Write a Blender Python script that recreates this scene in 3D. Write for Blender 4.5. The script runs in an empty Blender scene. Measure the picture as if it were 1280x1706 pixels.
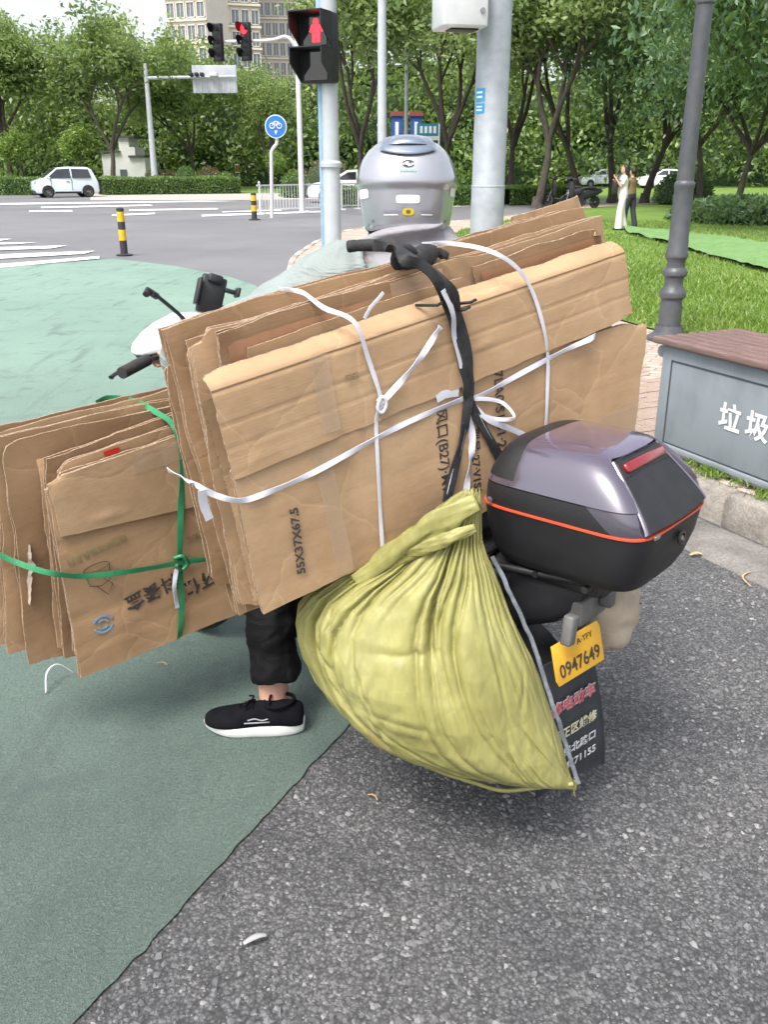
import bpy, bmesh, math, random
import numpy as np
from mathutils import Vector, Matrix, noise as mnoise

# ------------------------------------------------------------------ camera, sky, sun, exposure
scene = bpy.context.scene
COL = scene.collection
rad = math.radians
F_PX, CX, CY, CAM_Z = 1500.0, 640.0, 853.0, 1.5          # focal length in photo pixels, principal point, eye height
PITCH = math.atan(573 / F_PX)
cam_d = bpy.data.cameras.new('camera')
cam = bpy.data.objects.new('camera', cam_d); COL.objects.link(cam)
cam.location = (0, 0, CAM_Z); cam.rotation_euler = (math.pi / 2 - PITCH, 0, 0)
cam_d.sensor_fit = 'VERTICAL'; cam_d.sensor_height = 36; cam_d.lens = 36 * F_PX / 1706
cam_d.clip_end = 3000; cam_d.clip_start = .05
scene.camera = cam

SUN_EL, SUN_AZ = 58, 215        # elevation; azimuth in degrees clockwise from +Y
world = bpy.data.worlds.new('World'); scene.world = world; world.use_nodes = True
wn, wl = world.node_tree.nodes, world.node_tree.links
bg = wn['Background']
sky = wn.new('ShaderNodeTexSky'); sky.sky_type = 'NISHITA'; sky.sun_disc = False
sky.sun_elevation = rad(SUN_EL); sky.sun_rotation = rad(SUN_AZ)
sky.air_density = 1.0; sky.dust_density = 4.0; sky.ozone_density = 1.0
hs = wn.new('ShaderNodeHueSaturation'); hs.inputs['Saturation'].default_value = .38
wl.new(sky.outputs[0], hs.inputs['Color']); wl.new(hs.outputs[0], bg.inputs['Color'])
bg.inputs['Strength'].default_value = .15
sun_d = bpy.data.lights.new('sun', 'SUN'); sun_d.energy = 1.5; sun_d.angle = rad(22); sun_d.color = (1, .96, .9)
sun = bpy.data.objects.new('sun', sun_d); COL.objects.link(sun)
_sd = Vector((math.sin(rad(SUN_AZ)) * math.cos(rad(SUN_EL)), math.cos(rad(SUN_AZ)) * math.cos(rad(SUN_EL)), math.sin(rad(SUN_EL))))
sun.rotation_euler = _sd.to_track_quat('Z', 'Y').to_euler(); sun.location = (0, 0, 30)
vs = scene.view_settings
vs.view_transform = 'Standard'; vs.look = 'None'; vs.gamma = 1; vs.use_curve_mapping = False
vs.exposure = 1.15
scene.cycles.use_adaptive_sampling = True; scene.cycles.adaptive_threshold = .02
scene.cycles.max_bounces = 7; scene.cycles.diffuse_bounces = 3; scene.cycles.glossy_bounces = 3; scene.cycles.transmission_bounces = 4; scene.cycles.transparent_max_bounces = 6

# ------------------------------------------------------------------ helpers
_R = np.array([1, 0, 0.]); _U = np.array([0, math.sin(PITCH), math.cos(PITCH)]); _W = np.array([0, math.cos(PITCH), -math.sin(PITCH)])
_C = np.array([0, 0, CAM_Z])
def sight(x, y): return _W + _R * (x - CX) / F_PX + _U * (CY - y) / F_PX
def on_ground(x, y, z=0.0):
    d = sight(x, y); return Vector(_C + d * ((z - CAM_Z) / d[2]))
def at_dist(x, y, Y):
    d = sight(x, y); return Vector(_C + d * (Y / d[1]))
def on_plane(x, y, o, n):
    d = sight(x, y); o = np.array(o, float); n = np.array(n, float)
    return Vector(_C + d * (np.dot(o - _C, n) / np.dot(d, n)))

class MB:
    """collects geometry; build() links it as ONE mesh object"""
    def __init__(s): s.v = []; s.f = []; s.m = []
    def add(s, vs, fs, mi=0):
        o = len(s.v); s.v.extend([tuple(p) for p in vs])
        for f in fs: s.f.append([i + o for i in f]); s.m.append(mi)
        return s
    def box(s, c, size, M=None, mi=0, taper=1.0):
        hx, hy, hz = size[0] / 2, size[1] / 2, size[2] / 2
        P = [Vector((x * hx * (taper if z > 0 else 1), y * hy * (taper if z > 0 else 1), z * hz)) for z in (-1, 1) for y in (-1, 1) for x in (-1, 1)]
        if M is not None: P = [M @ p for p in P]
        P = [p + Vector(c) for p in P]
        return s.add(P, [(0, 2, 3, 1), (4, 5, 7, 6), (0, 1, 5, 4), (2, 6, 7, 3), (0, 4, 6, 2), (1, 3, 7, 5)], mi)
    def tube(s, pts, r, n=8, cap=True, mi=0, flat=None):
        """sweep a circle (or ellipse: flat=(ratio, up)) along pts; r number or list"""
        pts = [Vector(p) for p in pts]; k = len(pts)
        rs = r if isinstance(r, (list, tuple)) else [r] * k
        up = Vector(flat[1]) if flat else None
        vs = []; prev = None
        for i, p in enumerate(pts):
            t = (pts[min(i + 1, k - 1)] - pts[max(i - 1, 0)])
            if t.length < 1e-9: t = Vector((0, 0, 1))
            t.normalize()
            if up is not None:
                a = up.cross(t)
                a = a.normalized() if a.length > 1e-6 else t.orthogonal().normalized()
            elif prev is None:
                a = t.orthogonal().normalized()
            else:
                a = prev - t * prev.dot(t)
                a = a.normalized() if a.length > 1e-6 else t.orthogonal().normalized()
            prev = a; b = t.cross(a).normalized()
            q = flat[0] if flat else 1.0
            rr = rs[i]
            ra, rb = (rr if isinstance(rr, (tuple, list)) else (rr, rr * q))
            for j in range(n):
                w = 2 * math.pi * j / n
                vs.append(p + a * (ra * math.cos(w)) + b * (rb * math.sin(w)))
        fs = []
        for i in range(k - 1):
            for j in range(n):
                j2 = (j + 1) % n
                fs.append((i * n + j, i * n + j2, (i + 1) * n + j2, (i + 1) * n + j))
        if cap:
            fs.append(tuple(range(n - 1, -1, -1))); fs.append(tuple((k - 1) * n + j for j in range(n)))
        return s.add(vs, fs, mi)
    def lathe(s, prof, c=(0, 0, 0), n=24, M=None, mi=0):
        vs = []; fs = []; k = len(prof); c = Vector(c)
        for (r, z) in prof:
            for j in range(n):
                a = 2 * math.pi * j / n; p = Vector((r * math.cos(a), r * math.sin(a), z))
                vs.append((M @ p if M is not None else p) + c)
        for i in range(k - 1):
            for j in range(n):
                j2 = (j + 1) % n; fs.append((i * n + j, i * n + j2, (i + 1) * n + j2, (i + 1) * n + j))
        if prof[0][0] > 1e-6: fs.append(tuple(range(n - 1, -1, -1)))
        if prof[-1][0] > 1e-6: fs.append(tuple((k - 1) * n + j for j in range(n)))
        return s.add(vs, fs, mi)
    def grid(s, fn, nu, nv, mi=0, flip=False):
        vs = [fn(i / nu, j / nv) for j in range(nv + 1) for i in range(nu + 1)]
        fs = []
        for j in range(nv):
            for i in range(nu):
                a = j * (nu + 1) + i
                q = (a, a + 1, a + nu + 2, a + nu + 1)
                fs.append(q[::-1] if flip else q)
        return s.add(vs, fs, mi)
    def prism(s, poly, off, mi=0):
        poly = [Vector(p) for p in poly]; off = Vector(off); n = len(poly)
        return s.add(poly + [p + off for p in poly], [tuple(range(n - 1, -1, -1)), tuple(range(n, 2 * n))] + [(i, (i + 1) % n, n + (i + 1) % n, n + i) for i in range(n)], mi)
    def mesh(s, name, mats, smooth=None):
        me = bpy.data.meshes.new(name); me.from_pydata(s.v, [], s.f)
        for m in (mats if isinstance(mats, (list, tuple)) else [mats]): me.materials.append(m)
        if any(s.m): me.polygons.foreach_set('material_index', s.m)
        if smooth is not None:
            me.polygons.foreach_set('use_smooth', [True] * len(me.polygons))
            if smooth < 180: me.set_sharp_from_angle(angle=rad(smooth))
        me.update(); return me
    def build(s, name, mats, parent=None, smooth=None, bevel=0, M=None, fix=False, seg=2):
        me = s.mesh(name, mats, smooth)
        if fix:
            bm = bmesh.new(); bm.from_mesh(me); bmesh.ops.remove_doubles(bm, verts=bm.verts, dist=1e-5)
            bmesh.ops.recalc_face_normals(bm, faces=bm.faces); bm.to_mesh(me); bm.free()
        o = link(name, me, parent, M)
        if bevel:
            b = o.modifiers.new('bevel', 'BEVEL'); b.width = bevel; b.segments = seg; b.limit_method = 'ANGLE'; b.angle_limit = rad(35); b.use_clamp_overlap = True
            if smooth is None: me.polygons.foreach_set('use_smooth', [True] * len(me.polygons)); b.harden_normals = False; me.set_sharp_from_angle(angle=rad(50)) if False else None
        return o
def link(name, data, parent=None, M=None):
    o = bpy.data.objects.new(name, data); COL.objects.link(o)
    if parent is not None: o.parent = parent
    if M is not None: o.matrix_local = M
    return o
def tag(o, label=None, cat=None, group=None, kind=None):
    if label: o['label'] = label
    if cat: o['category'] = cat
    if group: o['group'] = group
    if kind: o['kind'] = kind
    return o
def thing(name, label, cat, loc=(0, 0, 0), rz=0, group=None, M=None):
    o = bpy.data.objects.new(name, None); COL.objects.link(o); o.empty_display_size = .1
    if M is not None: o.matrix_world = M
    else: o.location = loc; o.rotation_euler = (0, 0, rz)
    return tag(o, label, cat, group)
def copy_tree(o, parent=None):
    c = o.copy(); COL.objects.link(c); c.parent = parent
    for ch in list(o.children): copy_tree(ch, c)
    return c
def frame(o, x, y, z):
    M = Matrix.Identity(4)
    for i in range(3): M[i][0] = x[i]; M[i][1] = y[i]; M[i][2] = z[i]; M[i][3] = o[i]
    return M
def T3(x, y, z): return Matrix.Translation((x, y, z))
def RZ(d): return Matrix.Rotation(rad(d), 4, 'Z')
def RX(d): return Matrix.Rotation(rad(d), 4, 'X')
def RY(d): return Matrix.Rotation(rad(d), 4, 'Y')
def text(body, size, mat, parent, M, align='CENTER', name='lettering', bold=0.0, sx=1.0, ext=.0004):
    cu = bpy.data.curves.new('txt', 'FONT'); cu.body = body; cu.size = size; cu.align_x = align; cu.align_y = 'CENTER'
    cu.extrude = ext; cu.offset = bold; cu.resolution_u = 3
    t = bpy.data.objects.new('txt', cu); COL.objects.link(t)
    me = bpy.data.meshes.new_from_object(t.evaluated_get(bpy.context.evaluated_depsgraph_get()))
    bpy.data.objects.remove(t); me.materials.clear(); me.materials.append(mat)
    return link(name, me, parent, M @ Matrix.Diagonal((sx, 1, 1, 1)))
def crom(pts, per=8):
    """Catmull-Rom through points"""
    P = [Vector(p) for p in pts]; P = [P[0] * 2 - P[1]] + P + [P[-1] * 2 - P[-2]]; out = []
    for i in range(1, len(P) - 2):
        a, b, c, d = P[i - 1:i + 3]
        for k in range(per):
            t = k / per
            out.append(.5 * ((2 * b) + (c - a) * t + (2 * a - 5 * b + 4 * c - d) * t * t + (3 * b - a - 3 * c + d) * t ** 3))
    out.append(P[-2]); return out
def nz(x, y=0., z=0.): return mnoise.noise(Vector((x, y, z)))

# ------------------------------------------------------------------ materials
def nmat(name):
    m = bpy.data.materials.new(name); m.use_nodes = True
    nt = m.node_tree; return m, nt, nt.nodes['Principled BSDF']
def node(nt, t, **kw):
    n = nt.nodes.new(t)
    for k, v in kw.items():
        if k in n.inputs: n.inputs[k].default_value = v
        else: setattr(n, k, v)
    return n
def ramp(nt, fac, stops, interp='LINEAR'):
    r = nt.nodes.new('ShaderNodeValToRGB'); e = r.color_ramp.elements; r.color_ramp.interpolation = interp
    while len(e) < len(stops): e.new(.5)
    for k, (p, c) in enumerate(stops): e[k].position = p; e[k].color = (*c, 1) if len(c) == 3 else c
    nt.links.new(fac, r.inputs[0]); return r.outputs[0]
def mixc(nt, fac, a, b, mode='MIX'):
    n = nt.nodes.new('ShaderNodeMix'); n.data_type = 'RGBA'; n.blend_type = mode
    for sock, val in ((n.inputs[0], fac), (n.inputs[6], a), (n.inputs[7], b)):
        if hasattr(val, 'is_linked'): nt.links.new(val, sock)
        elif isinstance(val, (int, float)): sock.default_value = val
        else: sock.default_value = (*val, 1)
    return n.outputs[2]
def coords(nt, scale=(1, 1, 1), kind='Object', rot=(0, 0, 0)):
    tc = nt.nodes.new('ShaderNodeTexCoord'); mp = nt.nodes.new('ShaderNodeMapping')
    mp.inputs['Scale'].default_value = scale; mp.inputs['Rotation'].default_value = rot
    nt.links.new(tc.outputs[kind], mp.inputs['Vector']); return mp.outputs[0]
def noise(nt, vec, scale, detail=5, rough=.55, dist=0):
    n = node(nt, 'ShaderNodeTexNoise', Scale=scale, Detail=detail, Roughness=rough, Distortion=dist)
    nt.links.new(vec, n.inputs['Vector']); return n.outputs[0]
def bump(nt, b, h, strength=.3, dist=.01, prev=None):
    n = node(nt, 'ShaderNodeBump', Strength=strength, Distance=dist); nt.links.new(h, n.inputs['Height'])
    if prev: nt.links.new(prev, n.inputs['Normal'])
    nt.links.new(n.outputs[0], b.inputs['Normal']); return n.outputs[0]
_mc = {}
def mat(name, col, rough=.6, col2=None, ns=6, bs=0, bstr=.2, bdist=.004, metal=0, coat=0, spec=.5, kind='Object', lo=.35, hi=.65, aniso=(1, 1, 1), rv=.12):
    """paint-like surface: two-tone mottling, roughness variation, fine bump"""
    if name in _mc: return _mc[name]
    m, nt, b = nmat(name); v = coords(nt, aniso, kind)
    col2 = col2 or tuple(c * .78 for c in col)
    n1 = noise(nt, v, ns, 6, .6)
    nt.links.new(ramp(nt, n1, [(lo, col2), (hi, col)]), b.inputs['Base Color'])
    rr = nt.nodes.new('ShaderNodeMapRange'); rr.inputs[3].default_value = max(0.02, rough - rv); rr.inputs[4].default_value = min(1, rough + rv)
    nt.links.new(noise(nt, v, ns * 3.1, 4), rr.inputs[0]); nt.links.new(rr.outputs[0], b.inputs['Roughness'])
    b.inputs['Metallic'].default_value = metal; b.inputs['Coat Weight'].default_value = coat; b.inputs['Specular IOR Level'].default_value = spec
    if bs: bump(nt, b, noise(nt, v, bs, 4), bstr, bdist)
    _mc[name] = m; return m
def glow(name, col, s):
    m, nt, b = nmat(name); b.inputs['Base Color'].default_value = (*col, 1)
    b.inputs['Emission Color'].default_value = (*col, 1); b.inputs['Emission Strength'].default_value = s; return m
def glass(name, col=(.05, .06, .07), rough=.06):
    m, nt, b = nmat(name); v = coords(nt)
    nt.links.new(ramp(nt, noise(nt, v, 2.5, 2), [(.3, tuple(c * .7 for c in col)), (.7, col)]), b.inputs['Base Color'])
    b.inputs['Roughness'].default_value = rough; b.inputs['Specular IOR Level'].default_value = .8; return m
def leafmat(name, dark, mid, light, trans=.3):
    m, nt, b = nmat(name); nt.nodes.remove(b); out = nt.nodes['Material Output']
    at = nt.nodes.new('ShaderNodeAttribute'); at.attribute_name = 'tint'
    c = ramp(nt, at.outputs['Fac'], [(0, dark), (.5, mid), (1, light)])
    d = nt.nodes.new('ShaderNodeBsdfPrincipled'); nt.links.new(c, d.inputs['Base Color']); d.inputs['Roughness'].default_value = .38; d.inputs['Specular IOR Level'].default_value = .55
    t = nt.nodes.new('ShaderNodeBsdfTranslucent'); nt.links.new(mixc(nt, .35, c, (.4, .5, .05), 'MIX'), t.inputs[0])
    mx = nt.nodes.new('ShaderNodeMixShader'); mx.inputs[0].default_value = trans
    nt.links.new(d.outputs[0], mx.inputs[1]); nt.links.new(t.outputs[0], mx.inputs[2]); nt.links.new(mx.outputs[0], out.inputs[0]); return m

# asphalt: stone chips in dark binder
def asphalt(name, base=(.11, .11, .113), chip=(.235, .235, .24), sc=120, far=False):
    m, nt, b = nmat(name); v = coords(nt)
    vo = node(nt, 'ShaderNodeTexVoronoi', Scale=sc, Randomness=1.0); nt.links.new(v, vo.inputs['Vector'])
    sep = nt.nodes.new('ShaderNodeSeparateColor'); nt.links.new(vo.outputs['Color'], sep.inputs[0])
    c1 = ramp(nt, sep.outputs[0], [(0, base), (.55, tuple((a + k) / 2.3 for a, k in zip(base, chip))), (1, chip)])
    edge = ramp(nt, vo.outputs['Distance'], [(.25, (1, 1, 1)), (.6, (.5, .5, .5))])
    c2 = mixc(nt, 1.0, c1, edge, 'MULTIPLY')
    st = ramp(nt, noise(nt, v, 1.3, 6, .65), [(.28, (.62, .62, .64)), (.5, (.95, .95, .95)), (.72, (1.22, 1.2, 1.16))])
    nt.links.new(mixc(nt, 1.0, c2, st, 'MULTIPLY'), b.inputs['Base Color'])
    b.inputs['Roughness'].default_value = .78; b.inputs['Specular IOR Level'].default_value = .4
    inv = nt.nodes.new('ShaderNodeMath'); inv.operation = 'SUBTRACT'; inv.inputs[0].default_value = 1; nt.links.new(vo.outputs['Distance'], inv.inputs[1])
    n1 = bump(nt, b, inv.outputs[0], .30, .004); n2 = bump(nt, b, noise(nt, v, 120, 5, .75), .9, .006, n1); bump(nt, b, noise(nt, v, 380, 4, .8), .7, .003, n2); return m
M_asph = asphalt('coarse_asphalt')
def _road():
    m, nt, b = nmat('worn_road_asphalt'); v = coords(nt)
    a = ramp(nt, noise(nt, v, 140, 4), [(.3, (.13, .13, .14)), (.7, (.20, .20, .21))])
    s = ramp(nt, noise(nt, v, .25, 6, .65), [(.3, (.8, .8, .82)), (.7, (1.2, 1.18, 1.15))])
    nt.links.new(mixc(nt, 1., a, s, 'MULTIPLY'), b.inputs['Base Color']); b.inputs['Roughness'].default_value = .62; b.inputs['Specular IOR Level'].default_value = .45
    bump(nt, b, noise(nt, v, 120, 3), .4, .004); return m
M_road = _road()
def _green():
    m, nt, b = nmat('green_lane_paint'); v = coords(nt)
    a = ramp(nt, noise(nt, v, 1.1, 6, .62, .4), [(.28, (.082, .116, .104)), (.5, (.108, .152, .130)), (.75, (.135, .190, .156))])
    # darker, greyer green at the near end, blending to a paler green further up
    sp_ = nt.nodes.new('ShaderNodeSeparateXYZ'); nt.links.new(v, sp_.inputs[0]); mr_ = nt.nodes.new('ShaderNodeMapRange'); mr_.inputs[1].default_value = 1.6; mr_.inputs[2].default_value = 8; nt.links.new(sp_.outputs[1], mr_.inputs[0])
    pale_ = ramp(nt, noise(nt, v, .5, 5, .6), [(.3, (.19, .30, .24)), (.7, (.26, .385, .31))]); a = mixc(nt, mr_.outputs[0], a, pale_)
    g = ramp(nt, noise(nt, v, 150, 3, .6, 1.0), [(.3, (.62, .62, .62)), (.62, (1.16, 1.16, 1.16))])
    c = mixc(nt, 1., a, g, 'MULTIPLY')
    d = ramp(nt, noise(nt, v, 3.3, 7, .7, .6), [(.54, (0, 0, 0)), (.72, (.6, .6, .6))])
    c = mixc(nt, d, c, (.075, .098, .098))
    tm = ramp(nt, noise(nt, coords(nt, (5.5, .7, 1), rot=(0, 0, rad(-26))), 1.0, 5, .6, .3), [(.56, (0, 0, 0)), (.70, (.45, .45, .45))]); c = mixc(nt, tm, c, (.065, .08, .08))
    ch = ramp(nt, noise(nt, v, 38, 4, .6), [(.70, (0, 0, 0)), (.73, (.8, .8, .8))]); c = mixc(nt, ch, c, (.085, .088, .09))
    nt.links.new(c, b.inputs['Base Color'])
    b.inputs['Roughness'].default_value = .6; b.inputs['Specular IOR Level'].default_value = .5
    n1 = bump(nt, b, noise(nt, v, 150, 3, .6, 1.6), 1.0, .008); bump(nt, b, noise(nt, v, 30, 3), .25, .006, n1); return m
M_green = _green()
def _roadpaint():
    m, nt, b = nmat('worn_white_road_paint'); v = coords(nt)
    f = ramp(nt, noise(nt, v, 9, 7, .75), [(.36, (0, 0, 0)), (.46, (1, 1, 1))])
    nt.links.new(mixc(nt, f, (.3, .3, .31), (.76, .76, .75)), b.inputs['Base Color']); b.inputs['Roughness'].default_value = .6; return m
M_line = _roadpaint()
def _concrete(name, c1, c2, c3):
    m, nt, b = nmat(name); v = coords(nt)
    a = ramp(nt, noise(nt, v, 7, 8, .7), [(.25, c1), (.5, c2), (.75, c3)])
    s = ramp(nt, noise(nt, v, 90, 4), [(.35, (.75, .75, .75)), (.65, (1.1, 1.1, 1.1))])
    nt.links.new(mixc(nt, 1., a, s, 'MULTIPLY'), b.inputs['Base Color']); b.inputs['Roughness'].default_value = .85
    n1 = bump(nt, b, noise(nt, v, 22, 6, .7), .7, .012); bump(nt, b, noise(nt, v, 150, 3), .5, .003, n1); return m
M_kerb = _concrete('weathered_concrete', (.15, .13, .11), (.30, .27, .235), (.40, .37, .33))
M_gutter = _concrete('gutter_stone', (.12, .11, .10), (.20, .185, .17), (.27, .255, .24))
M_kerbw = _concrete('pale_kerb_paint', (.42, .38, .33), (.62, .58, .52), (.7, .68, .64))
M_kerbr = _concrete('buff_kerb', (.26, .19, .15), (.38, .29, .23), (.44, .36, .3))
M_brick = _concrete('paving_brick_clay', (.27, .19, .15), (.37, .28, .23), (.44, .35, .29))
def _paving():
    m, nt, b = nmat('brick_paving'); v = coords(nt, rot=(0, 0, rad(28)))
    br = node(nt, 'ShaderNodeTexBrick', Scale=1.0); br.offset = .5
    br.inputs['Brick Width'].default_value = .2; br.inputs['Row Height'].default_value = .1; br.inputs['Mortar Size'].default_value = .005
    br.inputs['Color1'].default_value = (.42, .31, .26, 1); br.inputs['Color2'].default_value = (.5, .42, .35, 1); br.inputs['Mortar'].default_value = (.16, .14, .12, 1)
    nt.links.new(v, br.inputs['Vector'])
    s = ramp(nt, noise(nt, v, 1.6, 6), [(.3, (.8, .8, .8)), (.7, (1.1, 1.1, 1.1))])
    nt.links.new(mixc(nt, 1., br.outputs[0], s, 'MULTIPLY'), b.inputs['Base Color']); b.inputs['Roughness'].default_value = .85
    bump(nt, b, noise(nt, v, 60, 4), .4, .004); return m
M_paving = _paving()
def _soil():
    m, nt, b = nmat('lawn_ground'); v = coords(nt)
    a = ramp(nt, noise(nt, v, .55, 6, .65), [(.3, (.08, .15, .02)), (.52, (.14, .25, .035)), (.72, (.20, .28, .06))])
    s = ramp(nt, noise(nt, v, 60, 5, .7), [(.3, (.6, .62, .6)), (.7, (1.25, 1.2, 1.1))])
    nt.links.new(mixc(nt, 1., a, s, 'MULTIPLY'), b.inputs['Base Color']); b.inputs['Roughness'].default_value = .9
    bump(nt, b, noise(nt, v, 45, 5), .9, .03); return m
M_lawn = _soil()

# ------------------------------------------------------------------ THE SETTING: ground, lane, pavement, lawn
rng = np.random.default_rng(7); random.seed(7)
KERB = crom([(5.2, -3.4), (3.2, .47), (2.2, 2.43), (1.636, 3.533), (1.474, 3.85), (1.05, 4.75), (.45, 6.2), (-.25, 8.2), (-.9, 10.4), (-1.32, 12.65), (-1.52, 14.8), (-1.5, 16.6), (-1.35, 19.2), (-1.0, 21.8), (-.1, 23.8), (1.8, 25.9), (4.2, 30), (7.2, 36), (10, 39), (20, 42), (60, 48)], 10)
LAWN = [(8, -3.4), (5.2, 2.2), (4.2, 4.2), (3.3, 5.9), (2.4, 8.2), (1.6, 11), (1.2, 14), (1.1, 17), (1.3, 19.5), (1.8, 22), (3.0, 25.4), (4.9, 29.2), (7.9, 35.3), (10.8, 38.2), (20, 41.2), (60, 47)]
def xat(poly, y): return float(np.interp(y, [p[1] for p in poly], [p[0] for p in poly]))
KY = [(p.x, p.y) for p in KERB]
def sstep(a, b, x):
    t = min(1, max(0, (x - a) / (b - a))); return t * t * (3 - 2 * t)
def lawn_z(x, y):
    d = x - xat(LAWN, y)
    return .14 - .10 * sstep(.5, 7, d) * sstep(6, 20, y) + .03 * nz(x * .25, y * .25) * sstep(.5, 4, d)

def flat(name, poly, z, m, kind='structure'):
    o = MB().add([(p[0], p[1], z) for p in poly], [tuple(range(len(poly)))]).build(name, m); o['kind'] = kind; return o
flat('ground', [(-900, -60), (900, -60), (900, 1500), (-900, 1500)], -.012, M_road)
# near asphalt (coarse): right of the green lane edge
def gb(t):   # edge of green paint, from near to far
    return Vector((-.586 + .499 * t, 1.235 + .995 * t))
edge = []
for k in range(-160, 136):
    t = k / 40; p = gb(t); j = .007 * nz(t * 3.1, 5) + .006 * nz(t * 17, 2) + .008 * nz(t * 60, 9)
    edge.append((p.x + j, p.y - j * .4))
edge = [p for p in edge if p[0] < xat(KY, p[1]) - .3]
kin = [(xat(KY, y) - .02, y) for y in np.linspace(edge[-1][1] + .1, 3.2, 3)]
near = MB()
road_poly = [(p[0] - .06, p[1] + .02) for p in edge] + [(xat(KY, edge[-1][1]) , edge[-1][1] + .05)] + [(xat(KY, y), y) for y in np.linspace(edge[-1][1], -3.2, 14)] + [(5, -3.4), (-2.6, -3.4)]
flat('road_asphalt', road_poly, -.006, M_asph)
gk = []
for y in np.linspace(edge[-1][1] + .1, 10.6, 16): gk.append((xat(KY, y) - .12 - .25 * sstep(5, 11, y), y))
green_poly = edge + gk + [(-1.45, 11.3), (-1.75, 12.6), (-2.3, 13.7), (-3.4, 15.2), (-4.8, 16.55), (-6.2, 15.0), (-9, 12.2), (-14, 7), (-14, -3.4)]
flat('green_lane', green_poly, 0.0, M_green)
# stone chips standing out of the coarse asphalt near the camera (too many to count)
def scatter_chips():
    n = 70000
    y = .62 + (3.3 - .62) * rng.random(n) ** 1.25; x = rng.uniform(-.9, 2.2, n)
    ok = (x > (-.586 + .5015 * (y - 1.235) + .006)) & (x < np.interp(y, [p[1] for p in KY], [p[0] for p in KY]) - .32) & (np.abs(x) < .5 * y + .35)
    x, y = x[ok], y[ok]; n = len(x)
    s = np.exp(rng.normal(math.log(.0036), .50, n)).clip(.0014, .011)
    base = np.array([[1, 0, .0], [.3, .95, .0], [-.8, .6, .0], [-.8, -.6, .0], [.3, -.95, .0], [.45, .1, .75], [-.25, .4, .8], [-.25, -.35, .7]])
    F = np.array([[0, 1, 5], [1, 6, 5], [1, 2, 6], [2, 3, 6], [3, 7, 6], [3, 4, 7], [4, 5, 7], [4, 0, 5], [5, 6, 7]])
    a = rng.uniform(0, 6.283, n); ca, sa = np.cos(a), np.sin(a)
    asp = rng.uniform(.55, 1, n); hh = rng.uniform(.35, .9, n)
    J = base[None] * (1 + rng.normal(0, .26, (n, 8, 1)))
    X = J[:, :, 0] * s[:, None]; Y = J[:, :, 1] * (s * asp)[:, None]; Z = J[:, :, 2] * (s * hh)[:, None]
    V = np.stack([x[:, None] + X * ca[:, None] - Y * sa[:, None], y[:, None] + X * sa[:, None] + Y * ca[:, None], -.0065 + Z], 2).reshape(-1, 3)
    FF = (F[None] + (np.arange(n) * 8)[:, None, None]).reshape(-1, 3)
    me = bpy.data.meshes.new('asphalt_chips'); me.from_pydata(V, [], FF)
    t = np.repeat(np.clip(rng.beta(1.5, 2.6, n), 0, 1), 8)
    at = me.attributes.new('tint', 'FLOAT', 'POINT'); at.data.foreach_set('value', t.astype(np.float32))
    m, nt, b = nmat('asphalt_stone'); A = nt.nodes.new('ShaderNodeAttribute'); A.attribute_name = 'tint'
    c = ramp(nt, A.outputs['Fac'], [(0, (.075, .075, .077)), (.5, (.15, .15, .155)), (1, (.31, .305, .30))])
    s2 = ramp(nt, noise(nt, coords(nt), 1.3, 6, .65), [(.28, (.62, .62, .64)), (.5, (.95, .95, .95)), (.72, (1.22, 1.2, 1.16))])
    nt.links.new(mixc(nt, 1., c, s2, 'MULTIPLY'), b.inputs['Base Color']); b.inputs['Roughness'].default_value = .7
    me.materials.append(m); o = link('asphalt_chips', me); tag(o, 'loose grey stone chips bedded in the coarse near asphalt', None, None, 'stuff')
scatter_chips()

# pavement and lawn as strips in y
def strip(name, lo, hi, ys, nu, zf, m):
    mb = MB(); vs = []; fs = []
    for y in ys:
        a, b = lo(y), hi(y)
        for i in range(nu + 1):
            t = i / nu; x = a + (b - a) * t; vs.append((x, y, zf(x, y)))
    for j in range(len(ys) - 1):
        for i in range(nu):
            a = j * (nu + 1) + i; fs.append((a, a + 1, a + nu + 2, a + nu + 1))
    o = mb.add(vs, fs).build(name, m, smooth=180); o['kind'] = 'structure'; return o
ys = list(np.linspace(-3.3, 12, 50)) + list(np.linspace(12.3, 47, 90))
strip('pavement', lambda y: xat(KY, y) + .11, lambda y: xat(LAWN, y) + .05, ys, 8, lambda x, y: .135, M_paving)
strip('lawn', lambda y: xat(LAWN, y), lambda y: xat(LAWN, y) + 2 + (70 if y < 40 else 40) * 1.0, ys, 60, lambda x, y: lawn_z(x, y) + .012, M_lawn)

# kerb: single stones along the curve, gutter stones in front of them near the camera
kerb = bpy.data.objects.new('kerb', None); COL.objects.link(kerb); kerb['kind'] = 'structure'
def stone_mesh(name, L, W, H, m, seed, chip=.006):
    mb = MB(); nx, ny, nzz = 12, 5, 5
    bm = bmesh.new(); bmesh.ops.create_cube(bm, size=1)
    bmesh.ops.subdivide_edges(bm, edges=bm.edges[:], cuts=5, use_grid_fill=True)
    for v in bm.verts:
        p = v.co; rx, ry, rz_ = p.x * L, p.y * W, p.z * H
        cut = max(0, (abs(p.y) - .34) / .16) * max(0, (p.z - .3) / .2)
        k = .018 * cut + max(0, (abs(p.x) - .45) / .05) * .004
        q = Vector((rx, ry - math.copysign(k, ry), rz_ - k))
        nn = Vector((nz(q.x * 9 + seed, q.y * 14, q.z * 14), nz(q.x * 9, q.y * 14 + seed, q.z * 14 + 9), nz(q.x * 11 + 4, q.y * 13, q.z * 12 + seed)))
        v.co = q + nn * chip
    me = bpy.data.meshes.new(name); bm.to_mesh(me); bm.free(); me.materials.append(m)
    me.polygons.foreach_set('use_smooth', [True] * len(me.polygons)); return me
SL = .62
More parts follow.
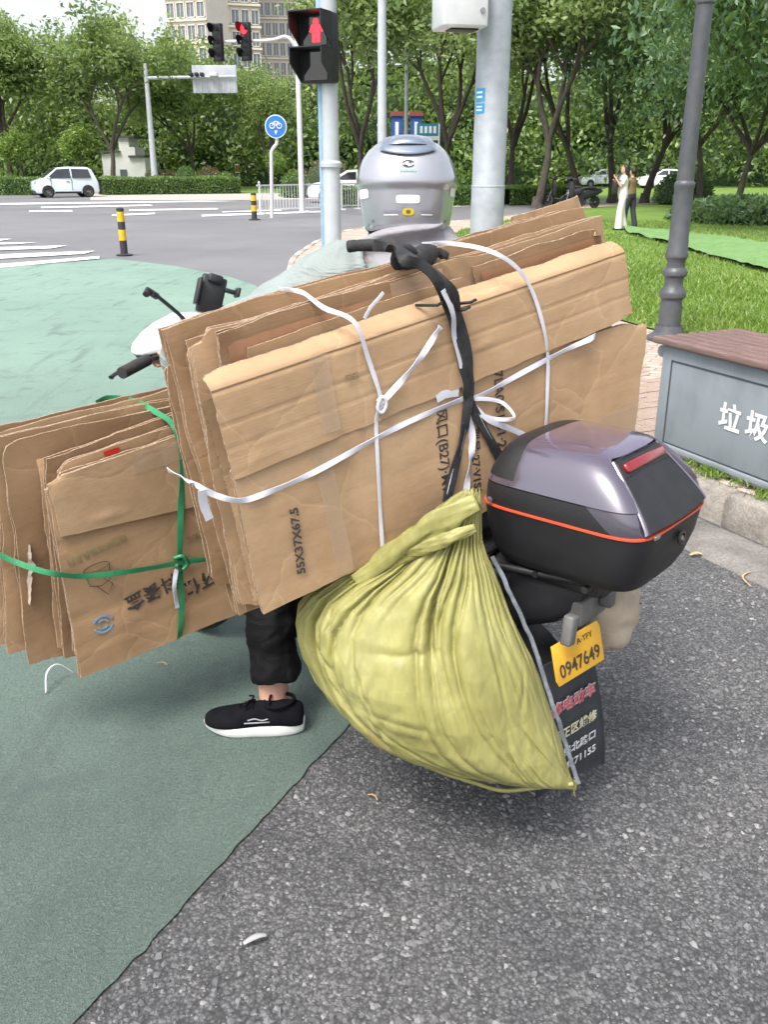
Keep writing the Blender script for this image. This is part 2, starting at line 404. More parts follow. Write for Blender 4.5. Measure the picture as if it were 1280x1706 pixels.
kmesh = {k: [stone_mesh('kerb_stone', SL - .008, .13, .30, m, s * 3.7 + i, .008) for s in range(2)] for i, (k, m) in enumerate((('n', M_kerb), ('w', M_kerbw), ('r', M_kerbr)))}
gmesh = [stone_mesh('gutter_stone', .78, .33, .10, M_gutter, s * 2.1, .005) for s in range(3)]
seg = [0]
for a, b in zip(KERB[:-1], KERB[1:]): seg.append(seg[-1] + (b - a).length)
def kpt(s):
    i = int(np.searchsorted(seg, s) - 1); i = max(0, min(i, len(KERB) - 2)); t = (s - seg[i]) / (seg[i + 1] - seg[i])
    return KERB[i].lerp(KERB[i + 1], t)
s = 0.0; k = 0
while s + SL < seg[-1] and k < 100:
    a, b = kpt(s), kpt(s + SL); c = (a + b) / 2; d = (b - a).normalized(); nrm = Vector((d.y, -d.x))
    kind = 'n' if c.y < 9 or c.y > 27 else ('w' if k % 2 else 'r')
    o = link('kerb_stone', kmesh[kind][k % 2], kerb); o.location = (c.x + nrm.x * .065, c.y + nrm.y * .065, 0.0 + random.uniform(-.004, .003))
    o.rotation_euler = (random.uniform(-.012, .012), 0, math.atan2(d.y, d.x) + (math.pi if k % 3 == 0 else 0))
    if k % 3 == 0: o.rotation_euler[0] *= -1
    s += SL; k += 1
s = .2; k = 0
while s < 16:
    a, b = kpt(s), kpt(s + .79); c = (a + b) / 2; d = (b - a).normalized(); nrm = Vector((d.y, -d.x))
    o = link('gutter_stone', gmesh[k % 3], kerb); o.location = (c.x - nrm.x * .172, c.y - nrm.y * .172, -.034 + random.uniform(-.004, .004)); o.rotation_euler = (.02, 0, math.atan2(d.y, d.x))
    s += .79; k += 1
# clay paving bricks, picked out singly where they show between the load and the litter bench
pav = bpy.data.objects['pavement']
bm_b = []
for i in range(4):
    mb = MB().box((0, 0, 0), (.194, .094, .05)); me = mb.mesh('brick', [M_brick]); bm_b.append(me)
cnt = 0; ang = rad(28); ca, sa = math.cos(ang), math.sin(ang)
for r in range(-40, 90):
    for q in range(-40, 90):
        lx, ly = q * .2 + (.1 if r % 2 else 0), r * .1
        x, y = lx * ca - ly * sa, lx * sa + ly * ca
        if 4.5 < y < 6.6 and xat(KY, y) + .22 < x < min(xat(LAWN, y) - .06, 1.9) and cnt < 290 and x > .25 * y - .1:
            o = link('brick', bm_b[cnt % 4], pav); o.location = (x, y, .118 + random.uniform(-.003, .003)); o.rotation_euler = (random.uniform(-.01, .01), random.uniform(-.01, .01), ang); cnt += 1
            o.scale = (1, 1, 1)

# painted markings
def mark(poly, name='road_marking'):
    o = MB().add([(p[0], p[1], .004) for p in poly], [tuple(range(len(poly)))]).build(name, M_line); o['kind'] = 'structure'
def mpx(*q): mark([on_ground(x, y)[:2] for x, y in q])
def jag(q): return q
for quad in [((-60, 449), (0, 446), (165, 431), (165, 427), (0, 440), (-60, 444)),
             ((-80, 436), (140, 423), (158, 418), (0, 424), (-80, 428)), ((-80, 420), (85, 414), (112, 409), (0, 412), (-80, 414)),
             ((-80, 409), (25, 407), (62, 404), (0, 404.5), (-80, 405)), ((-80, 402.5), (2, 401), (20, 398), (-80, 399)),
             ((48, 353.5), (122, 352.5), (118, 350), (48, 351)), ((68, 347), (255, 343), (250, 341), (68, 344.5)),
             ((-80, 342.5), (330, 336.5), (400, 335), (330, 334.5), (-80, 339.5)),
             ((186, 360), (258, 357), (258, 354.5), (186, 357.5)), ((215, 351.5), (365, 349), (360, 346.8), (215, 349)),
             ((336, 361), (560, 353), (560, 350.5), (336, 358)), ((370, 354), (470, 351.2), (468, 349.6), (370, 352.4)), ((640, 349), (800, 343), (800, 341.5), (640, 347))]:
    mpx(*quad)
# pale concrete apron of the far carriageway
M_pale = _concrete('pale_concrete', (.34, .31, .27), (.42, .39, .35), (.5, .46, .42))
flat('far_carriageway', [on_ground(150, 333.5)[:2], on_ground(440, 333)[:2], on_ground(640, 329)[:2], on_ground(1000, 318)[:2], on_ground(1000, 309)[:2], on_ground(430, 316)[:2], on_ground(150, 322)[:2]], -.004, M_pale)

# ------------------------------------------------------------------ materials of the load
def _card(name, c1, c2, c3):
    m, nt, b = nmat(name); v = coords(nt)
    a = ramp(nt, noise(nt, v, 3.2, 6, .6), [(.3, c1), (.5, c2), (.72, c3)])
    f = ramp(nt, noise(nt, coords(nt, (50, 120, 60)), 1.0, 4), [(.3, (.955, .95, .945)), (.7, (1.03, 1.03, 1.03))])
    c = mixc(nt, 1., a, f, 'MULTIPLY')
    # rubbed horizontal crease marks along the flutes
    cr = ramp(nt, noise(nt, coords(nt, (1.1, 24, 6)), 1.0, 3, .5, .3), [(.64, (0, 0, 0)), (.70, (.16, .16, .16))])
    c = mixc(nt, cr, c, tuple(k * .62 for k in c2))
    stn = ramp(nt, noise(nt, v, 1.7, 7, .68, .5), [(.52, (0, 0, 0)), (.72, (.35, .35, .35))]); c = mixc(nt, stn, c, tuple(k * .68 for k in c1))
    scf = ramp(nt, noise(nt, coords(nt, (3, 9, 5)), 2.2, 7, .75), [(.63, (0, 0, 0)), (.72, (.4, .4, .4))]); c = mixc(nt, scf, c, tuple(min(1, k * 1.45) for k in c3))
    sp = ramp(nt, noise(nt, v, 45, 6, .7), [(.66, (0, 0, 0)), (.74, (.45, .45, .45))])
    c = mixc(nt, sp, c, tuple(k * .55 for k in c2))
    nt.links.new(c, b.inputs['Base Color']); b.inputs['Roughness'].default_value = .72; b.inputs['Specular IOR Level'].default_value = .3
    w = node(nt, 'ShaderNodeTexWave', Scale=44.0, Distortion=1.2, Detail=2.0); w.bands_direction = 'Y'; nt.links.new(v, w.inputs['Vector'])
    n1 = bump(nt, b, w.outputs[1], .035, .002)
    n2 = bump(nt, b, noise(nt, coords(nt, (1.6, 22, 6)), 1.0, 4, .5, .4), .13, .006, n1)
    n3 = bump(nt, b, noise(nt, v, 14, 4), .25, .008, n2)
    vc = node(nt, 'ShaderNodeTexVoronoi', Scale=4.2); vc.feature = 'DISTANCE_TO_EDGE'; wa = node(nt, 'ShaderNodeVectorMath', operation='ADD'); ws = node(nt, 'ShaderNodeVectorMath', operation='SCALE'); ws.inputs[3].default_value = .22
    nn = node(nt, 'ShaderNodeTexNoise', Scale=3.0, Detail=5.0); nt.links.new(v, nn.inputs['Vector']); nt.links.new(nn.outputs[1], ws.inputs[0]); nt.links.new(v, wa.inputs[0]); nt.links.new(ws.outputs[0], wa.inputs[1]); nt.links.new(wa.outputs[0], vc.inputs['Vector'])
    bump(nt, b, ramp(nt, vc.outputs['Distance'], [(0, (0, 0, 0)), (.05, (.7, .7, .7)), (.3, (1, 1, 1))]), .075, .010, n3)
    cl = ramp(nt, vc.outputs['Distance'], [(.004, (.2, .2, .2)), (.012, (0, 0, 0))]); b_ = b.inputs['Base Color'].links[0].from_socket
    nt.links.new(mixc(nt, cl, b_, tuple(min(1, k * 1.35) for k in c3)), b.inputs['Base Color']); return m
M_card = _card('corrugated_board', (.30, .183, .096), (.365, .230, .125), (.43, .283, .162))
M_card2 = _card('corrugated_board_light', (.345, .220, .122), (.415, .273, .156), (.48, .332, .198))
M_card3 = _card('corrugated_board_brown', (.225, .132, .069), (.275, .168, .091), (.335, .213, .12))
def _edge():
    m, nt, b = nmat('corrugated_cut_edge'); v = coords(nt)
    w = noise(nt, coords(nt, (150, 150, 420)), 1.0, 3)
    nt.links.new(ramp(nt, w, [(.3, (.08, .05, .03)), (.5, (.34, .24, .16)), (.68, (.54, .42, .31))]), b.inputs['Base Color'])
    b.inputs['Roughness'].default_value = .85; bump(nt, b, w, .8, .004); return m
M_edge = _edge()
def _tape(name, col, a):
    m, nt, b = nmat(name); v = coords(nt)
    nt.links.new(ramp(nt, noise(nt, coords(nt, (30, 5, 5)), 1, 5), [(.3, tuple(c * .8 for c in col)), (.7, col)]), b.inputs['Base Color'])
    b.inputs['Roughness'].default_value = .14; b.inputs['Alpha'].default_value = a; bump(nt, b, noise(nt, coords(nt, (60, 9, 9)), 1, 4), .35, .004); return m
M_tape = _tape('clear_packing_tape', (.60, .46, .33), .32); M_tape2 = _tape('brown_packing_tape', (.36, .185, .10), .9)
M_pp = mat('white_polypropylene_strap', (.66, .66, .70), .35, (.54, .54, .60), 9, 160, .3, .002)
M_ppg = mat('green_polypropylene_strap', (.035, .24, .10), .32, (.022, .16, .065), 12, 160, .3, .002)
M_ink = mat('black_print_ink', (.03, .028, .027), .7, (.06, .05, .045), 60)
M_inkf = mat('faded_green_print', (.17, .20, .07), .75, (.30, .22, .11), 60); M_inkg = mat('faded_brown_print', (.2, .12, .07), .75, (.3, .2, .12), 60)
M_inkb = mat('faded_blue_print', (.10, .25, .42), .7, (.25, .27, .25), 40)

def quadpt(Q, s, t):
    a = [(Q[0][i] * (1 - s) + Q[1][i] * s) * (1 - t) + (Q[3][i] * (1 - s) + Q[2][i] * s) * t for i in (0, 1)]
    return a
def carton(parent, Q, d, m=None, th=.0055, plies=2, gap=.005, warp=.006, seed=0, cv=(), cu=(), jag=.004, nu=44, nv=30, tilt=(0, 0), name='flattened_carton', roll=0, open_side=0):
    """a flattened box: sheets of corrugated board, Q = BL, BR, TR, TL in the bundle's own plane, d = how far back"""
    mb = MB(); m = m or M_card; rr_ = random.Random(int(seed * 13)); wave = .010 if d > .03 else .004
    bends = [(rr_.choice((0, 1)), rr_.choice((0, 1)), rr_.uniform(.10, .22), rr_.uniform(-.022, .012)) for _ in range(3)] + [(rr_.random(), rr_.random(), rr_.uniform(.05, .12), rr_.uniform(-.007, .004)) for _ in range(5)]
    if seed in (1, 5, 31): bends = [b_ if i_ > 2 else (*b_[:3], b_[3] * .25) for i_, b_ in enumerate(bends)]
    nips = [(rr_.choice((0, 1)), rr_.choice((0, 1)), rr_.uniform(.03, .07), rr_.uniform(.006, .022)) for _ in range(3)]
    for k in range(plies):
        z0 = -d - k * (th + gap)
        def fz(s, t, x, y):
            z = warp * (nz(x * 2.6 + seed, y * 3.1, k * .5) + .45 * nz(x * 8 + seed, y * 7, 3 + k * .5)) + tilt[0] * (s - .5) + tilt[1] * (t - .5)
            for c, dp in cv: z -= dp * math.exp(-((t - c) / .016) ** 2)
            for c, dp in cu: z -= dp * math.exp(-((s - c) / .010) ** 2)
            for bs_, bt_, br__, bz_ in bends: z += bz_ * max(0, 1 - math.hypot(s - bs_, (t - bt_) * .6) / br__) ** 2
            if roll: z -= roll * max(0, (t - .86) / .14) ** 1.8
            z -= open_side * k * max(0, 1 - s / .3) ** 1.5
            return z
        front = []; back = []
        for j in range(nv + 1):
            for i in range(nu + 1):
                s_, t_ = i / nu, j / nv
                x, y = quadpt(Q, s_, t_)
                for ns_, nt2, nr_, na_ in nips:
                    q_ = max(0, 1 - math.hypot(s_ - ns_, t_ - nt2) / nr_); x += (na_ if ns_ == 0 else -na_) * q_; y += (na_ if nt2 == 0 else -na_) * q_ * (.6 + .4 * k)
                if j == nv: y += wave * (nz(x * 3.1 + seed * 7, k * .3) + .4 * nz(x * 9 + seed, 4))
                if j in (0, nv): y += jag * (nz(x * 14 + seed * 3, j + k * 2.2) + .5 * nz(x * 60, j + seed))
                if i == 0: x += wave * .8 * (nz(y * 4 + seed * 3, k * .5) + .4 * nz(y * 11 + seed, 7))
                if i in (0, nu): x += jag * (nz(y * 14 + seed * 5, i + k * 3.3) + .5 * nz(y * 60, i + seed))
                z = z0 + fz(s_, t_, x, y)
                front.append((x, y, z)); back.append((x, y, z - th))
        n1 = nu + 1; o = len(front); fs = []
        for j in range(nv):
            for i in range(nu):
                a = j * n1 + i; fs.append((a, a + 1, a + n1 + 1, a + n1)); 
        bs = [(q[3] + o, q[2] + o, q[1] + o, q[0] + o) for q in fs]
        base = len(mb.v); mb.add(front + back, fs + bs, 0)
        es = []
        for i in range(nu): es += [(i + o, i + 1 + o, i + 1, i), (nv * n1 + i, nv * n1 + i + 1, nv * n1 + i + 1 + o, nv * n1 + i + o)]
        for j in range(nv): es += [(j * n1, j * n1 + n1, j * n1 + n1 + o, j * n1 + o), (j * n1 + nu + o, j * n1 + n1 + nu + o, j * n1 + n1 + nu, j * n1 + nu)]
        for e in es: mb.f.append([i + base for i in e]); mb.m.append(1)
    return mb.build(name, [m, M_edge], parent, smooth=40)
def ribbon(parent, pts, w, m, name='strap', th=.0012, nrm=(0, 0, 1), twist=0, per=6, seed=0):
    """flat band through pts lying on a surface with normal nrm"""
    P = crom(pts, per); mb = MB(); vs = []; n = len(P); N = Vector(nrm)
    for i, p in enumerate(P):
        t = (P[min(i + 1, n - 1)] - P[max(0, i - 1)]).normalized()
        Nn = N if not callable(nrm) else Vector(nrm(i / (n - 1)))
        a = Nn.cross(t)
        a = a.normalized() if a.length > 1e-4 else t.orthogonal().normalized()
        a = Matrix.Rotation(twist * math.sin(i * .55 + seed), 3, t) @ a; b = t.cross(a)
        ww = w * (1 + .16 * nz(i * .35 + seed, 3))
        for (sa, sb) in ((-.5, 0), (-.5, 1), (0, 1.5), (.5, 1), (.5, 0)): vs.append(p + a * ww * sa + b * th * sb)
    fs = []
    for i in range(n - 1):
        for j in range(5):
            j2 = (j + 1) % 5; fs.append((i * 5 + j, i * 5 + j2, i * 5 + 5 + j2, i * 5 + 5 + j))
    fs += [(4, 3, 2, 1, 0), tuple((n - 1) * 5 + j for j in range(5))]
    return mb.add(vs, fs).build(name, m, parent, smooth=60)

# ------------------------------------------------------------------ big bundle across the seat
bn = Vector((.516, -.857, 0)).normalized(); bu = Vector((.84, .506, .187)); bu -= bn * bu.dot(bn); bu.normalize(); bv = bn.cross(bu)
BQ = Vector((.28, 1.97, .9)); BM = frame(BQ, bu, bv, bn)
big = thing('cardboard_bundle', 'large tilted bundle of flattened brown cartons strapped across the seat behind the rider', 'cardboard', M=BM)
def buv(x, y, d=0):
    P = on_plane(x, y, BQ - bn * d, bn) - BQ; return (P.dot(bu), P.dot(bv))
def bpt(x, y, d=0): a = buv(x, y, d); return (a[0], a[1], -d)
# lower front carton
A = carton(big, [(-.652, -.14), (.40, -.125), (.463, .185), (-.640, .20)], .0065, M_card2, warp=.0035, seed=1, cv=((.12, .002), (.55, .0015)), cu=((.235, .005), (.27, .003), (.84, .004)), nu=60)
# upper front carton with a rolled top fold
Bc = carton(big, [(-.638, .165), (.405, .200), (.388, .378), (-.645, .374)], .0, M_card2, th=.006, plies=1, warp=.003, seed=5, cv=((.30, .0012), (.52, .0016), (.84, .0025)), cu=((.235, .004), (.255, .003), (.945, .004)), roll=.034, nu=60, nv=44)
Cc = carton(big, [(-.56, -.10), (.0, -.10), (.0, .395), (-.537, .391)], .056, M_card, seed=9, warp=.004, plies=1)
Dc = carton(big, [(-.64, -.15), (-.05, -.14), (-.041, .436), (-.584, .430)], .064, M_card3, seed=12, plies=2, warp=.005, cv=((.93, .003),))
D2 = carton(big, [(.01, -.1), (.40, -.1), (.374, .412), (.018, .405)], .062, M_card3, seed=14, plies=1, warp=.004, cv=((.9, .003),))
Ec = carton(big, [(-.672, -.165), (.43, -.13), (.408, .425), (-.632, .434)], .085, M_card2, seed=17, plies=3, warp=.009, gap=.003, cv=((.3, .002),))
E2 = carton(big, [(-.655, -.18), (.40, -.16), (.42, .415), (-.625, .415)], .108, M_card3, seed=19, plies=2, warp=.008, open_side=.006)
Fc = carton(big, [(-.665, -.205), (.40, -.2), (.41, .452), (-.660, .446)], .138, M_card, seed=21, plies=3, warp=.012, gap=.0025, open_side=.006)
F2 = carton(big, [(-.69, -.13), (.3, -.15), (.30, .43), (-.672, .375)], .160, M_card3, seed=23, plies=2, warp=.009, open_side=.01)
F3 = carton(big, [(.02, -.1), (.50, -.1), (.43, .468), (.20, .462)], .172, M_card2, seed=27, plies=1, warp=.008)
# a loose flap peeling off at the left end, between the layers
fl = MB()
def _flap(s, t):
    x = -.655 + .10 * s + .012 * math.sin(t * 3); y = -.12 + .44 * t; return (x, y, -.035 - .022 * (1 - s) * math.sin(math.pi * t) + .004 * nz(x * 30, y * 9))
fl.grid(_flap, 6, 24); fl.grid(lambda s, t: tuple(Vector(_flap(s, t)) + Vector((0, 0, -.004))), 6, 24, 1, True); fl.build('loose_flap', [M_card2, M_edge], big, smooth=180)
# packing tape and print
def patch(parent, x0, x1, y0, y1, z, m, name='packing_tape', seed=0, n=14):
    mb = MB(); mb.grid(lambda s, t: (x0 + (x1 - x0) * s, y0 + (y1 - y0) * t + .0015 * nz(s * 14, t * 3, seed), z + .0012 * nz(s * 9 + seed, t * 5)), n, 6); return mb.build(name, m, parent, smooth=180)
def cz(seed, x, y, w): return .0008 + w * (nz(x * 2.6 + seed, y * 3.1, 0) + .45 * nz(x * 8 + seed, y * 7, 3))
def tape_on(parent, seed, w, d, x0, x1, y0, y1, m, off=.0016, name='packing_tape'):
    mb = MB(); mb.grid(lambda s, t: (x0 + (x1 - x0) * s, y0 + (y1 - y0) * t + .002 * nz(s * 20, t), -d + cz(seed, x0 + (x1 - x0) * s, y0 + (y1 - y0) * t, w) + off), 24, 10); return mb.build(name, m, parent, smooth=180)
tape_on(Dc, 12, .005, .064, -.57, -.06, .352, .405, M_tape2); tape_on(Dc, 12, .005, .064, -.20, -.07, .33, .425, M_tape, .003)
tape_on(D2, 14, .004, .062, .03, .36, .34, .392, M_tape2)
tape_on(A, 1, .0035, .0065, -.47, -.43, -.13, .16, M_tape); tape_on(A, 1, .0035, .0065, .30, .44, -.10, -.02, M_tape)
tape_on(Bc, 5, .003, .0, -.44, -.40, .19, .35, M_tape, .003)
text('55X37X67.5', .0255, M_ink, A, T3(-.542, -.012, -.0035) @ RZ(84) , bold=.0006, sx=1.15, name='size_print')
text('风口(B27)·Mv', .034, M_ink, A, T3(-.165, .055, -.0045) @ RZ(-94), bold=.0004, name='product_print')
text('7LA0·S1U1·27V1', .034, M_ink, A, T3(-.005, .07, -.0045) @ RZ(-94), bold=.0004, name='product_print')
text('型号 27·V1S1', .028, M_ink, A, T3(-.085, .00, -.0045) @ RZ(-94), bold=.0004, name='product_print')
text('三三', .016, M_inkg, Bc, T3(-.355, .285, .0035), bold=.0008, name='stamp_print')
# straps of the bundle (local coordinates, z = out of the front face)
def L(x, y, z=.006, d=0):
    a = buv(x, y, d)
    if -.005 < z < .031 and -.68 < a[0] < .45 and a[1] < .385: z = (0 if a[1] > .185 else -.008) - .034 * max(0, (a[1] - .347) / .029) ** 1.8 * (a[1] < .378) + .004 + max(0, z - .006) * .3
    return (a[0], a[1], z)
ribbon(big, [(-.40, .455, -.16), (-.385, .452, -.09), (-.372, .425, -.03), L(585, 535, .012), L(612, 600, .014), L(627, 645, .016), L(633, 672, .018)], .0095, M_pp, 'strap', twist=.25)
ribbon(big, [L(633, 672, .02), L(628, 700, .012), L(630, 760, .010), L(635, 850, .0), L(638, 935, -.002), (-.36, -.155, -.06)], .0085, M_pp, 'strap', twist=.2, seed=2)
ribbon(big, [L(634, 668, .02), L(668, 630, .022), L(700, 590, .022), L(722, 556, .020), L(731, 543, .016)], .013, M_pp, 'strap_tail', twist=.5, seed=3)
ribbon(big, [L(598, 528, .022), L(606, 510, .026), L(618, 494, .03), L(625, 484, .032)], .007, M_pp, 'strap_tail', seed=4)
ribbon(big, [(-.04, .46, -.17), (-.02, .462, -.1), L(815, 417, -.01), L(850, 440, .012), L(882, 480, .012), L(902, 540, .012), L(914, 595, .012), L(914, 660, -.002), L(911, 728, -.004)], .009, M_pp, 'strap', twist=.2, seed=5)
ribbon(big, [(-.72, .17, -.16), (-.712, .172, -.08), L(333, 812, -.01), L(365, 828, .004), L(405, 834, .010), L(450, 820, .008), L(530, 785, .006), L(620, 735, .008), L(690, 700, .008), L(775, 664, .010), L(800, 660, .012), L(870, 622, .012), L(940, 585, .012), L(985, 562, .008), (.30, .19, -.02)], .012, M_pp, 'strap', twist=.45, seed=6, per=7)
ribbon(big, [L(335, 815, .004), L(340, 840, -.004), L(352, 868, -.01)], .017, M_pp, 'strap_tail', seed=7)
ribbon(big, [L(785, 665, .016), L(815, 665, .02), L(838, 672, .03), L(842, 690, .032), L(828, 698, .03), L(802, 690, .022), L(792, 676, .018)], .009, M_pp, 'strap_loop', nrm=(.2, .1, 1), seed=8)
ribbon(big, [L(790, 678, .02), L(815, 700, .026), L(855, 716, .03), L(898, 738, .03)], .013, M_pp, 'strap_tail', seed=9, twist=.2)
ribbon(big, [L(728, 664, .012), L(745, 655, .014), L(765, 652, .014)], .022, M_pp, 'strap_tail', seed=10)
ribbon(big, [L(785, 690, .014), L(788, 740, .015), L(782, 780, .018), L(775, 835, .02)], .015, M_pp, 'strap_tail', seed=11, twist=.8)
for q, (x, y) in enumerate([(633, 672)]):
    mb = MB(); mb.tube(crom([Vector(L(626, 668, .016)), Vector(L(634, 660, .024)), Vector(L(640, 672, .022)), Vector(L(634, 686, .018)), Vector(L(627, 680, .016)), Vector(L(628, 664, .026))], 6), .0042, 6); mb.build('strap_knot', M_pp, big, smooth=180)

# ------------------------------------------------------------------ black luggage strap over the big bundle
M_strap = mat('black_woven_webbing', (.012, .012, .013), .7, (.03, .03, .032), 40, 300, .5, .002)
M_strapw = mat('pale_webbing_lining', (.62, .62, .66), .5, (.45, .45, .5), 20)
lug = thing('luggage_strap', 'black elastic luggage strap knotted by the rider and tied down over the big carton bundle', 'strap', M=BM)
D = [L(662, 430, .02), L(690, 440, .03), L(720, 475, .03), L(745, 520, .022), L(763, 580, .018), L(772, 630, .018)]
ribbon(lug, [(-.20, .50, -.10), (-.19, .495, -.05)] + D + [L(782, 668, .02), L(806, 715, .022), L(836, 768, .02)], .022, M_strap, 'webbing', twist=.35, th=.003)
ribbon(lug, [(-.175, .50, -.09), L(700, 440, .0), L(735, 480, .036), L(760, 530, .028), L(775, 590, .024), L(782, 640, .026), L(775, 700, .024), L(760, 770, .02), L(744, 836, .016)], .021, M_strap, 'webbing', twist=.4, seed=2, th=.003)
ribbon(lug, [L(722, 480, .034), L(740, 520, .032), L(752, 560, .03), L(765, 610, .024), L(776, 655, .024)], .011, M_strapw, 'webbing_lining', twist=.2, seed=3)
for dx, seed in ((-3.2, 0), (3.2, 1)):
    ribbon(lug, [L(784 + dx, 668, .026), L(806 + dx, 714, .027), L(836 + dx, 766, .025)], .0016, M_strapw, 'edge_stitching'); ribbon(lug, [L(774 + dx, 702, .0285), L(760 + dx, 770, .0245), L(746 + dx, 830, .0205)], .0016, M_strapw, 'edge_stitching')
for (x, y) in ((712, 505), (768, 500), (758, 512)):
    mb = MB(); mb.tube([L(x - 8, y + 6, .03), L(x, y, .036), L(x + 9, y - 4, .034)], .0035, 6); mb.build('strap_end', M_strap, lug, smooth=180)

# ------------------------------------------------------------------ smaller bundle standing on the footboard
ln = Vector((.6, -.8, 0)).normalized(); t_ = rad(7); lu = Vector((.8, .6, 0)) * math.cos(t_) + Vector((0, 0, math.sin(t_))); lv = ln.cross(lu)
LQ = on_ground(135, 1130, .25); LM = frame(LQ, lu, lv, ln)
small = thing('cardboard_bundle', 'smaller bundle of worn cartons on the footboard tied with green strap', 'cardboard', M=LM)
def luv(x, y, d=0):
    P = on_plane(x, y, LQ - ln * d, ln) - LQ; return (P.dot(lu), P.dot(lv))
def S(x, y, z=.006, d=0): a = luv(x, y, d); return (a[0], a[1], z)
def ext(a, b, L_): # continue the line a->b to length L_
    v = Vector((b[0] - a[0], b[1] - a[1])); v.normalize(); return (a[0] + v.x * L_, a[1] + v.y * L_)
def squad(bl, tl, tr, br, d, W=.85):
    BL, TL_, TR_, BR_ = luv(*bl, d), luv(*tl, d), luv(*tr, d), luv(*br, d)
    return [BL, ext(BL, BR_, W), ext(TL_, TR_, W), TL_]
Q0 = squad((135, 1130), (75, 800), (300, 725), (300, 1062), 0)
s0 = carton(small, Q0, .0, M_card, seed=31, warp=.005, cv=((.30, .003), (.68, .003), (.15, .002)), cu=((.36, .003),), nu=60, nv=40)
s1 = carton(small, squad((128, 1112), (98, 776), (290, 708), (300, 1050), .022), .022, M_card2, seed=33, plies=2, warp=.006, cv=((.9, .003),))
s2 = carton(small, squad((112, 1100), (72, 765), (285, 692), (300, 1045), .05), .05, M_card3, seed=35, plies=2, warp=.006, gap=.006)
s2b = carton(small, squad((100, 1100), (64, 770), (285, 700), (300, 1045), .078), .078, M_card, seed=36, plies=1, warp=.006)
s3 = carton(small, squad((50, 1108), (2, 742), (285, 676), (300, 1035), .10), .10, M_card3, seed=37, plies=2, warp=.009, cv=((.42, .004),))
s4 = carton(small, squad((14, 1090), (-10, 728), (280, 664), (300, 1020), .135), .135, M_card, seed=39, plies=2, warp=.010)
s5 = carton(small, squad((-40, 1085), (-50, 735), (280, 650), (300, 1010), .165), .165, M_card2, seed=41, plies=2, warp=.012)
s6 = carton(small, squad((-70, 1060), (-60, 722), (275, 645), (300, 1010), .195), .195, M_card3, seed=43, plies=1, warp=.012)
# torn edge flap with pale paper on the wide layer
tf = MB()
def _torn(s, t):
    wl = (.004 + .03 * abs(nz(t * 4, 4)) + .008 * abs(nz(t * 17, 1))) * math.sin(math.pi * (.08 + .84 * t))
    a0 = luv(46 + 4 * nz(t * 4, 2), 905 + 100 * t, .1); return (a0[0] + (s - .2) * wl, a0[1], -.0965 + .012 * s * s + .003 * nz(s * 4, t * 14))
tf.grid(_torn, 6, 40); tf.build('torn_liner', mat('pale_torn_paper', (.40, .33, .27), .9, (.30, .24, .18), 30), small, smooth=180)
fq = [luv(100, 893, 0), luv(300, 848, 0), luv(300, 722, 0), luv(76, 800, 0)]
sf = carton(small, [fq[0], ext(fq[0], fq[1], .80), ext(fq[3], fq[2], .80), fq[3]], -.0085, M_card2, plies=1, th=.005, warp=.005, seed=31, jag=.003, cu=((.37, .002),), name='closing_flap')
# bottom corner torn and bent out
def s_on(px_, py_, off=.0018): a = luv(px_, py_); return (a[0], a[1], cz(31, a[0], a[1], .005) + off)
vdir = math.degrees(math.atan2(*(Vector(S(300, 935)) - Vector(S(210, 1000)))[:2][::-1]))
for chs, (x, y), sz in (('级环保', (345, 963), .052), ('料餐盒', (253, 985), .052)):
    p = s_on(x, y, .002); text(chs, sz, M_ink, s0, T3(*p) @ RZ(180 + 7), bold=.0010, name='product_print')
p = s_on(160, 915); text('绿色环保餐具系列', .020, M_inkf, s0, T3(*p) @ RZ(186), name='small_print')
p = s_on(340, 885); text('回收循环使用', .018, M_inkg, s0, T3(*p) @ RZ(186), name='small_print')
p = s_on(172, 1040); cmb = MB()
for a0, a1, r in ((.3, 2.6, .026), (3.4, 5.8, .026), (.2, 2.4, .014), (3.3, 5.6, .014)):
    cmb.tube([(r * math.cos(a0 + (a1 - a0) * k / 10), r * .9 * math.sin(a0 + (a1 - a0) * k / 10), .0) for k in range(11)], .0042, 5, flat=(.25, (0, 0, 1)))
cmb.build('round_mark_print', M_inkb, s0, M=T3(*p))
p = s_on(160, 945); cmb = MB()
el = [(.034 * math.cos(a), .010 * math.sin(a), 0) for a in np.linspace(0, 6.283, 25)]
cmb.tube(el, .0009, 4); cmb.tube([(-.034, 0, 0), (-.027, -.045, 0), (0, -.055, 0), (.027, -.045, 0), (.034, 0, 0)], .0009, 4)
cmb.tube([(.0, -.02, 0), (.03, -.06, 0), (.012, -.085, 0), (-.012, -.05, 0)], .0009, 4)
cmb.build('bowl_outline_print', M_ink, s0, M=T3(*p))
tape_on(s0, 31, .005, -.0085, luv(215, 760)[0], luv(395, 700)[0], luv(240, 770)[1] - .02, luv(240, 760)[1] + .02, M_tape)
rb = MB().box((0, 0, 0), (.04, .013, .002)); p = luv(185, 752, .022); rb.build('red_sticker', mat('red_sticker', (.5, .02, .02), .4), s1, M=T3(p[0], p[1], -.0185))
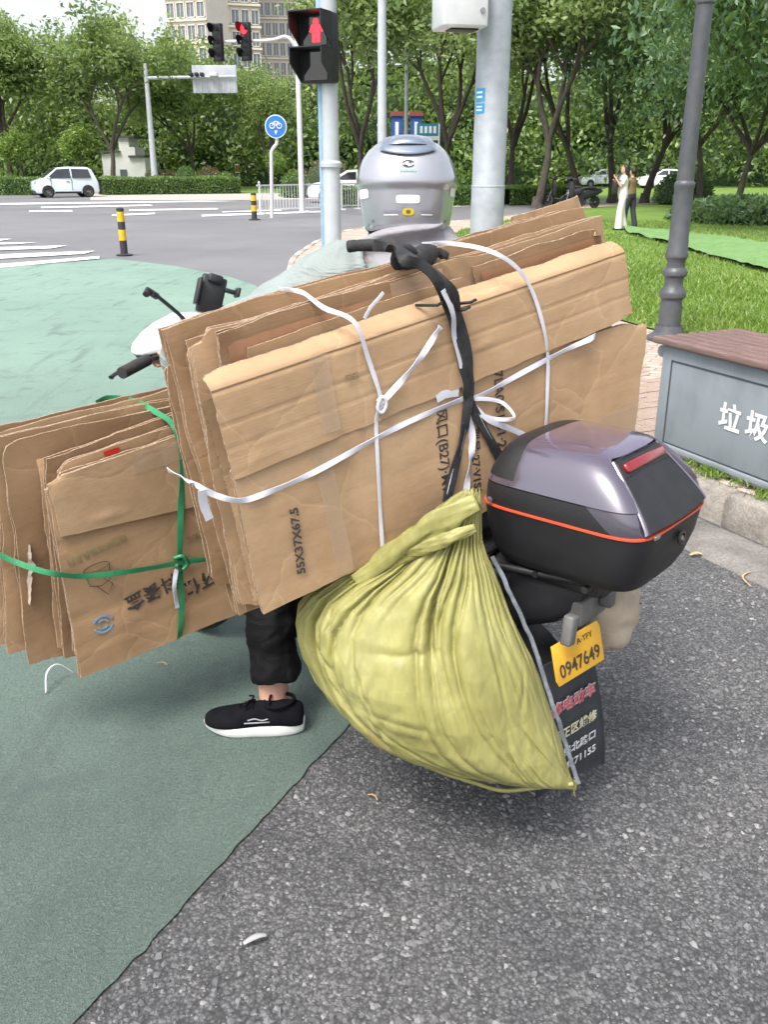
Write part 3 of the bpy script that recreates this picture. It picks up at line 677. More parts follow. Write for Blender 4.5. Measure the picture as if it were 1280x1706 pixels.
# green strap
ribbon(small, [S(160, 672, -.20, .20), S(180, 664, -.205, .2), S(222, 668, -.185, .185), S(258, 686, -.09, .09), S(290, 712, .004), S(300, 770, .010), S(298, 850, .010), S(296, 935, .012), S(300, 1000, .008), S(298, 1060, .002), (luv(298, 1060)[0], luv(298, 1060)[1] - .02, -.05)], .016, M_ppg, 'strap', twist=.25)
ribbon(small, [S(-60, 905, -.16, .16), S(-20, 916, -.12, .12), S(30, 938, -.07, .07), S(80, 952, .010), S(140, 957, .012), S(220, 948, .012), S(296, 934, .016), S(345, 928, .012), S(400, 918, .008), S(480, 905, .006)], .0145, M_ppg, 'strap', twist=.22, seed=3)
kn = MB(); kn.tube(crom([Vector(S(286, 928, .012)), Vector(S(298, 922, .024)), Vector(S(306, 935, .022)), Vector(S(297, 946, .018)), Vector(S(288, 936, .022))], 6), .006, 6); kn.build('strap_knot', M_ppg, small, smooth=180)
ribbon(small, [S(290, 945, .014), S(286, 975, .016), S(292, 1010, .012)], .012, M_pp, 'strap_tail', twist=.4)

# ------------------------------------------------------------------ the scooter: x forward, y left, z up; origin under the top box
hv = Vector((-.76, .65, 0)).normalized(); cv_ = Vector((hv.y, -hv.x, 0))      # heading and right-hand side
TB = Vector((.458, 1.858, 0)); SM = frame(TB, hv, -cv_, Vector((0, 0, 1)))
SMI = SM.inverted()
def sl(x, y, z): return SM @ Vector((x, y, z))
M_blk = mat('black_plastic', (.011, .011, .012), .5, (.018, .018, .020), 14, 220, .15, .001)
M_blkm = mat('matte_black_plastic', (.012, .012, .014), .55, (.019, .019, .022), 9, 400, .25, .001, spec=.4)
M_rub = mat('tyre_rubber', (.02, .02, .02), .85, (.04, .038, .036), 18, 120, .3, .002)
M_steel = mat('grey_steel', (.32, .33, .35), .4, (.2, .2, .21), 20, metal=.7)
M_whitep = mat('white_scooter_plastic', (.72, .72, .74), .3, (.6, .6, .62), 5, coat=.4)
M_seat = mat('black_seat_vinyl', (.02, .02, .022), .55, (.035, .035, .036), 12, 90, .3, .002)
M_chrome = mat('worn_alloy', (.55, .56, .58), .3, (.4, .4, .42), 15, metal=.9)
M_red = mat('red_reflector', (.26, .008, .014), .15, (.18, .005, .010), 30, 160, .4, .002, coat=.6)
M_org = mat('orange_trim', (.62, .085, .035), .4, (.5, .07, .03), 20)
def build_scooter(root, body_m, accent_m, box=True):
    # wheels
    for wx, nm in ((.25, 'rear'), (1.47, 'front')):
        w = MB(); M = RX(90).to_3x3()
        prof = [(.135, -.035), (.165, -.045), (.195, -.042), (.21, -.02), (.213, 0), (.21, .02), (.195, .042), (.165, .045), (.135, .035)]
        w.lathe(prof + [prof[0]], (0, 0, 0), 36, M); wh = w.build('wheel', M_rub, root, smooth=40, M=T3(wx, 0, .213))
        r = MB(); r.lathe([(.0, -.05), (.03, -.05), (.035, -.03), (.034, .03), (.03, .05), (0, .05)], (0, 0, 0), 16, M)
        r.lathe([(.125, -.03), (.139, -.034), (.139, .034), (.125, .03), (.125, -.03)], (0, 0, 0), 36, M)
        for k in range(5):
            a = k * 2 * math.pi / 5; r.tube([(.03 * math.cos(a), 0, .03 * math.sin(a)), (.128 * math.cos(a), 0, .128 * math.sin(a))], .012, 6)
        r.build('rim', M_steel, wh, smooth=40)
    # rear body shell: loft of rounded sections
    def loft(secs, n=20, e=3.2):
        mb = MB(); vs = []; fs = []
        for (x, y0, hw, z0, z1) in secs:
            for j in range(n):
                a = 2 * math.pi * j / n; c, s_ = math.cos(a), math.sin(a)
                vs.append((x, y0 + hw * math.copysign(abs(c) ** (2 / e), c), (z0 + z1) / 2 + (z1 - z0) / 2 * math.copysign(abs(s_) ** (2 / e), s_)))
        k = len(secs)
        for i in range(k - 1):
            for j in range(n): j2 = (j + 1) % n; fs.append((i * n + j, (i + 1) * n + j, (i + 1) * n + j2, i * n + j2))
        fs.append(tuple(range(n))); fs.append(tuple((k - 1) * n + j for j in reversed(range(n))))
        return mb.add(vs, fs)
    loft([(-.02, 0, .05, .56, .63), (.04, 0, .09, .52, .65), (.2, 0, .125, .45, .665), (.45, 0, .14, .36, .665), (.66, 0, .135, .30, .66), (.78, 0, .11, .28, .62)]).build('rear_body', body_m, root, smooth=50)
    loft([(.70, 0, .13, .24, .30), (.80, 0, .155, .235, .29), (1.1, 0, .155, .235, .29), (1.22, 0, .13, .24, .33)]).build('footboard', M_blkm, root, smooth=50)
    # front shield
    loft([(1.17, 0, .12, .26, .36), (1.20, 0, .17, .28, .90), (1.26, 0, .15, .30, .97), (1.33, 0, .09, .36, .97), (1.36, 0, .04, .42, .9)]).build('front_shield', body_m, root, smooth=50)
    loft([(1.16, 0, .05, .96, 1.02), (1.20, 0, .11, .95, 1.06), (1.29, 0, .165, .955, 1.085), (1.38, 0, .15, .97, 1.07), (1.46, 0, .10, .985, 1.04), (1.50, 0, .04, 1.0, 1.02)], e=2.4).build('handlebar_cowl', accent_m, root, smooth=60)
    h = MB(); h.lathe([(.0, 0), (.05, 0), (.055, .008), (.05, .016), (0, .02)], (0, 0, 0), 20, RY(90).to_3x3()); h.build('headlight', M_chrome, root, smooth=40, M=T3(1.475, 0, .985))
    # front fork and mudguard
    f = MB()
    for s_ in (-1, 1): f.tube([(1.47, s_ * .07, .213), (1.40, s_ * .07, .45), (1.36, s_ * .05, .56)], .016, 8)
    f.tube([(1.37, 0, .5), (1.27, 0, .98)], .022, 10); f.build('front_fork', M_steel, root, smooth=60)
    g = MB(); g.grid(lambda s_, t: (1.47 + .25 * math.cos(.5 + 2.1 * t), .065 * (s_ - .5) * 2, .225 + .25 * math.sin(.5 + 2.1 * t) - .03 * (2 * s_ - 1) ** 2), 8, 16); g.grid(lambda s_, t: (1.47 + .243 * math.cos(.5 + 2.1 * t), .064 * (s_ - .5) * 2, .222 + .243 * math.sin(.5 + 2.1 * t) - .03 * (2 * s_ - 1) ** 2), 8, 16, 0, True); g.build('front_mudguard', body_m, root, smooth=60)
    # handlebar, grips, levers
    hb = MB(); hb.tube(crom([(1.24, .33, .985), (1.28, .22, 1.0), (1.31, .1, 1.01), (1.31, -.1, 1.01), (1.28, -.22, 1.0), (1.24, -.33, .985)], 4), .012, 8); bar = hb.build('handlebar', M_steel, root, smooth=60)
    for s_ in (1, -1):
        q = MB(); q.tube([(1.275, s_ * .235, .998), (1.238, s_ * .345, .984)], .017, 10); q.build('grip', M_rub, root, smooth=60)
        q = MB(); q.tube(crom([(1.315, s_ * .20, 1.0), (1.318, s_ * .25, .99), (1.292, s_ * .33, .972), (1.285, s_ * .35, .966)], 4), [.007] * 12 + [.009], 8, flat=(.7, (0, 0, 1))); q.build('brake_lever', M_blk, root, smooth=60)
    st = loft([(.26, 0, .10, .665, .70), (.30, 0, .135, .66, .735), (.5, 0, .14, .66, .74), (.72, 0, .125, .655, .735), (.84, 0, .07, .65, .71), (.88, 0, .02, .65, .68)], e=2.6); st.build('seat', M_seat, root, smooth=60)
    rr = MB()
    for s_ in (-1, 1): rr.tube(crom([(.55, s_ * .13, .62), (.3, s_ * .15, .655), (.05, s_ * .13, .672), (-.08, s_ * .10, .676), (-.10, s_ * .05, .676), (-.10, 0, .676)], 4), .009, 8)
    for x in (-.07, .05, .2): rr.tube([(x, -.14, .672), (x, .14, .672)], .008, 8)
    for s_ in (-1, 1): rr.tube([(.25, s_ * .09, .25), (.2, s_ * .12, .45), (.12, s_ * .13, .665)], .012, 8)
    rr.build('rear_rack', M_blk, root, smooth=60)
    sd = MB(); sd.tube([(.62, .1, .25), (.50, .12, .22), (.40, .125, .20)], .009, 6); sd.build('side_stand', M_steel, root, smooth=60)
scooter = thing('electric_scooter', 'electric delivery scooter with grey top box, mudflap and yellow plate, loaded with cartons', 'scooter', M=SM)
build_scooter(scooter, M_blkm, M_whitep)
# white quilted cover over the left half of the handlebar
hc_ = MB(); secs = [(.00, .05, .035), (.03, .085, .052), (.09, .10, .058), (.16, .10, .054), (.22, .085, .044), (.27, .06, .030), (.30, .03, .014), (.31, .008, .004)]; vs = []; fs = []; n_ = 22
for (y, rx, rz_) in secs:
    for i in range(n_):
        a = 2 * math.pi * i / n_; vs.append((1.345 - .20 * max(0, y - .1) + rx * math.cos(a), y, 1.055 - .18 * max(0, y - .08) + rz_ * math.copysign(abs(math.sin(a)) ** .9, math.sin(a)) + .004 * nz(y * 20, a * 2)))
for k in range(len(secs) - 1):
    for i in range(n_): i2 = (i + 1) % n_; fs.append((k * n_ + i, k * n_ + i2, (k + 1) * n_ + i2, (k + 1) * n_ + i))
fs += [tuple(range(n_ - 1, -1, -1)), tuple((len(secs) - 1) * n_ + i for i in range(n_))]
hco = MB().add([(1.345 + (v_[0] - 1.345) * .9, -.02 + v_[1] * .88, 1.052 + (v_[2] - 1.055) * .88) for v_ in vs], fs).build('handlebar_cover', M_whitep, scooter, smooth=180)
hc_.tube([(1.345 + (-.20 * max(0, y - .1) - rx * .98) * .9, -.02 + y * .88, 1.044 - .16 * max(0, y - .08)) for (y, rx, rz_) in secs], .0035, 6); hc_.build('cover_trim', M_blk, hco, smooth=180)
# mirror stalks, phone clamp
for s_, tip in ((1, [(1.30, .05, 1.06), (1.30, .10, 1.11), (1.302, .165, 1.165), (1.30, .18, 1.175)]),):
    q = MB(); q.tube([Vector(p) for p in tip], .006, 8); q.tube([(1.303, .163, 1.162), (1.31, .19, 1.182), (1.30, .202, 1.172)], .010, 8); q.build('mirror_stalk', M_blk, scooter, smooth=50)
pm = MB(); pm.tube([(1.29, 0.0, 1.06), (1.275, .0, 1.10), (1.262, .008, 1.14)], .012, 8); pmount = pm.build('phone_mount', M_blk, scooter, smooth=50)
Mc = T3(1.255, .01, 1.155) @ RZ(-30) @ RX(18) @ RY(12) @ Matrix.Scale(.85, 4)
q = MB(); q.box((0, 0, 0), (.030, .085, .13)); q.box((-.004, 0, .055), (.045, .05, .03)); q.build('clamp_body', M_blk, pmount, bevel=.007, M=Mc)
for dz in (-.03, .03):
    q = MB(); q.box((0, -.062, dz), (.028, .045, .014)); q.box((-.018, -.082, dz), (.05, .012, .032)); q.build('clamp_jaw', M_blk, pmount, bevel=.004, M=Mc)
q = MB(); q.box((-.02, .05, 0), (.045, .012, .09)); q.build('clamp_jaw', M_blk, pmount, bevel=.004, M=Mc)

# ---- top box
M_lid = None
def _lidm():
    m, nt, b = nmat('pearl_grey_lacquer'); v = coords(nt)
    lw = nt.nodes.new('ShaderNodeLayerWeight'); lw.inputs[0].default_value = .35
    nt.links.new(mixc(nt, lw.outputs['Facing'], (.15, .145, .17), (.30, .22, .34)), b.inputs['Base Color'])
    b.inputs['Metallic'].default_value = .55; b.inputs['Roughness'].default_value = .24; b.inputs['Coat Weight'].default_value = 1; b.inputs['Coat Roughness'].default_value = .06
    bump(nt, b, noise(nt, v, 6, 3), .03, .01); return m
M_lid = _lidm()
def _carbon():
    m, nt, b = nmat('carbon_texture_black'); v = coords(nt, rot=(0, rad(45), 0))
    ck = node(nt, 'ShaderNodeTexChecker', Scale=330.0); nt.links.new(v, ck.inputs['Vector'])
    nt.links.new(mixc(nt, ck.outputs[1], (.012, .012, .014), (.03, .03, .034)), b.inputs['Base Color']); b.inputs['Roughness'].default_value = .42; bump(nt, b, ck.outputs[1], .3, .001); return m
M_carb = _carbon()
def rrect(x0, x1, hw, n=64, e=5):
    cx, hl = (x0 + x1) / 2, (x1 - x0) / 2; out = []
    for j in range(n):
        a = 2 * math.pi * j / n; c, s_ = math.cos(a), math.sin(a)
        out.append((cx + hl * math.copysign(abs(c) ** (2 / e), c), hw * math.copysign(abs(s_) ** (2 / e), s_)))
    return out
def ringloft(rings, cap0=True, cap1=True, mf=None, clampf=None):
    mb = MB(); n = len(rings[0]); rings = [[clampf(p) for p in r] for r in rings] if clampf else rings; vs = [p for r in rings for p in r]; fs = []; ms = []
    for i in range(len(rings) - 1):
        for j in range(n):
            j2 = (j + 1) % n; f = (i * n + j, i * n + j2, (i + 1) * n + j2, (i + 1) * n + j); fs.append(f)
            c = [sum(vs[k][q] for k in f) / 4 for q in range(3)]; ms.append(mf(c) if mf else 0)
    if cap0: fs.append(tuple(range(n - 1, -1, -1))); ms.append(0)
    if cap1: fs.append(tuple((len(rings) - 1) * n + j for j in range(n))); ms.append(mf((0, 0, 9)) if mf else 0)
    mb.add(vs, fs); mb.m = ms; return mb
ZS = .822
tub = ringloft([[(x, y, ZS + z) for x, y in rrect(a, b, w, e=e)] for (z, a, b, w, e) in
    [(-.148, -.13, .14, .10, 4), (-.145, -.150, .155, .125, 4.5), (-.135, -.168, .168, .143, 5), (-.11, -.180, .178, .155, 5.5), (-.06, -.193, .188, .168, 6), (-.010, -.200, .194, .176, 6), (-.0045, -.201, .195, .177, 6)]])
topb = tub.build('top_box', M_blkm, scooter, smooth=50)
ringloft([[(x, y, ZS + z) for x, y in rrect(a, b, w, e=6)] for (z, a, b, w) in [(-.0045, -.196, .19, .172), (-.004, -.2032, .1972, .1792), (.0, -.2032, .1972, .1792), (.001, -.196, .19, .172)]]).build('trim_line', M_org, topb, smooth=50)
def _lidm2():
    m, nt, b = nmat('lid_pearl_and_black'); tc = nt.nodes.new('ShaderNodeTexCoord'); sp_ = nt.nodes.new('ShaderNodeSeparateXYZ'); nt.links.new(tc.outputs['Object'], sp_.inputs[0])
    X_, Y_, Z_ = sp_.outputs
    def mth(op, a, b_, c_=None):
        n = nt.nodes.new('ShaderNodeMath'); n.operation = op
        for k, q in enumerate((a, b_)):
            if isinstance(q, (int, float)): n.inputs[k].default_value = q
            else: nt.links.new(q, n.inputs[k])
        return n.outputs[0]
    low = mth('LESS_THAN', Z_, ZS + .050); lim = mth('GREATER_THAN', mth('ADD', X_, mth('MULTIPLY', mth('SUBTRACT', Z_, ZS), -1.3)), -.135)
    carb = mth('MULTIPLY', low, lim); frontb = mth('MULTIPLY', mth('GREATER_THAN', X_, .098), mth('GREATER_THAN', Z_, ZS + .062)); mask = mth('MAXIMUM', carb, frontb)
    lw = nt.nodes.new('ShaderNodeLayerWeight'); lw.inputs[0].default_value = .35
    pearl = mixc(nt, lw.outputs['Facing'], (.10, .094, .115), (.25, .18, .30)); nt.links.new(mixc(nt, mask, pearl, (.014, .014, .016)), b.inputs['Base Color'])
    inv = mth('SUBTRACT', 1, mask); nt.links.new(mth('MULTIPLY', inv, .55), b.inputs['Metallic']); nt.links.new(inv, b.inputs['Coat Weight']); nt.links.new(mth('ADD', mth('MULTIPLY', mask, .3), .16), b.inputs['Roughness']); b.inputs['Coat Roughness'].default_value = .05
    ck = node(nt, 'ShaderNodeTexChecker', Scale=300.0); nt.links.new(coords(nt, rot=(0, rad(45), 0)), ck.inputs['Vector']); bump(nt, b, mth('MULTIPLY', ck.outputs[1], carb), .35, .001); return m
M_lid2 = _lidm2()
def lidclamp(p):
    x, y, z = p; t = min(1, max(0, (z - ZS - .006) / .118)); xp = -.204 + .118 * t ** 1.15 + .012; hw = .143 - .045 * t + .004
    if z - ZS < .128 and x < xp and abs(y) < hw + .012:
        k = 1 if abs(y) < hw else 1 - (abs(y) - hw) / .012
        x = x + (xp - x) * k
    return (x, y, z)
lid = ringloft([[(x, y, ZS + z) for x, y in rrect(a, b, w, 200, e)] for (z, a, b, w, e) in
    [(.001, -.199, .193, .175, 6), (.010, -.199, .193, .176, 6), (.035, -.190, .192, .174, 6), (.047, -.184, .190, .172, 6), (.050, -.183, .190, .175, 6), (.072, -.166, .186, .168, 5.6), (.098, -.140, .176, .154, 5.4), (.120, -.112, .162, .138, 5.2), (.132, -.092, .150, .124, 5), (.138, -.075, .135, .108, 4.6), (.1415, -.05, .11, .08, 4), (.1435, -.02, .08, .05, 3.4), (.144, 0.0, .06, .03, 3)]], clampf=lidclamp)
lid.build('lid', M_lid2, topb, smooth=38)
# rear inset panel and reflector
def rpan(s_, t, off=.004):
    x = -.204 + (.118) * t ** 1.15; z = .006 + .118 * t; y = (s_ - .5) * 2 * (.143 - .045 * t)
    x += .010 * (2 * s_ - 1) ** 2 * (1 - t); nrm = Vector((-.72, 0, .69))
    return (x + nrm.x * off, y, ZS + z + nrm.z * off)
q = MB(); q.grid(lambda a, b: rpan(a, b), 16, 14, flip=True)
q.grid(lambda a, b: rpan(a, b, -.03), 16, 14); 
for e_ in ((lambda a, b: rpan(a, 1, .004 - .034 * b)), (lambda a, b: rpan(0, a, .004 - .034 * b)), (lambda a, b: rpan(1, a, .004 - .034 * b))): q.grid(e_, 14, 1)
q.build('rear_panel', M_blkm, topb, smooth=40, fix=True)
for s0, s1 in ((-.02, .02), (.98, 1.02)):
    q = MB(); q.grid(lambda a, b: rpan(s0 + (s1 - s0) * a, b, .002 + .004 * math.sin(a * math.pi)), 6, 14, flip=True); q.build('panel_edge', M_lid, topb, smooth=180)
rc = Vector(rpan(.5, .86, .0085)); q = MB(); q.box((0, 0, 0), (.012, .176, .021)); q.build('reflector', M_red, topb, bevel=.004, M=T3(*rc) @ RY(44))
q = MB(); q.box((0, 0, 0), (.010, .204, .040)); q.build('reflector_frame', M_blk, topb, bevel=.006, M=T3(*(Vector(rpan(.5, .86, .001)))) @ RY(44))
q = MB(); q.lathe([(0, 0), (.012, 0), (.0165, .004), (.0165, .007), (.011, .008), (.009, .004), (0, .004)], (0, 0, 0), 24, RY(-90).to_3x3()); lk = q.build('lock', M_blk, topb, smooth=40, M=T3(-.2, -.012, ZS - .042) @ RY(6))
q = MB(); q.lathe([(0, .004), (.0055, .004), (.0055, .0065), (0, .0065)], (0, 0, 0), 12, RY(-90).to_3x3()); q.build('keyhole', M_steel, topb, smooth=40, M=T3(-.2, -.012, ZS - .042) @ RY(6))
q = MB(); q.box((0, 0, 0), (.006, .02, .008)); q.build('latch', M_steel, topb, bevel=.001, M=T3(-.204, .115, ZS - .002))
q = MB(); q.lathe([(0, 0), (.006, .001), (.007, .003), (0, .0045)], (0, 0, 0), 12, RX(-90).to_3x3()); q.build('rivet', M_steel, topb, smooth=40, M=T3(.15, .1765, ZS + .012))
q = MB(); q.box((0, 0, 0), (.2, .2, .035)); q.box((.03, 0, -.02), (.26, .14, .02)); q.build('mounting_plate', M_blk, scooter, bevel=.006, M=T3(.02, 0, .668 - .012))
# ---- tail: bracket, plate, mudflap
tl = MB(); tl.box((.02, 0, .565), (.10, .12, .06)); tl.box((-.040, .132, .565), (.026, .03, .07), RX(8).to_3x3()); tl.box((-.045, -.03, .585), (.03, .03, .045)); tl.build('tail_bracket', mat('worn_grey_plastic', (.16, .16, .155), .55, (.10, .10, .10), 12, 90, .3, .002), scooter, bevel=.006)
PMx = T3(-.040, .082, .488) @ RZ(-14) @ RY(14) @ RX(-7) @ Matrix.Scale(.88, 4)   # local: plate stands in y-z plane facing -x
plate = MB(); plate.prism([(0, -.085, -.058), (0, .085, -.058), (0, .092, -.04), (0, .085, .052), (0, -.085, .052), (0, -.092, .035)][:: -1], (.0025, 0, 0)); pl = plate.build('number_plate', mat('yellow_plate', (.72, .40, .03), .42, (.62, .33, .03), 8), scooter, bevel=.0008, M=PMx)
PT = frame((0, 0, 0), (0, -1, 0), (0, 0, 1), (-1, 0, 0))     # text plane facing -x
text('0947649', .050, M_ink, pl, T3(-.0015, 0, -.026) @ PT, bold=.0006, sx=.86, name='plate_number'); text('A·TFY', .022, M_ink, pl, T3(-.0015, -.03, .028) @ PT, name='plate_header')
fm = MB()
def _mf(off):
    def f(s_, t):
        z = .11 + .34 * t; hw = .118 - .018 * t; return (-.030 - .03 * t + .05 * t * t + off + .006 * math.sin(s_ * math.pi) , (s_ - .5) * 2 * hw + .050 * t, z)
    return f
fm.grid(_mf(0), 10, 14, flip=True); fm.grid(_mf(.004), 10, 14); 
for e_ in ((lambda a, b: _mf(.004 * b)(a, 0)), (lambda a, b: _mf(.004 * b)(a, 1)), (lambda a, b: _mf(.004 * b)(0, a)), (lambda a, b: _mf(.004 * b)(1, a))): fm.grid(e_, 14, 1)
FMX = T3(0, .028, 0) @ RZ(-14)
fmo = fm.build('mudflap', mat('black_mudflap_rubber', (.02, .025, .03), .55, (.035, .04, .045), 14, 150, .2, .001), scooter, smooth=50, fix=True, M=FMX)
Mp1 = mat('red_print', (.55, .05, .08), .6, (.6, .2, .22), 60); Mp2 = mat('cream_print', (.62, .58, .40), .6, (.4, .38, .28), 60); Mp3 = mat('white_print', (.66, .66, .68), .6, (.4, .4, .42), 60)
def mft(s_, sz, z, m, bold=.0005, sx=1.0): text(s_, sz, m, fmo, T3(_mf(0)(.5, (z - .11) / .34)[0] - .0045, .05 * (z - .11) / .34, z) @ RX(-7) @ RY(-3) @ PT, bold=bold, sx=sx, name='mudflap_print')
mft('善修电动车', .042, .335, Mp3, .0020, .88); text('善修电动车', .042, Mp1, fmo, T3(_mf(0)(.5, .66)[0] - .0058, .05 * .66, .335) @ RX(-7) @ RY(-3) @ PT @ Matrix.Diagonal((.88, 1, 1, 1)), bold=.0006, name='mudflap_print')
mft('电话正区维修', .034, .262, Mp2, .0008, .88); mft('临人民北路口', .029, .208, Mp3, .0005, .98); mft('13084571155', .030, .165, Mp3, .0005, 1.02)
sm = MB(); sm.grid(lambda a, b: (.25 + (.235 + .0) * math.cos(rad(200 - 150 * b)), (a - .5) * .13, .23 + .235 * math.sin(rad(200 - 150 * b))), 6, 18); sm.grid(lambda a, b: (.25 + .229 * math.cos(rad(200 - 150 * b)), (a - .5) * .128, .23 + .229 * math.sin(rad(200 - 150 * b))), 6, 18, 0, True); sm.build('rear_mudguard', M_blk, scooter, smooth=60)
# crumpled beige bag stuffed beside the tail
bg_ = thing('cloth_bag', 'crumpled beige cloth bag stuffed under the top box beside the plate', 'bag', M=SM)
q = MB(); ico = bmesh.new(); bmesh.ops.create_icosphere(ico, subdivisions=4, radius=1)
for v in ico.verts:
    p = v.co.copy(); k = 1 + .16 * nz(p.x * 2.2, p.y * 2.2, p.z * 2.2 + 4) + .10 * abs(nz(p.x * 5, p.y * 5, p.z * 5)); v.co = Vector((p.x * .075 * k, p.y * .085 * k, p.z * .098 * k))
me = bpy.data.meshes.new('bag_body'); ico.to_mesh(me); ico.free(); me.materials.append(mat('beige_cloth', (.50, .42, .32), .85, (.36, .29, .21), 9, 60, .5, .006)); me.polygons.foreach_set('use_smooth', [True] * len(me.polygons))
link('bag_body', me, bg_, T3(.01, -.13, .50) @ Matrix.Diagonal((1.1, 1, 1.1, 1)))

# ------------------------------------------------------------------ yellow woven sack hanging on the left side
M_sack = None
def _sackm():
    m, nt, b = nmat('yellow_woven_plastic'); v = coords(nt)
    a = ramp(nt, noise(nt, v, 4.5, 6, .65), [(.25, (.225, .21, .066)), (.5, (.285, .27, .09)), (.75, (.345, .33, .135))])
    s_ = ramp(nt, noise(nt, coords(nt, (40, 40, 6)), 1.0, 4), [(.3, (.86, .86, .86)), (.7, (1.08, 1.08, 1.06))]); c = mixc(nt, 1., a, s_, 'MULTIPLY')
    d = ramp(nt, noise(nt, v, 9, 7, .7), [(.60, (0, 0, 0)), (.76, (.4, .4, .4))]); c = mixc(nt, d, c, (.20, .155, .07)); pr_ = ramp(nt, noise(nt, coords(nt, (7, 7, 1.6)), 1.0, 7, .75), [(.62, (0, 0, 0)), (.72, (.35, .35, .35))]); c = mixc(nt, pr_, c, (.34, .20, .11))
    nt.links.new(c, b.inputs['Base Color']); b.inputs['Roughness'].default_value = .45; b.inputs['Specular IOR Level'].default_value = .45
    ck = node(nt, 'ShaderNodeTexWave', Scale=170.0, Distortion=.6); ck.bands_direction = 'Z'; nt.links.new(v, ck.inputs['Vector'])
    ck2 = node(nt, 'ShaderNodeTexWave', Scale=170.0, Distortion=.6); ck2.bands_direction = 'X'; nt.links.new(v, ck2.inputs['Vector'])
    n1 = bump(nt, b, ck.outputs[1], .06, .001); n2 = bump(nt, b, ck2.outputs[1], .06, .001, n1); bump(nt, b, noise(nt, coords(nt, (9, 9, 4)), 1.4, 3, .5, .8), .2, .02, n2); vc_ = node(nt, 'ShaderNodeTexVoronoi', Scale=15.0); vc_.feature = 'DISTANCE_TO_EDGE'; nt.links.new(coords(nt, (1.25, 1.25, .7)), vc_.inputs['Vector']); vc2_ = node(nt, 'ShaderNodeTexVoronoi', Scale=38.0); vc2_.feature = 'F1'; nt.links.new(coords(nt, (1.3, 1.3, .6)), vc2_.inputs['Vector']); n4 = bump(nt, b, vc_.outputs['Distance'], .22, .02, b.inputs['Normal'].links[0].from_socket); bump(nt, b, vc2_.outputs['Distance'], .12, .01, n4); return m
M_sack = _sackm()
sn = Vector((-.35, -.94, 0)).normalized(); SC = Vector((.14, 1.76, .5)); se = Vector((-sn.y, sn.x, 0))
sack = thing('woven_sack', 'bulging yellow woven sack with gathered neck hanging beside the rear wheel', 'sack')
rows = [(822, 778, 800, .012), (834, 752, 802, .020), (848, 730, 803, .028), (864, 714, 803, .034), (880, 702, 803, .038), (896, 690, 805, .042), (915, 664, 812, .055), (940, 622, 826, .078), (965, 570, 838, .104), (995, 527, 852, .128), (1025, 508, 866, .148), (1060, 506, 882, .162), (1100, 514, 896, .172), (1140, 533, 908, .172), (1180, 566, 921, .160), (1210, 602, 932, .142), (1240, 652, 941, .115), (1262, 706, 948, .085), (1280, 760, 954, .052), (1292, 805, 958, .028), (1300, 840, 960, .012), (1304, 858, 961, .006)]
ry = [r[0] for r in rows]
NT, NA = 190, 420
T_a = np.linspace(0, 1, NT + 1)[:, None]; A_a = (2 * math.pi * np.arange(NA) / NA)[None, :]
rs_ = np.random.default_rng(77); DSP = np.zeros((NT + 1, NA))
for k in range(64):          # sharp pleats running down from the gathered neck
    a0 = 2 * math.pi * (k + rs_.uniform(-.35, .35)) / 64; w = rs_.uniform(.014, .042); dp = rs_.uniform(.010, .030); te = rs_.choice([.45, .6, .78, 1.0]) * rs_.uniform(.85, 1.15); dr = rs_.normal(0, .16)
    ac = a0 + dr * (T_a - .2) + .05 * np.sin(T_a * rs_.uniform(6, 14) + k); dd = np.abs((A_a - ac + math.pi) % (2 * math.pi) - math.pi)
    env = np.clip((T_a + .02) / .2, 0, 1) * np.clip((te - T_a) / (te * .6), 0, 1) ** 1.2; DSP -= dp * np.exp(-dd / (w * (.6 + 1.2 * T_a))) * env
for k in range(70):          # short creases where the cloth slackens low down
    a0, t0 = rs_.uniform(0, 2 * math.pi), rs_.uniform(.4, .95); ang_ = rs_.normal(0, .7); ca_, sa_ = math.cos(ang_), math.sin(ang_)
    da = ((A_a - a0 + math.pi) % (2 * math.pi) - math.pi) * .30; dt = (T_a - t0) * .48
    along, across = da * sa_ + dt * ca_, da * ca_ - dt * sa_
    DSP -= rs_.uniform(.003, .010) * np.exp(-np.abs(across) / .006) * np.exp(-(along / rs_.uniform(.03, .08)) ** 2) - rs_.uniform(.001, .003) * np.exp(-(np.abs(across) - .012) ** 2 / .00006) * np.exp(-(along / .05) ** 2)
vs = []; fs = []
for j in range(NT + 1):
    t = j / NT; y = 822 + (1304 - 822) * t
    xl, xr, th = (float(np.interp(y, ry, [r[k] for r in rows])) for k in (1, 2, 3))
    Pl = on_plane(xl, y, SC, sn); Pr = on_plane(xr, y, SC, sn)
    cen = (Pl + Pr) / 2; hw = (Pr - Pl).length / 2; s1 = sstep(.2, .5, t) * sstep(1.0, .8, t); dk = .25 + .75 * min(1, th / .08)
    for i in range(NA):
        a = 2 * math.pi * i / NA; ca, sa = math.cos(a), math.sin(a)
        ex = math.copysign(abs(ca) ** .80, ca); ez = math.copysign(abs(sa) ** .95, sa)
        lump = .020 * nz(ex * 1.6 + 3, t * 4, sa * 2) * s1 + .004 * nz(ex * 5, t * 9, sa * 4) * s1
        dsp = DSP[j, i] * dk + lump
        p = cen + se * (ex * hw * (1 + dsp * .4 / max(hw, .05))) + sn * (ez * th * (1.05 if sa > 0 else .55) + dsp * (1 if sa > 0 else -1) * abs(sa) ** .3)
        p.z += .010 * math.sin(a * 7 + 1) * (1 - sstep(0, .06, t)) + .012 * nz(a * 2.5, 1) * (1 - sstep(0, .1, t))
        vs.append(p)
for j in range(NT):
    for i in range(NA):
        i2 = (i + 1) % NA; fs.append((j * NA + i, (j + 1) * NA + i, (j + 1) * NA + i2, j * NA + i2))
fs.append(tuple(range(NA))); fs.append(tuple(NT * NA + i for i in reversed(range(NA))))
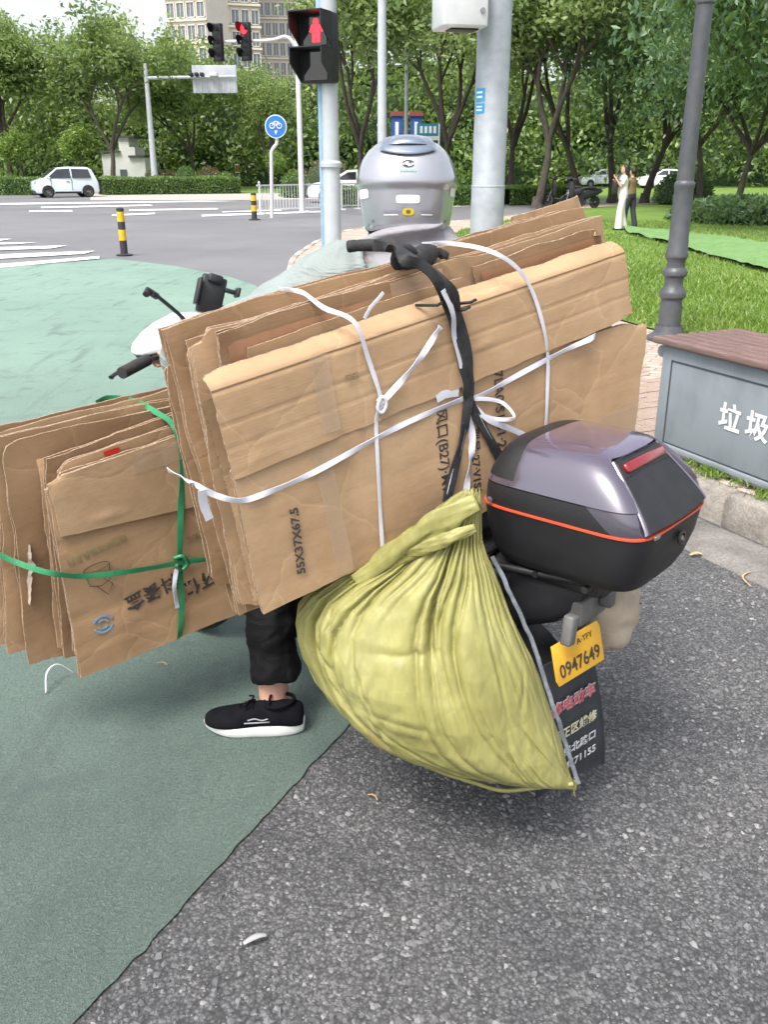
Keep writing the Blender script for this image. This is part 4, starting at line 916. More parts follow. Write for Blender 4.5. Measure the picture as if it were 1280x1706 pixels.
MB().add(vs, fs).build('sack_body', M_sack, sack, smooth=180)
# the loose mouth of the sack twisted into a roll that runs up beside the top box
def roll(path, r0_, off, seed, name):
    P_ = crom([on_plane(x, y, SC, sn) + sn * (o_ + off) for x, y, o_ in path], 12); n_ = len(P_); n2_ = 26; vs = []; fs = []
    for i, p in enumerate(P_):
        tt = (P_[min(i + 1, n_ - 1)] - P_[max(0, i - 1)]).normalized(); a_ = sn.cross(tt).normalized(); u_ = i / (n_ - 1); rr = r0_ * (.25 + 1.0 * math.sin(math.pi * (.12 + .72 * u_)) ** .8)
        for q_ in range(n2_):
            w = 2 * math.pi * q_ / n2_; k_ = rr * (1 + .20 * math.sin(3 * w + u_ * 7 + seed) - .30 * (1 - abs(math.sin(4 * w - u_ * 6 + seed)) ** .5) + .34 * nz(u_ * 5, w, seed)); vs.append(p + a_ * (k_ * math.cos(w)) + sn * (k_ * .42 * math.sin(w)))
    for i in range(n_ - 1):
        for q_ in range(n2_): q2 = (q_ + 1) % n2_; fs.append((i * n2_ + q_, i * n2_ + q2, (i + 1) * n2_ + q2, (i + 1) * n2_ + q_))
    fs += [tuple(range(n2_ - 1, -1, -1)), tuple((n_ - 1) * n2_ + q_ for q_ in range(n2_))]
    MB().add(vs, fs).build(name, M_sack, sack, smooth=180)
roll([(612, 950, .06), (650, 925, .058), (690, 895, .05), (725, 868, .045), (765, 848, .035), (802, 832, .02)], .023, .006, 1, 'neck_roll')
roll([(690, 905, .05), (730, 893, .052), (765, 880, .048), (800, 868, .03)], .012, .008, 4, 'neck_roll')
sp = [on_plane(float(np.interp(y, ry, [r[2] for r in rows])) + 1, y, SC, sn) + sn * .004 for y in range(925, 1306, 13)]
M_lin = mat('grey_sack_lining', (.22, .24, .27), .3, (.09, .10, .12), 25, 70, .5, .004)
ribbon(sack, [p + se * (.004 + .003 * nz(i * .6, 2)) for i, p in enumerate(sp)], .009, M_lin, 'side_seam', nrm=sn, twist=.25, per=3, th=.003)
hp = [on_plane(x, y, SC, sn) + sn * .012 for x, y in ((700, 1262), (740, 1278), (790, 1292), (840, 1302), (880, 1303), (920, 1301), (958, 1300))]
hm_ = MB(); hm_.tube(crom([p + sn * .02 * (1 - abs(2 * i / 6 - 1)) + Vector((0, 0, .004 * nz(i * 1.7, 3))) for i, p in enumerate(hp)], 8), [.005 + .003 * abs(nz(i * .9, 5)) for i in range(49)], 7); hm_.build('bottom_hem', M_sack, sack, smooth=180)
th_ = MB(); e0 = on_plane(958, 1300, SC, sn); th_.tube(crom([e0, e0 + Vector((.004, 0, -.015)), e0 + Vector((.001, 0, -.03)), e0 + Vector((.005, .002, -.045))], 4), .0022, 5); th_.build('loose_thread', M_sack, sack, smooth=180)

# ------------------------------------------------------------------ the rider
M_skin = mat('skin', (.52, .30, .22), .55, (.44, .24, .17), 9, 200, .1, .001)
def _cloth(name, c1, c2, sheen=.0, wr=.5):
    m, nt, b = nmat(name); v = coords(nt)
    nt.links.new(ramp(nt, noise(nt, v, 7, 5), [(.3, c2), (.7, c1)]), b.inputs['Base Color']); b.inputs['Roughness'].default_value = .75; b.inputs['Sheen Weight'].default_value = sheen
    n1 = bump(nt, b, noise(nt, coords(nt, (5, 5, 9)), 1.6, 4, .5, 1.2), wr, .03); bump(nt, b, noise(nt, v, 420, 2), .25, .001, n1); return m
M_jack = _cloth('sage_green_jacket', (.245, .282, .270), (.205, .24, .23), .05, .8)
M_trou = _cloth('black_trousers', (.004, .004, .0045), (.006, .006, .007), 0, .4); M_trou.node_tree.nodes['Principled BSDF'].inputs['Specular IOR Level'].default_value = .15
M_hood = _cloth('lilac_grey_hood', (.29, .28, .30), (.235, .225, .245), .1, .6)
person = thing('person', 'rider in sage green jacket and black trousers, left foot on the ground', 'person', loc=(0, 0, 0))
def remesh(o, vox, it=6, f=.6):
    r = o.modifiers.new('remesh', 'REMESH'); r.mode = 'VOXEL'; r.voxel_size = vox; r.use_smooth_shade = True
    s_ = o.modifiers.new('smooth', 'SMOOTH'); s_.factor = f; s_.iterations = it; return o
HC = at_dist(678, 312, 2.38)                       # helmet centre
neck = HC + Vector((-.005, -.01, -.155))
pel = sl(.60, 0, .80)
shL, shR = at_dist(580, 454, 2.24), at_dist(580, 454, 2.24) + cv_ * .35 + Vector((0, 0, .01))
chest = (shL + shR) / 2 + Vector((0, 0, -.12)) - hv * .02
elL, elR = sl(.95, .33, 1.07), sl(.98, -.33, 1.07)
wrL, wrR = sl(1.17, .165, 1.02), sl(1.17, -.26, 1.03)
hipL, hipR = sl(.63, .09, .80), sl(.63, -.09, .80)
anL = at_dist(458, 1172, 2.215); knL = Vector((-.345, 2.33, .50)); knR = sl(1.02, -.19, .66); anR = sl(.93, -.20, .37)
ft = (0, hv)
def hand(mb, wr, side):
    """palm and five fingers closing on the bar"""
    f = (sl(1.29, side * .18 if side > 0 else -.28, 1.01) - wr).normalized(); lat = -cv_; up = Vector((0, 0, 1))
    pc = wr + f * .045
    mb.tube([wr, wr + f * .03, wr + f * .065, wr + f * .085], [(.027, .02), (.04, .017), (.043, .015), (.038, .012)], 10, flat=(1, up))
    for k, ln_ in enumerate((.9, 1.0, .95, .8)):
        b0 = wr + f * .08 + lat * (.03 - .02 * k)
        mb.tube([b0, b0 + f * .028 * ln_ + up * .006, b0 + f * .044 * ln_ - up * .014, b0 + f * .03 * ln_ - up * .034, b0 + f * .012 - up * .036], [.0098, .0092, .0088, .0082, .007], 7)
    t0 = wr + f * .03 + cv_ * side * .035
    mb.tube([t0, t0 + f * .03 - up * .018, t0 + f * .05 - up * .032 - cv_ * side * .012, t0 + f * .058 - up * .036 - cv_ * side * .03], [.012, .011, .010, .008], 7)
body = MB()
body.tube([pel + Vector((0, 0, -.06)), pel, pel.lerp(chest, .5), chest, (shL + shR) / 2, neck + Vector((0, 0, -.05))], [(.13, .10), (.16, .115), (.135, .095), (.155, .105), (.15, .08), (.06, .06)], 16, flat=ft)
body.tube([neck + Vector((0, 0, -.09)), neck, neck + Vector((.0, .01, .07))], [.062, .056, .055], 12)
body.tube([HC + Vector((0, .015, -.13)), HC + Vector((0, .035, -.11)), HC + Vector((0, .02, -.05)), HC + Vector((0, .01, .02)), HC + Vector((0, .0, .07)), HC + Vector((0, 0, .10))], [(.03, .03), (.055, .065), (.070, .085), (.075, .095), (.062, .078), (.02, .03)], 14, flat=(1, (0, 1, 0)))
body.tube([HC + Vector((0, .10, -.01)), HC + Vector((0, .122, -.035)), HC + Vector((0, .10, -.05))], [.009, .013, .010], 7)
body.tube([HC + Vector((-.025, .098, -.07)), HC + Vector((0, .105, -.069)), HC + Vector((.025, .098, -.07))], [.004, .007, .004], 6)
for a, b, c, side in ((shL, elL, wrL, 1), (shR, elR, wrR, -1)):
    body.tube([a - Vector((0, 0, 0)), a.lerp(b, .5), b, b.lerp(c, .4), c], [.052, .046, .038, .036, .026], 10); hand(body, c, side)
for a, b, c in ((hipL, knL, anL), (hipR, knR, anR)): body.tube([a, a.lerp(b, .5), b, b.lerp(c, .3), b.lerp(c, .75), c + Vector((0, 0, -.02))], [.085, .075, .054, .058, .044, .043], 12)
toeD = Vector((-1, .02, 0)).normalized(); 
for an, dr in ((anL, toeD), (anR, hv)): body.tube([an + Vector((0, 0, -.01)) - dr * .02, an + Vector((0, 0, -.05)) + dr * .03, an + Vector((0, 0, -.085)) + dr * .14], [.034, .034, .02], 10)
remesh(body.build('body', M_skin, person), .0065, 4)
# jacket
j = MB()
j.tube([pel + Vector((0, 0, -.05)), pel + Vector((0, 0, .03)), pel.lerp(chest, .5), chest, (shL + shR) / 2 + Vector((0, 0, -.01)), (shL + shR) / 2 * .5 + neck * .5 + Vector((0, 0, -.02)), neck + Vector((0, 0, -.065))], [(.175, .14), (.185, .145), (.18, .14), (.195, .14), (.19, .115), (.12, .09), (.082, .078)], 22, flat=ft)
for a, b, c in ((shL, elL, wrL), (shR, elR, wrR)):
    mid = a.lerp(b, .5) + Vector((0, 0, -.01))
    pts = crom([a + (chest - a) * .15, a.lerp(b, .12), mid, b, b.lerp(c, .5), c.lerp(b, .08)], 6); n_ = len(pts)
    j.tube(pts, [(.090 - .038 * i / n_) * (1 + .05 * math.sin(i * 1.9) + .05 * nz(i * .8, 3)) for i in range(n_)], 16)
jo = remesh(j.build('jacket', M_jack, person), .009, 5)
tx = bpy.data.textures.new('cloth_folds', 'CLOUDS'); tx.noise_scale = .10; tx.noise_depth = 2
dm = jo.modifiers.new('folds', 'DISPLACE'); dm.texture = tx; dm.texture_coords = 'GLOBAL'; dm.strength = .022; dm.mid_level = .5
for nm, c, b in (('cuff', wrL, elL), ('cuff', wrR, elR)):
    q = MB(); d_ = (b - c).normalized(); q.tube([c + d_ * .0, c + d_ * .012, c + d_ * .035], [.040, .044, .043], 16); q.build(nm, M_jack, person, smooth=60)
sm_ = MB(); a_, b_ = at_dist(588, 417, 2.19), at_dist(588, 470, 2.14)      # shoulder seam
# trousers
tr = MB()
tr.tube([pel + Vector((0, 0, -.09)), pel + Vector((0, 0, .0)), pel + Vector((0, 0, .07))], [(.15, .12), (.178, .135), (.165, .125)], 18, flat=ft)
hemL = anL + Vector((.008, .0, .075))
for a, b, c in ((hipL, knL, hemL), (hipR, knR, anR + Vector((0, 0, .06)))):
    pts = crom([a, a.lerp(b, .5), b, b.lerp(c, .5), c], 6); n_ = len(pts)
    tr.tube(pts, [(.104 - .034 * min(1, i / (n_ * .62))) * (1 + .035 * math.sin(i * 1.4)) for i in range(n_)], 16)
to = remesh(tr.build('trousers', M_trou, person), .009, 4)
dm = to.modifiers.new('folds', 'DISPLACE'); tx2 = bpy.data.textures.new('trouser_folds', 'CLOUDS'); tx2.noise_scale = .055; tx2.noise_depth = 2; dm.texture = tx2; dm.texture_coords = 'GLOBAL'; dm.strength = .024
# hood hanging in folds under the helmet
hd = MB(); hc = HC + Vector((.012, -.03, -.135))
def _hood(s_, t):
    a = 2 * math.pi * s_; r = .088 + .062 * t ** .8 + .012 * math.sin(a * 3 + t * 4 + 1) * t + .010 * nz(math.cos(a) * 2.5, math.sin(a) * 2.5, t * 3)
    back = max(0, -math.sin(a)); fold = .016 * math.sin(t * 9 + math.cos(a) * 4.5 + 1.2 * math.sin(a * 2)) * (.4 + back)
    return (hc.x + (r + fold) * 1.02 * math.cos(a), hc.y + (r + fold) * .92 * math.sin(a), hc.z + .055 - .12 * t + .018 * back * (1 - t) * math.sin(math.pi * t) + .022 * math.cos(a * 1 + 2.6) * t)
hd.grid(_hood, 90, 26, flip=True); hd.build('hood', M_hood, person, smooth=180, fix=True)
ho = bpy.data.objects['hood']; so = ho.modifiers.new('thick', 'SOLIDIFY'); so.thickness = .006
# shoes
M_shoe = mat('black_knit_upper', (.0045, .0045, .006), .95, (.008, .008, .011), 30, 420, .6, .0015, spec=.1)
M_sole = mat('white_foam_sole', (.74, .74, .72), .55, (.60, .60, .57), 14, 60, .3, .003)
M_gmark = mat('grey_shoe_mark', (.30, .31, .34), .4)
def shoe(M, label=None):
    secs = [(-.142, .020, .030, .078), (-.135, .031, .026, .096), (-.11, .037, .024, .098), (-.075, .037, .026, .098), (-.035, .038, .026, .098), (0, .041, .026, .088), (.04, .048, .022, .078), (.08, .050, .022, .068), (.11, .046, .024, .062), (.13, .034, .028, .056), (.142, .016, .032, .048)]
    n = 24; vs = []; fs = []
    for (x, w, z0, z1) in secs:
        for i in range(n):
            a = 2 * math.pi * i / n; c, s_ = math.cos(a), math.sin(a)
            e = .75 if s_ < 0 else 1.15
            vs.append((x, w * math.copysign(abs(c) ** .8, c), z0 + (z1 - z0) * (.35 + (.65 if s_ > 0 else .35) * math.copysign(abs(s_) ** e, s_))))
    for k in range(len(secs) - 1):
        for i in range(n): i2 = (i + 1) % n; fs.append((k * n + i, (k + 1) * n + i, (k + 1) * n + i2, k * n + i2))
    fs += [tuple(range(n)), tuple((len(secs) - 1) * n + i for i in reversed(range(n)))]
    u = MB().add(vs, fs).build('shoe', M_shoe, person, smooth=180, M=M)
    sb = u.modifiers.new('s', 'SUBSURF'); sb.levels = 1; sb.render_levels = 1
    so_ = MB(); vs = []; fs = []; N = 40; P = []
    for i in range(N):
        a = 2 * math.pi * i / N; c, s_ = math.cos(a), math.sin(a); x = .142 * math.copysign(abs(c) ** .85, c)
        w = float(np.interp(x, [-.142, -.12, -.07, 0, .06, .1, .142], [.030, .036, .038, .040, .048, .044, .026])); P.append((x, w * math.copysign(abs(s_) ** .7, s_)))
    prof = [(.90, 0.0), (.99, .006), (1.0, .016), (1.02, .024), (.99, .031), (.90, .033)]
    for sc_, z in prof:
        for (x, y) in P:
            zz = z + .008 * max(0, (x - .06) / .08) ** 2 + .012 * max(0, (-x - .10) / .04) * (z > .02) + (.008 * max(0, (-x - .05) / .08) if z > .02 else 0) - (.0 if z > .002 else .0)
            vs.append((x * sc_, y * sc_, zz))
    for k in range(len(prof) - 1):
        for i in range(N): i2 = (i + 1) % N; fs.append((k * N + i, k * N + i2, (k + 1) * N + i2, (k + 1) * N + i))
    fs += [tuple(range(N - 1, -1, -1)), tuple((len(prof) - 1) * N + i for i in range(N))]
    so_.add(vs, fs).build('sole', M_sole, u, smooth=60)
    g = MB()
    for x in np.linspace(-.10, .10, 9): g.box((x, 0, .0035), (.005, .070, .005))
    pass
    lc = MB()
    for k in range(4): x = .0 + .018 * k; z = .096 - .0085 * k; lc.tube([(x, -.022, z - .01), (x + .004, 0, z + .004), (x, .022, z - .01)], .0035, 6)
    lc.build('lace_bars', M_shoe, u, smooth=60); lc = MB(); lc.tube(crom([(.0, 0, .10), (.01, .02, .108), (.02, .028, .094), (.008, .012, .1), (.0, -.012, .104), (.015, -.024, .098)], 4), .0028, 6); lc.tube([(-.045, -.02, .095), (-.05, 0, .115), (-.045, .02, .095)], .004, 6); lc.build('laces', M_shoe, u, smooth=60)
    for sd in (1, -1):
        mk = MB()
        def on(x, z): return (x, sd * (float(np.interp(x, [-.1, -.05, 0, .05], [.036, .0385, .041, .0445])) * (1.0 - .35 * max(0, (z - .05)) / .05) + .0012), z)
        mk.tube([on(.022, .0505), on(-.02, .0515), on(-.05, .053)], .0022, 5); mk.tube(crom([Vector(on(.012, .058)), Vector(on(-.008, .062)), Vector(on(-.028, .0575)), Vector(on(-.045, .062))], 4), .0022, 5); mk.build('side_mark', M_gmark, u, smooth=180)
    cl = MB(); cl.tube([(-.11 + .085 * (1 + math.cos(a)) / 2 - .005, .034 * math.sin(a), .098 + .008 * math.cos(a * 1) * -1) for a in np.linspace(0, 2 * math.pi, 26)], .0058, 8); cl.build('collar', M_shoe, u, smooth=180)
    return u
sc_ = on_ground(425, 1216); shoe(frame(Vector((sc_.x, sc_.y, 0)), toeD, Vector((-toeD.y, toeD.x, 0)), Vector((0, 0, 1))))
shoe(SM @ T3(.985, -.2, .293))

# ------------------------------------------------------------------ helmet, facing away from the camera
def _hel(name, c1, c2):
    m, nt, b = nmat(name); v = coords(nt)
    nt.links.new(ramp(nt, noise(nt, v, 9, 4), [(.3, c2), (.7, c1)]), b.inputs['Base Color'])
    b.inputs['Roughness'].default_value = .22; b.inputs['Coat Weight'].default_value = 1; b.inputs['Coat Roughness'].default_value = .04; b.inputs['Metallic'].default_value = .5
    bump(nt, b, noise(nt, v, 14, 3), .04, .004); return m
M_hel = _hel('lilac_grey_helmet_gloss', (.40, .405, .44), (.37, .375, .41)); M_helv = _hel('blue_grey_vent', (.21, .25, .32), (.19, .225, .29))
M_visor = glass('smoked_visor', (.015, .015, .018), .08)
M_refl = mat('white_reflective_sticker', (.78, .78, .74), .35, (.7, .7, .66), 30)
HM = T3(*HC) @ RX(-6) @ Matrix.Diagonal((1, 1, .90, 1))
hel = thing('helmet', 'lilac grey full-face motorcycle helmet with white reflective stickers worn by the rider', 'helmet', M=HM)
prof = [(-.118, .098), (-.114, .104), (-.10, .108), (-.075, .1125), (-.045, .1165), (-.020, .119), (-.010, .1205), (-.004, .1245), (.004, .1255), (.02, .1245), (.045, .1195), (.068, .1105), (.088, .0985), (.104, .083), (.117, .063), (.125, .04), (.129, .018), (.1302, .004)]
def hr(z): return float(np.interp(z, [p[0] for p in prof], [p[1] for p in prof]))
def hp_(a, z, off=0):      # a = 0 at the back centre, positive to the right
    r = hr(z) + off; dy = 1.06 if abs(a) < math.pi / 2 else 1.22; e = 2.25
    s_, c = math.sin(a), math.cos(a); k = (abs(s_) ** e + abs(c) ** e) ** (-1 / e)
    zz = z + (.012 * max(0, -c) if z < -.05 else 0)
    return Vector((r * k * s_, -r * k * c * dy, zz + off * .3))
NA = 96; vs = []; fs = []; ms = []
for (z, r) in prof:
    for i in range(NA): vs.append(hp_(-math.pi + 2 * math.pi * i / NA, z))
for k in range(len(prof) - 1):
    for i in range(NA):
        i2 = (i + 1) % NA; fs.append((k * NA + i, k * NA + i2, (k + 1) * NA + i2, (k + 1) * NA + i))
        a = -math.pi + 2 * math.pi * (i + .5) / NA; z = (prof[k][0] + prof[k + 1][0]) / 2
        ms.append(1 if abs(a) > 1.75 and -.075 < z < .055 else 0)
fs.append(tuple((len(prof) - 1) * NA + i for i in range(NA))); ms.append(0)
mb = MB().add(vs, fs); mb.m = ms; mb.build('shell', [M_hel, M_visor], hel, smooth=60)
q = MB(); q.lathe([(.098, 0), (.09, .012), (.085, .03), (.088, .0), (.098, 0)], (0, 0, 0), 40); q.build('neck_padding', M_blkm, hel, smooth=60, M=T3(0, -.004, -.116) @ Matrix.Diagonal((1, 1.12, 1, 1)))
# rear vent cover near the crown, with raised scoop
def vent(s_, t, k=0):
    a = (s_ - .5) * 2 * (.68 + .55 * t ** 2); z = .068 + .058 * t + .016 * (2 * s_ - 1) ** 2 * (1 - t)
    edge = min(1, 8 * min(s_ + .02, 1.02 - s_, t + .06)); p = hp_(a, min(z, .129), .0025 + .006 * edge); return p
q = MB(); q.grid(vent, 40, 16); vo_ = q.build('vent_cover', M_helv, hel, smooth=180)
def scoop(s_, t):
    a = (s_ - .5) * 2 * .50; z = .093 + .030 * t; b = math.sin(math.pi * s_) ** .5 * math.sin(math.pi * min(1, t * .9 + .1)) ** .5; return hp_(a, z, .006 + .013 * b)
q = MB(); q.grid(scoop, 30, 12); q.build('vent_scoop', M_helv, vo_, smooth=180)
def sticker(a0, a1, z0, z1, m, name, rnd=4, off=.0012):
    q = MB(); n = 40; c = [hp_((a0 + a1) / 2, (z0 + z1) / 2, off)]
    ring = []
    for i in range(n):
        w = 2 * math.pi * i / n; x, y = math.cos(w), math.sin(w)
        ring.append(hp_((a0 + a1) / 2 + (a1 - a0) / 2 * math.copysign(abs(x) ** (2 / rnd), x), (z0 + z1) / 2 + (z1 - z0) / 2 * math.copysign(abs(y) ** (2 / rnd), y), off))
    mid = [ring[i] * .5 + c[0] * .5 for i in range(n)]
    mid = [hp_(math.atan2(p.x, -p.y / 1.06), p.z, off) for p in mid]
    q.add(ring + mid + c, [(i, (i + 1) % n, n + (i + 1) % n, n + i) for i in range(n)] + [(n + i, n + (i + 1) % n, 2 * n) for i in range(n)]); return q.build(name, m, hel, smooth=180)
sticker(-.24, .24, -.052, -.031, M_refl, 'reflective_sticker', 6); sticker(-1.28, -.86, -.036, -.012, M_refl, 'reflective_sticker', 6); sticker(.98, 1.35, -.030, -.008, M_refl, 'reflective_sticker', 6)
sticker(-.11, .13, -.082, -.064, mat('yellow_sticker', (.62, .48, .03), .4), 'yellow_sticker', 3); sticker(-.04, .06, -.078, -.068, mat('dark_sticker_print', (.16, .12, .02), .5), 'sticker_print', 2, .0018)
for a0, a1 in ((-.52, -.2), (.28, .54)): sticker(a0, a1, -.078, -.070, mat('slot_shade', (.22, .22, .26), .5), 'vent_slot', 8); sticker(a0, a1, -.0815, -.0785, M_refl, 'vent_slot_lip', 8)
for a in (-.82, .95): sticker(a - .03, a + .03, -.098, -.091, mat('screw_head', (.12, .12, .14), .4), 'screw', 2)
Mlg = mat('logo_ink', (.08, .09, .10), .5); Mlt = mat('mint_print', (.30, .62, .52), .5)
q = MB()
for a0, a1, r in ((.4, 2.9, .013), (3.3, 6.0, .013), (2.8, 4.6, .0085), (.2, 1.4, .007)): q.tube([hp_(.0 + r / .115 * math.cos(a0 + (a1 - a0) * k / 10), .046 + r * .62 * math.sin(a0 + (a1 - a0) * k / 10), .0012) for k in range(11)], .0013, 5)
q.build('logo', Mlg, hel, smooth=180)
q = MB()
for k in range(6):
    a = -.13 + .052 * k; q.tube([hp_(a - .017, .031, .001), hp_(a - .017, .026, .001), hp_(a + .012, .026, .001), hp_(a + .012, .031, .001), hp_(a - .012, .0315, .001)], .0011, 5)
q.build('logo_lettering', Mlt, hel, smooth=180)
q = MB(); q.tube(crom([hp_(-1.25, -.105, -.004), hp_(-1.3, -.13, -.012), hp_(-1.25, -.155, -.02), hp_(-1.1, -.175, -.03)], 4), .010, 8, flat=(.4, (1, 0, 0))); q.tube(crom([hp_(1.25, -.105, -.004), hp_(1.28, -.13, -.008), hp_(1.2, -.16, -.02)], 4), .010, 8, flat=(.4, (1, 0, 0))); q.build('chin_strap', M_strap, hel, smooth=180)
# black padded end of the luggage strap lying behind the rider's shoulders
def lw(x, y, Y): return BM.inverted() @ at_dist(x, y, Y)
q = MB(); pts = crom([lw(578, 411, 1.98), lw(600, 409, 1.985), lw(635, 409, 1.985), lw(662, 413, 1.97), lw(690, 425, 1.93)], 6)
q.tube(pts, [.010, .013] + [.0125 + .002 * nz(i * .5, 3) for i in range(len(pts) - 3)] + [.010], 12, flat=(.8, (0, 0, 1))); q.build('padded_end', M_strap, lug, smooth=180)
q = MB(); pts = crom([lw(684, 438, 1.93), lw(705, 428, 1.96), lw(728, 420, 1.99), lw(744, 428, 2.0)], 6)
q.tube(pts, [.010 + .016 * math.sin(math.pi * min(1, i / 12)) + .003 * nz(i * 1.1, 2) for i in range(len(pts))], 14, flat=(.9, (0, 0, 1))); q.build('cloth_wrap', M_strap, lug, smooth=180)
q = MB(); kc = lw(672, 428, 1.92)
for k in range(3): q.tube([kc + Vector((.017 * math.cos(a) + .006 * k - .006, .020 * math.sin(a), .012 * math.sin(a + k) )) for a in np.linspace(0, 6.283, 13)], .0075, 7)
q.build('knot', M_strap, lug, smooth=180)

# ------------------------------------------------------------------ street furniture
M_galv = mat('galvanised_steel', (.40, .43, .45), .5, (.31, .34, .37), 11, metal=.3, bs=0, lo=.3, hi=.7)
M_pole = mat('pale_grey_paint', (.44, .47, .49), .45, (.38, .41, .44), 5)
M_white = mat('white_enamel', (.62, .63, .64), .4, (.55, .56, .58), 7)
M_lampm = mat('dark_grey_cast_iron', (.075, .08, .088), .42, (.055, .06, .068), 12, 60, .2, .003)
M_yel = mat('yellow_band', (.74, .42, .01), .45, (.62, .35, .01), 12); M_bkb = mat('black_band', (.035, .035, .04), .5)
M_blue = mat('blue_sign_face', (.02, .16, .52), .4, (.02, .14, .46), 6); M_sigw = mat('sign_white', (.74, .74, .74), .5, (.55, .56, .57), 22, lo=.25, hi=.5)
def zpx(x, y, Y): return at_dist(x, y, Y).z
# litter bench on the pavement
M_bin = mat('grey_blue_bin_paint', (.225, .252, .275), .5, (.155, .175, .19), 5, 60, .12, .002, lo=.25, hi=.55, aniso=(1, 1, .5))
M_slat = mat('brown_slat', (.20, .125, .11), .6, (.14, .085, .075), 10, 80, .3, .002, aniso=(1, 8, 8))
bl = on_ground(1087, 745, .15); br_ = on_ground(1280, 822, .15); bd = (br_ - bl).normalized(); bk = Vector((-bd.y, bd.x, 0))
if bk.y < 0: bk = -bk
WM = frame(Vector((bl.x, bl.y, .15)), bd, bk, Vector((0, 0, 1)))
BH = zpx(1093, 562, bl.y) - .15 - .03; BLn = 1.3
bench = thing('litter_bin', 'grey metal litter-sorting bin with brown slatted top standing on the kerb', 'litter bin', M=WM)
q = MB(); q.box((BLn / 2, .25, BH / 2), (BLn, .5, BH)); bb = q.build('body', M_bin, bench, bevel=.012)
q = MB(); 
for (x0, y0, x1, y1) in ((.075, .055, .08, BH - .075), (.075, BH - .075, BLn - .075, BH - .070), (BLn - .08, .055, BLn - .075, BH - .075), (.075, .05, BLn - .075, .055)): q.box(((x0 + x1) / 2, -.0012, (y0 + y1) / 2), (abs(x1 - x0) + .003, .003, abs(y1 - y0) + .003))
q.build('door_gap', mat('dark_gap', (.05, .06, .07), .7), bb)
q = MB(); q.box((BLn / 2, -.008, .035), (BLn + .01, .016, .03)); q.build('plinth_rail', M_bin, bb, bevel=.005)
for k in range(8):
    q = MB(); q.box((BLn / 2 - .015, -.015 + .073 * k, BH + .018), (BLn + .05, .050, .034)); q.build('slat', M_slat, bench, bevel=.008)
FT = frame((0, 0, 0), (1, 0, 0), (0, 0, 1), (0, -1, 0))
text('垃圾分类', .125, M_sigw, bb, T3(.44, -.0045, BH * .54) @ FT, 'LEFT', 'lettering', .0042, ext=.0008) if False else None
for k, ch in enumerate('垃圾分类'): text(ch, .135, M_sigw, bb, T3(.50 + .165 * k, -.0035, BH * .50 - .012 * 0) @ FT, bold=.0035, name='lettering')
q = MB()
for k in range(5): q.box((-.012, .2, .12 + .075 * k), (.03, .28, .022), RY(-25).to_3x3())
q.build('louvre', M_blkm, bench)
q = MB(); q.tube([(-.03, .02, BH - .045), (-.03, .42, BH - .045)], .03, 12); q.build('side_rail', M_bin, bench, smooth=50)
# lamp post
lp = on_ground(1113, 563, .15)
lamp = thing('lamp_post', 'dark grey cast lamp post with moulded rings behind the litter bin', 'lamp post', loc=(lp.x, lp.y, .14))
zl = lambda y: zpx(1130, y, lp.y) - .14
prof = [(.16, 0), (.16, .02), (.11, .06), (.095, .12), (.086, zl(545)), (.080, zl(505)), (.078, zl(499)), (.098, zl(494)), (.100, zl(489)), (.094, zl(484)), (.074, zl(479)), (.068, zl(470)), (.072, zl(462)), (.090, zl(458)), (.092, zl(453)), (.086, zl(449)), (.068, zl(445)), (.066, zl(438)), (.070, zl(432)), (.084, zl(428)), (.085, zl(423)), (.076, zl(419)), (.074, zl(400)), (.071, zl(398)), (.070, zl(330)), (.068, zl(315)), (.072, zl(312)), (.075, zl(308)), (.072, zl(304)), (.061, zl(301)), (.058, zl(150)), (.056, zl(8)), (.066, zl(5)), (.066, zl(-8)), (.05, zl(-12)), (.042, 4.2)]
prof = [(r_ * lp.y / 6.97, z_) for r_, z_ in prof]; q = MB(); q.lathe(prof, (0, 0, 0), 28); q.build('post', M_lampm, lamp, smooth=35)
q = MB()
for k in range(5): q.box((.062 * math.cos(a := (-2.2 + .35 * k)) * 1.1, .062 * math.sin(a) * 1.1, zl(350 + 9 * ((k * 37) % 5))), (.006, .006, .03 + .012 * (k % 3)))
q.build('paint_chips', M_white, lamp)
q = MB(); q.lathe([(.0, 0), (.07, 0), (.12, .08), (.16, .30), (.17, .34), (.19, .35), (.15, .40), (.05, .46), (.02, .52), (0, .54)], (0, 0, 4.2), 20); q.build('lantern', M_white, lamp, smooth=40)
# big galvanised pole with control box
gp = on_ground(806, 512, .14); gz = .14
bigp = thing('steel_pole', 'thick galvanised steel pole with a white control box and blue sticker', 'pole', loc=(gp.x, gp.y, gz))
rp = 26 / 1500 * (gp.y * .934 + .48)
q = MB(); q.lathe([(.26, 0), (.26, .02), (rp * 1.04, .021), (rp * 1.02, 1.0), (rp * 1.02, 1.18), (rp * 1.0, 1.19), (rp * .93, 7.0)], (0, 0, 0), 32); q.build('shaft', M_galv, bigp, smooth=35)
q = MB(); q.lathe([(rp * 1.02, 1.18), (rp * 1.035, 1.183), (rp * 1.035, 1.195), (rp, 1.2)], (0, 0, 0), 32); q.build('joint_ring', M_galv, bigp, smooth=35)
q = MB(); q.box((rp * .86, .04, 2.6), (.05, .06, 5.0)); q.build('cable_channel', M_galv, bigp, bevel=.006)
for k in range(6): q = MB(); q.lathe([(0, 0), (.02, 0), (.02, .03), (0, .03)], (.21 * math.cos(k), .21 * math.sin(k), .02), 8); q.build('bolt', M_galv, bigp)
x0, x1 = at_dist(728, 45, gp.y - .35), at_dist(806, 12, gp.y - .35)
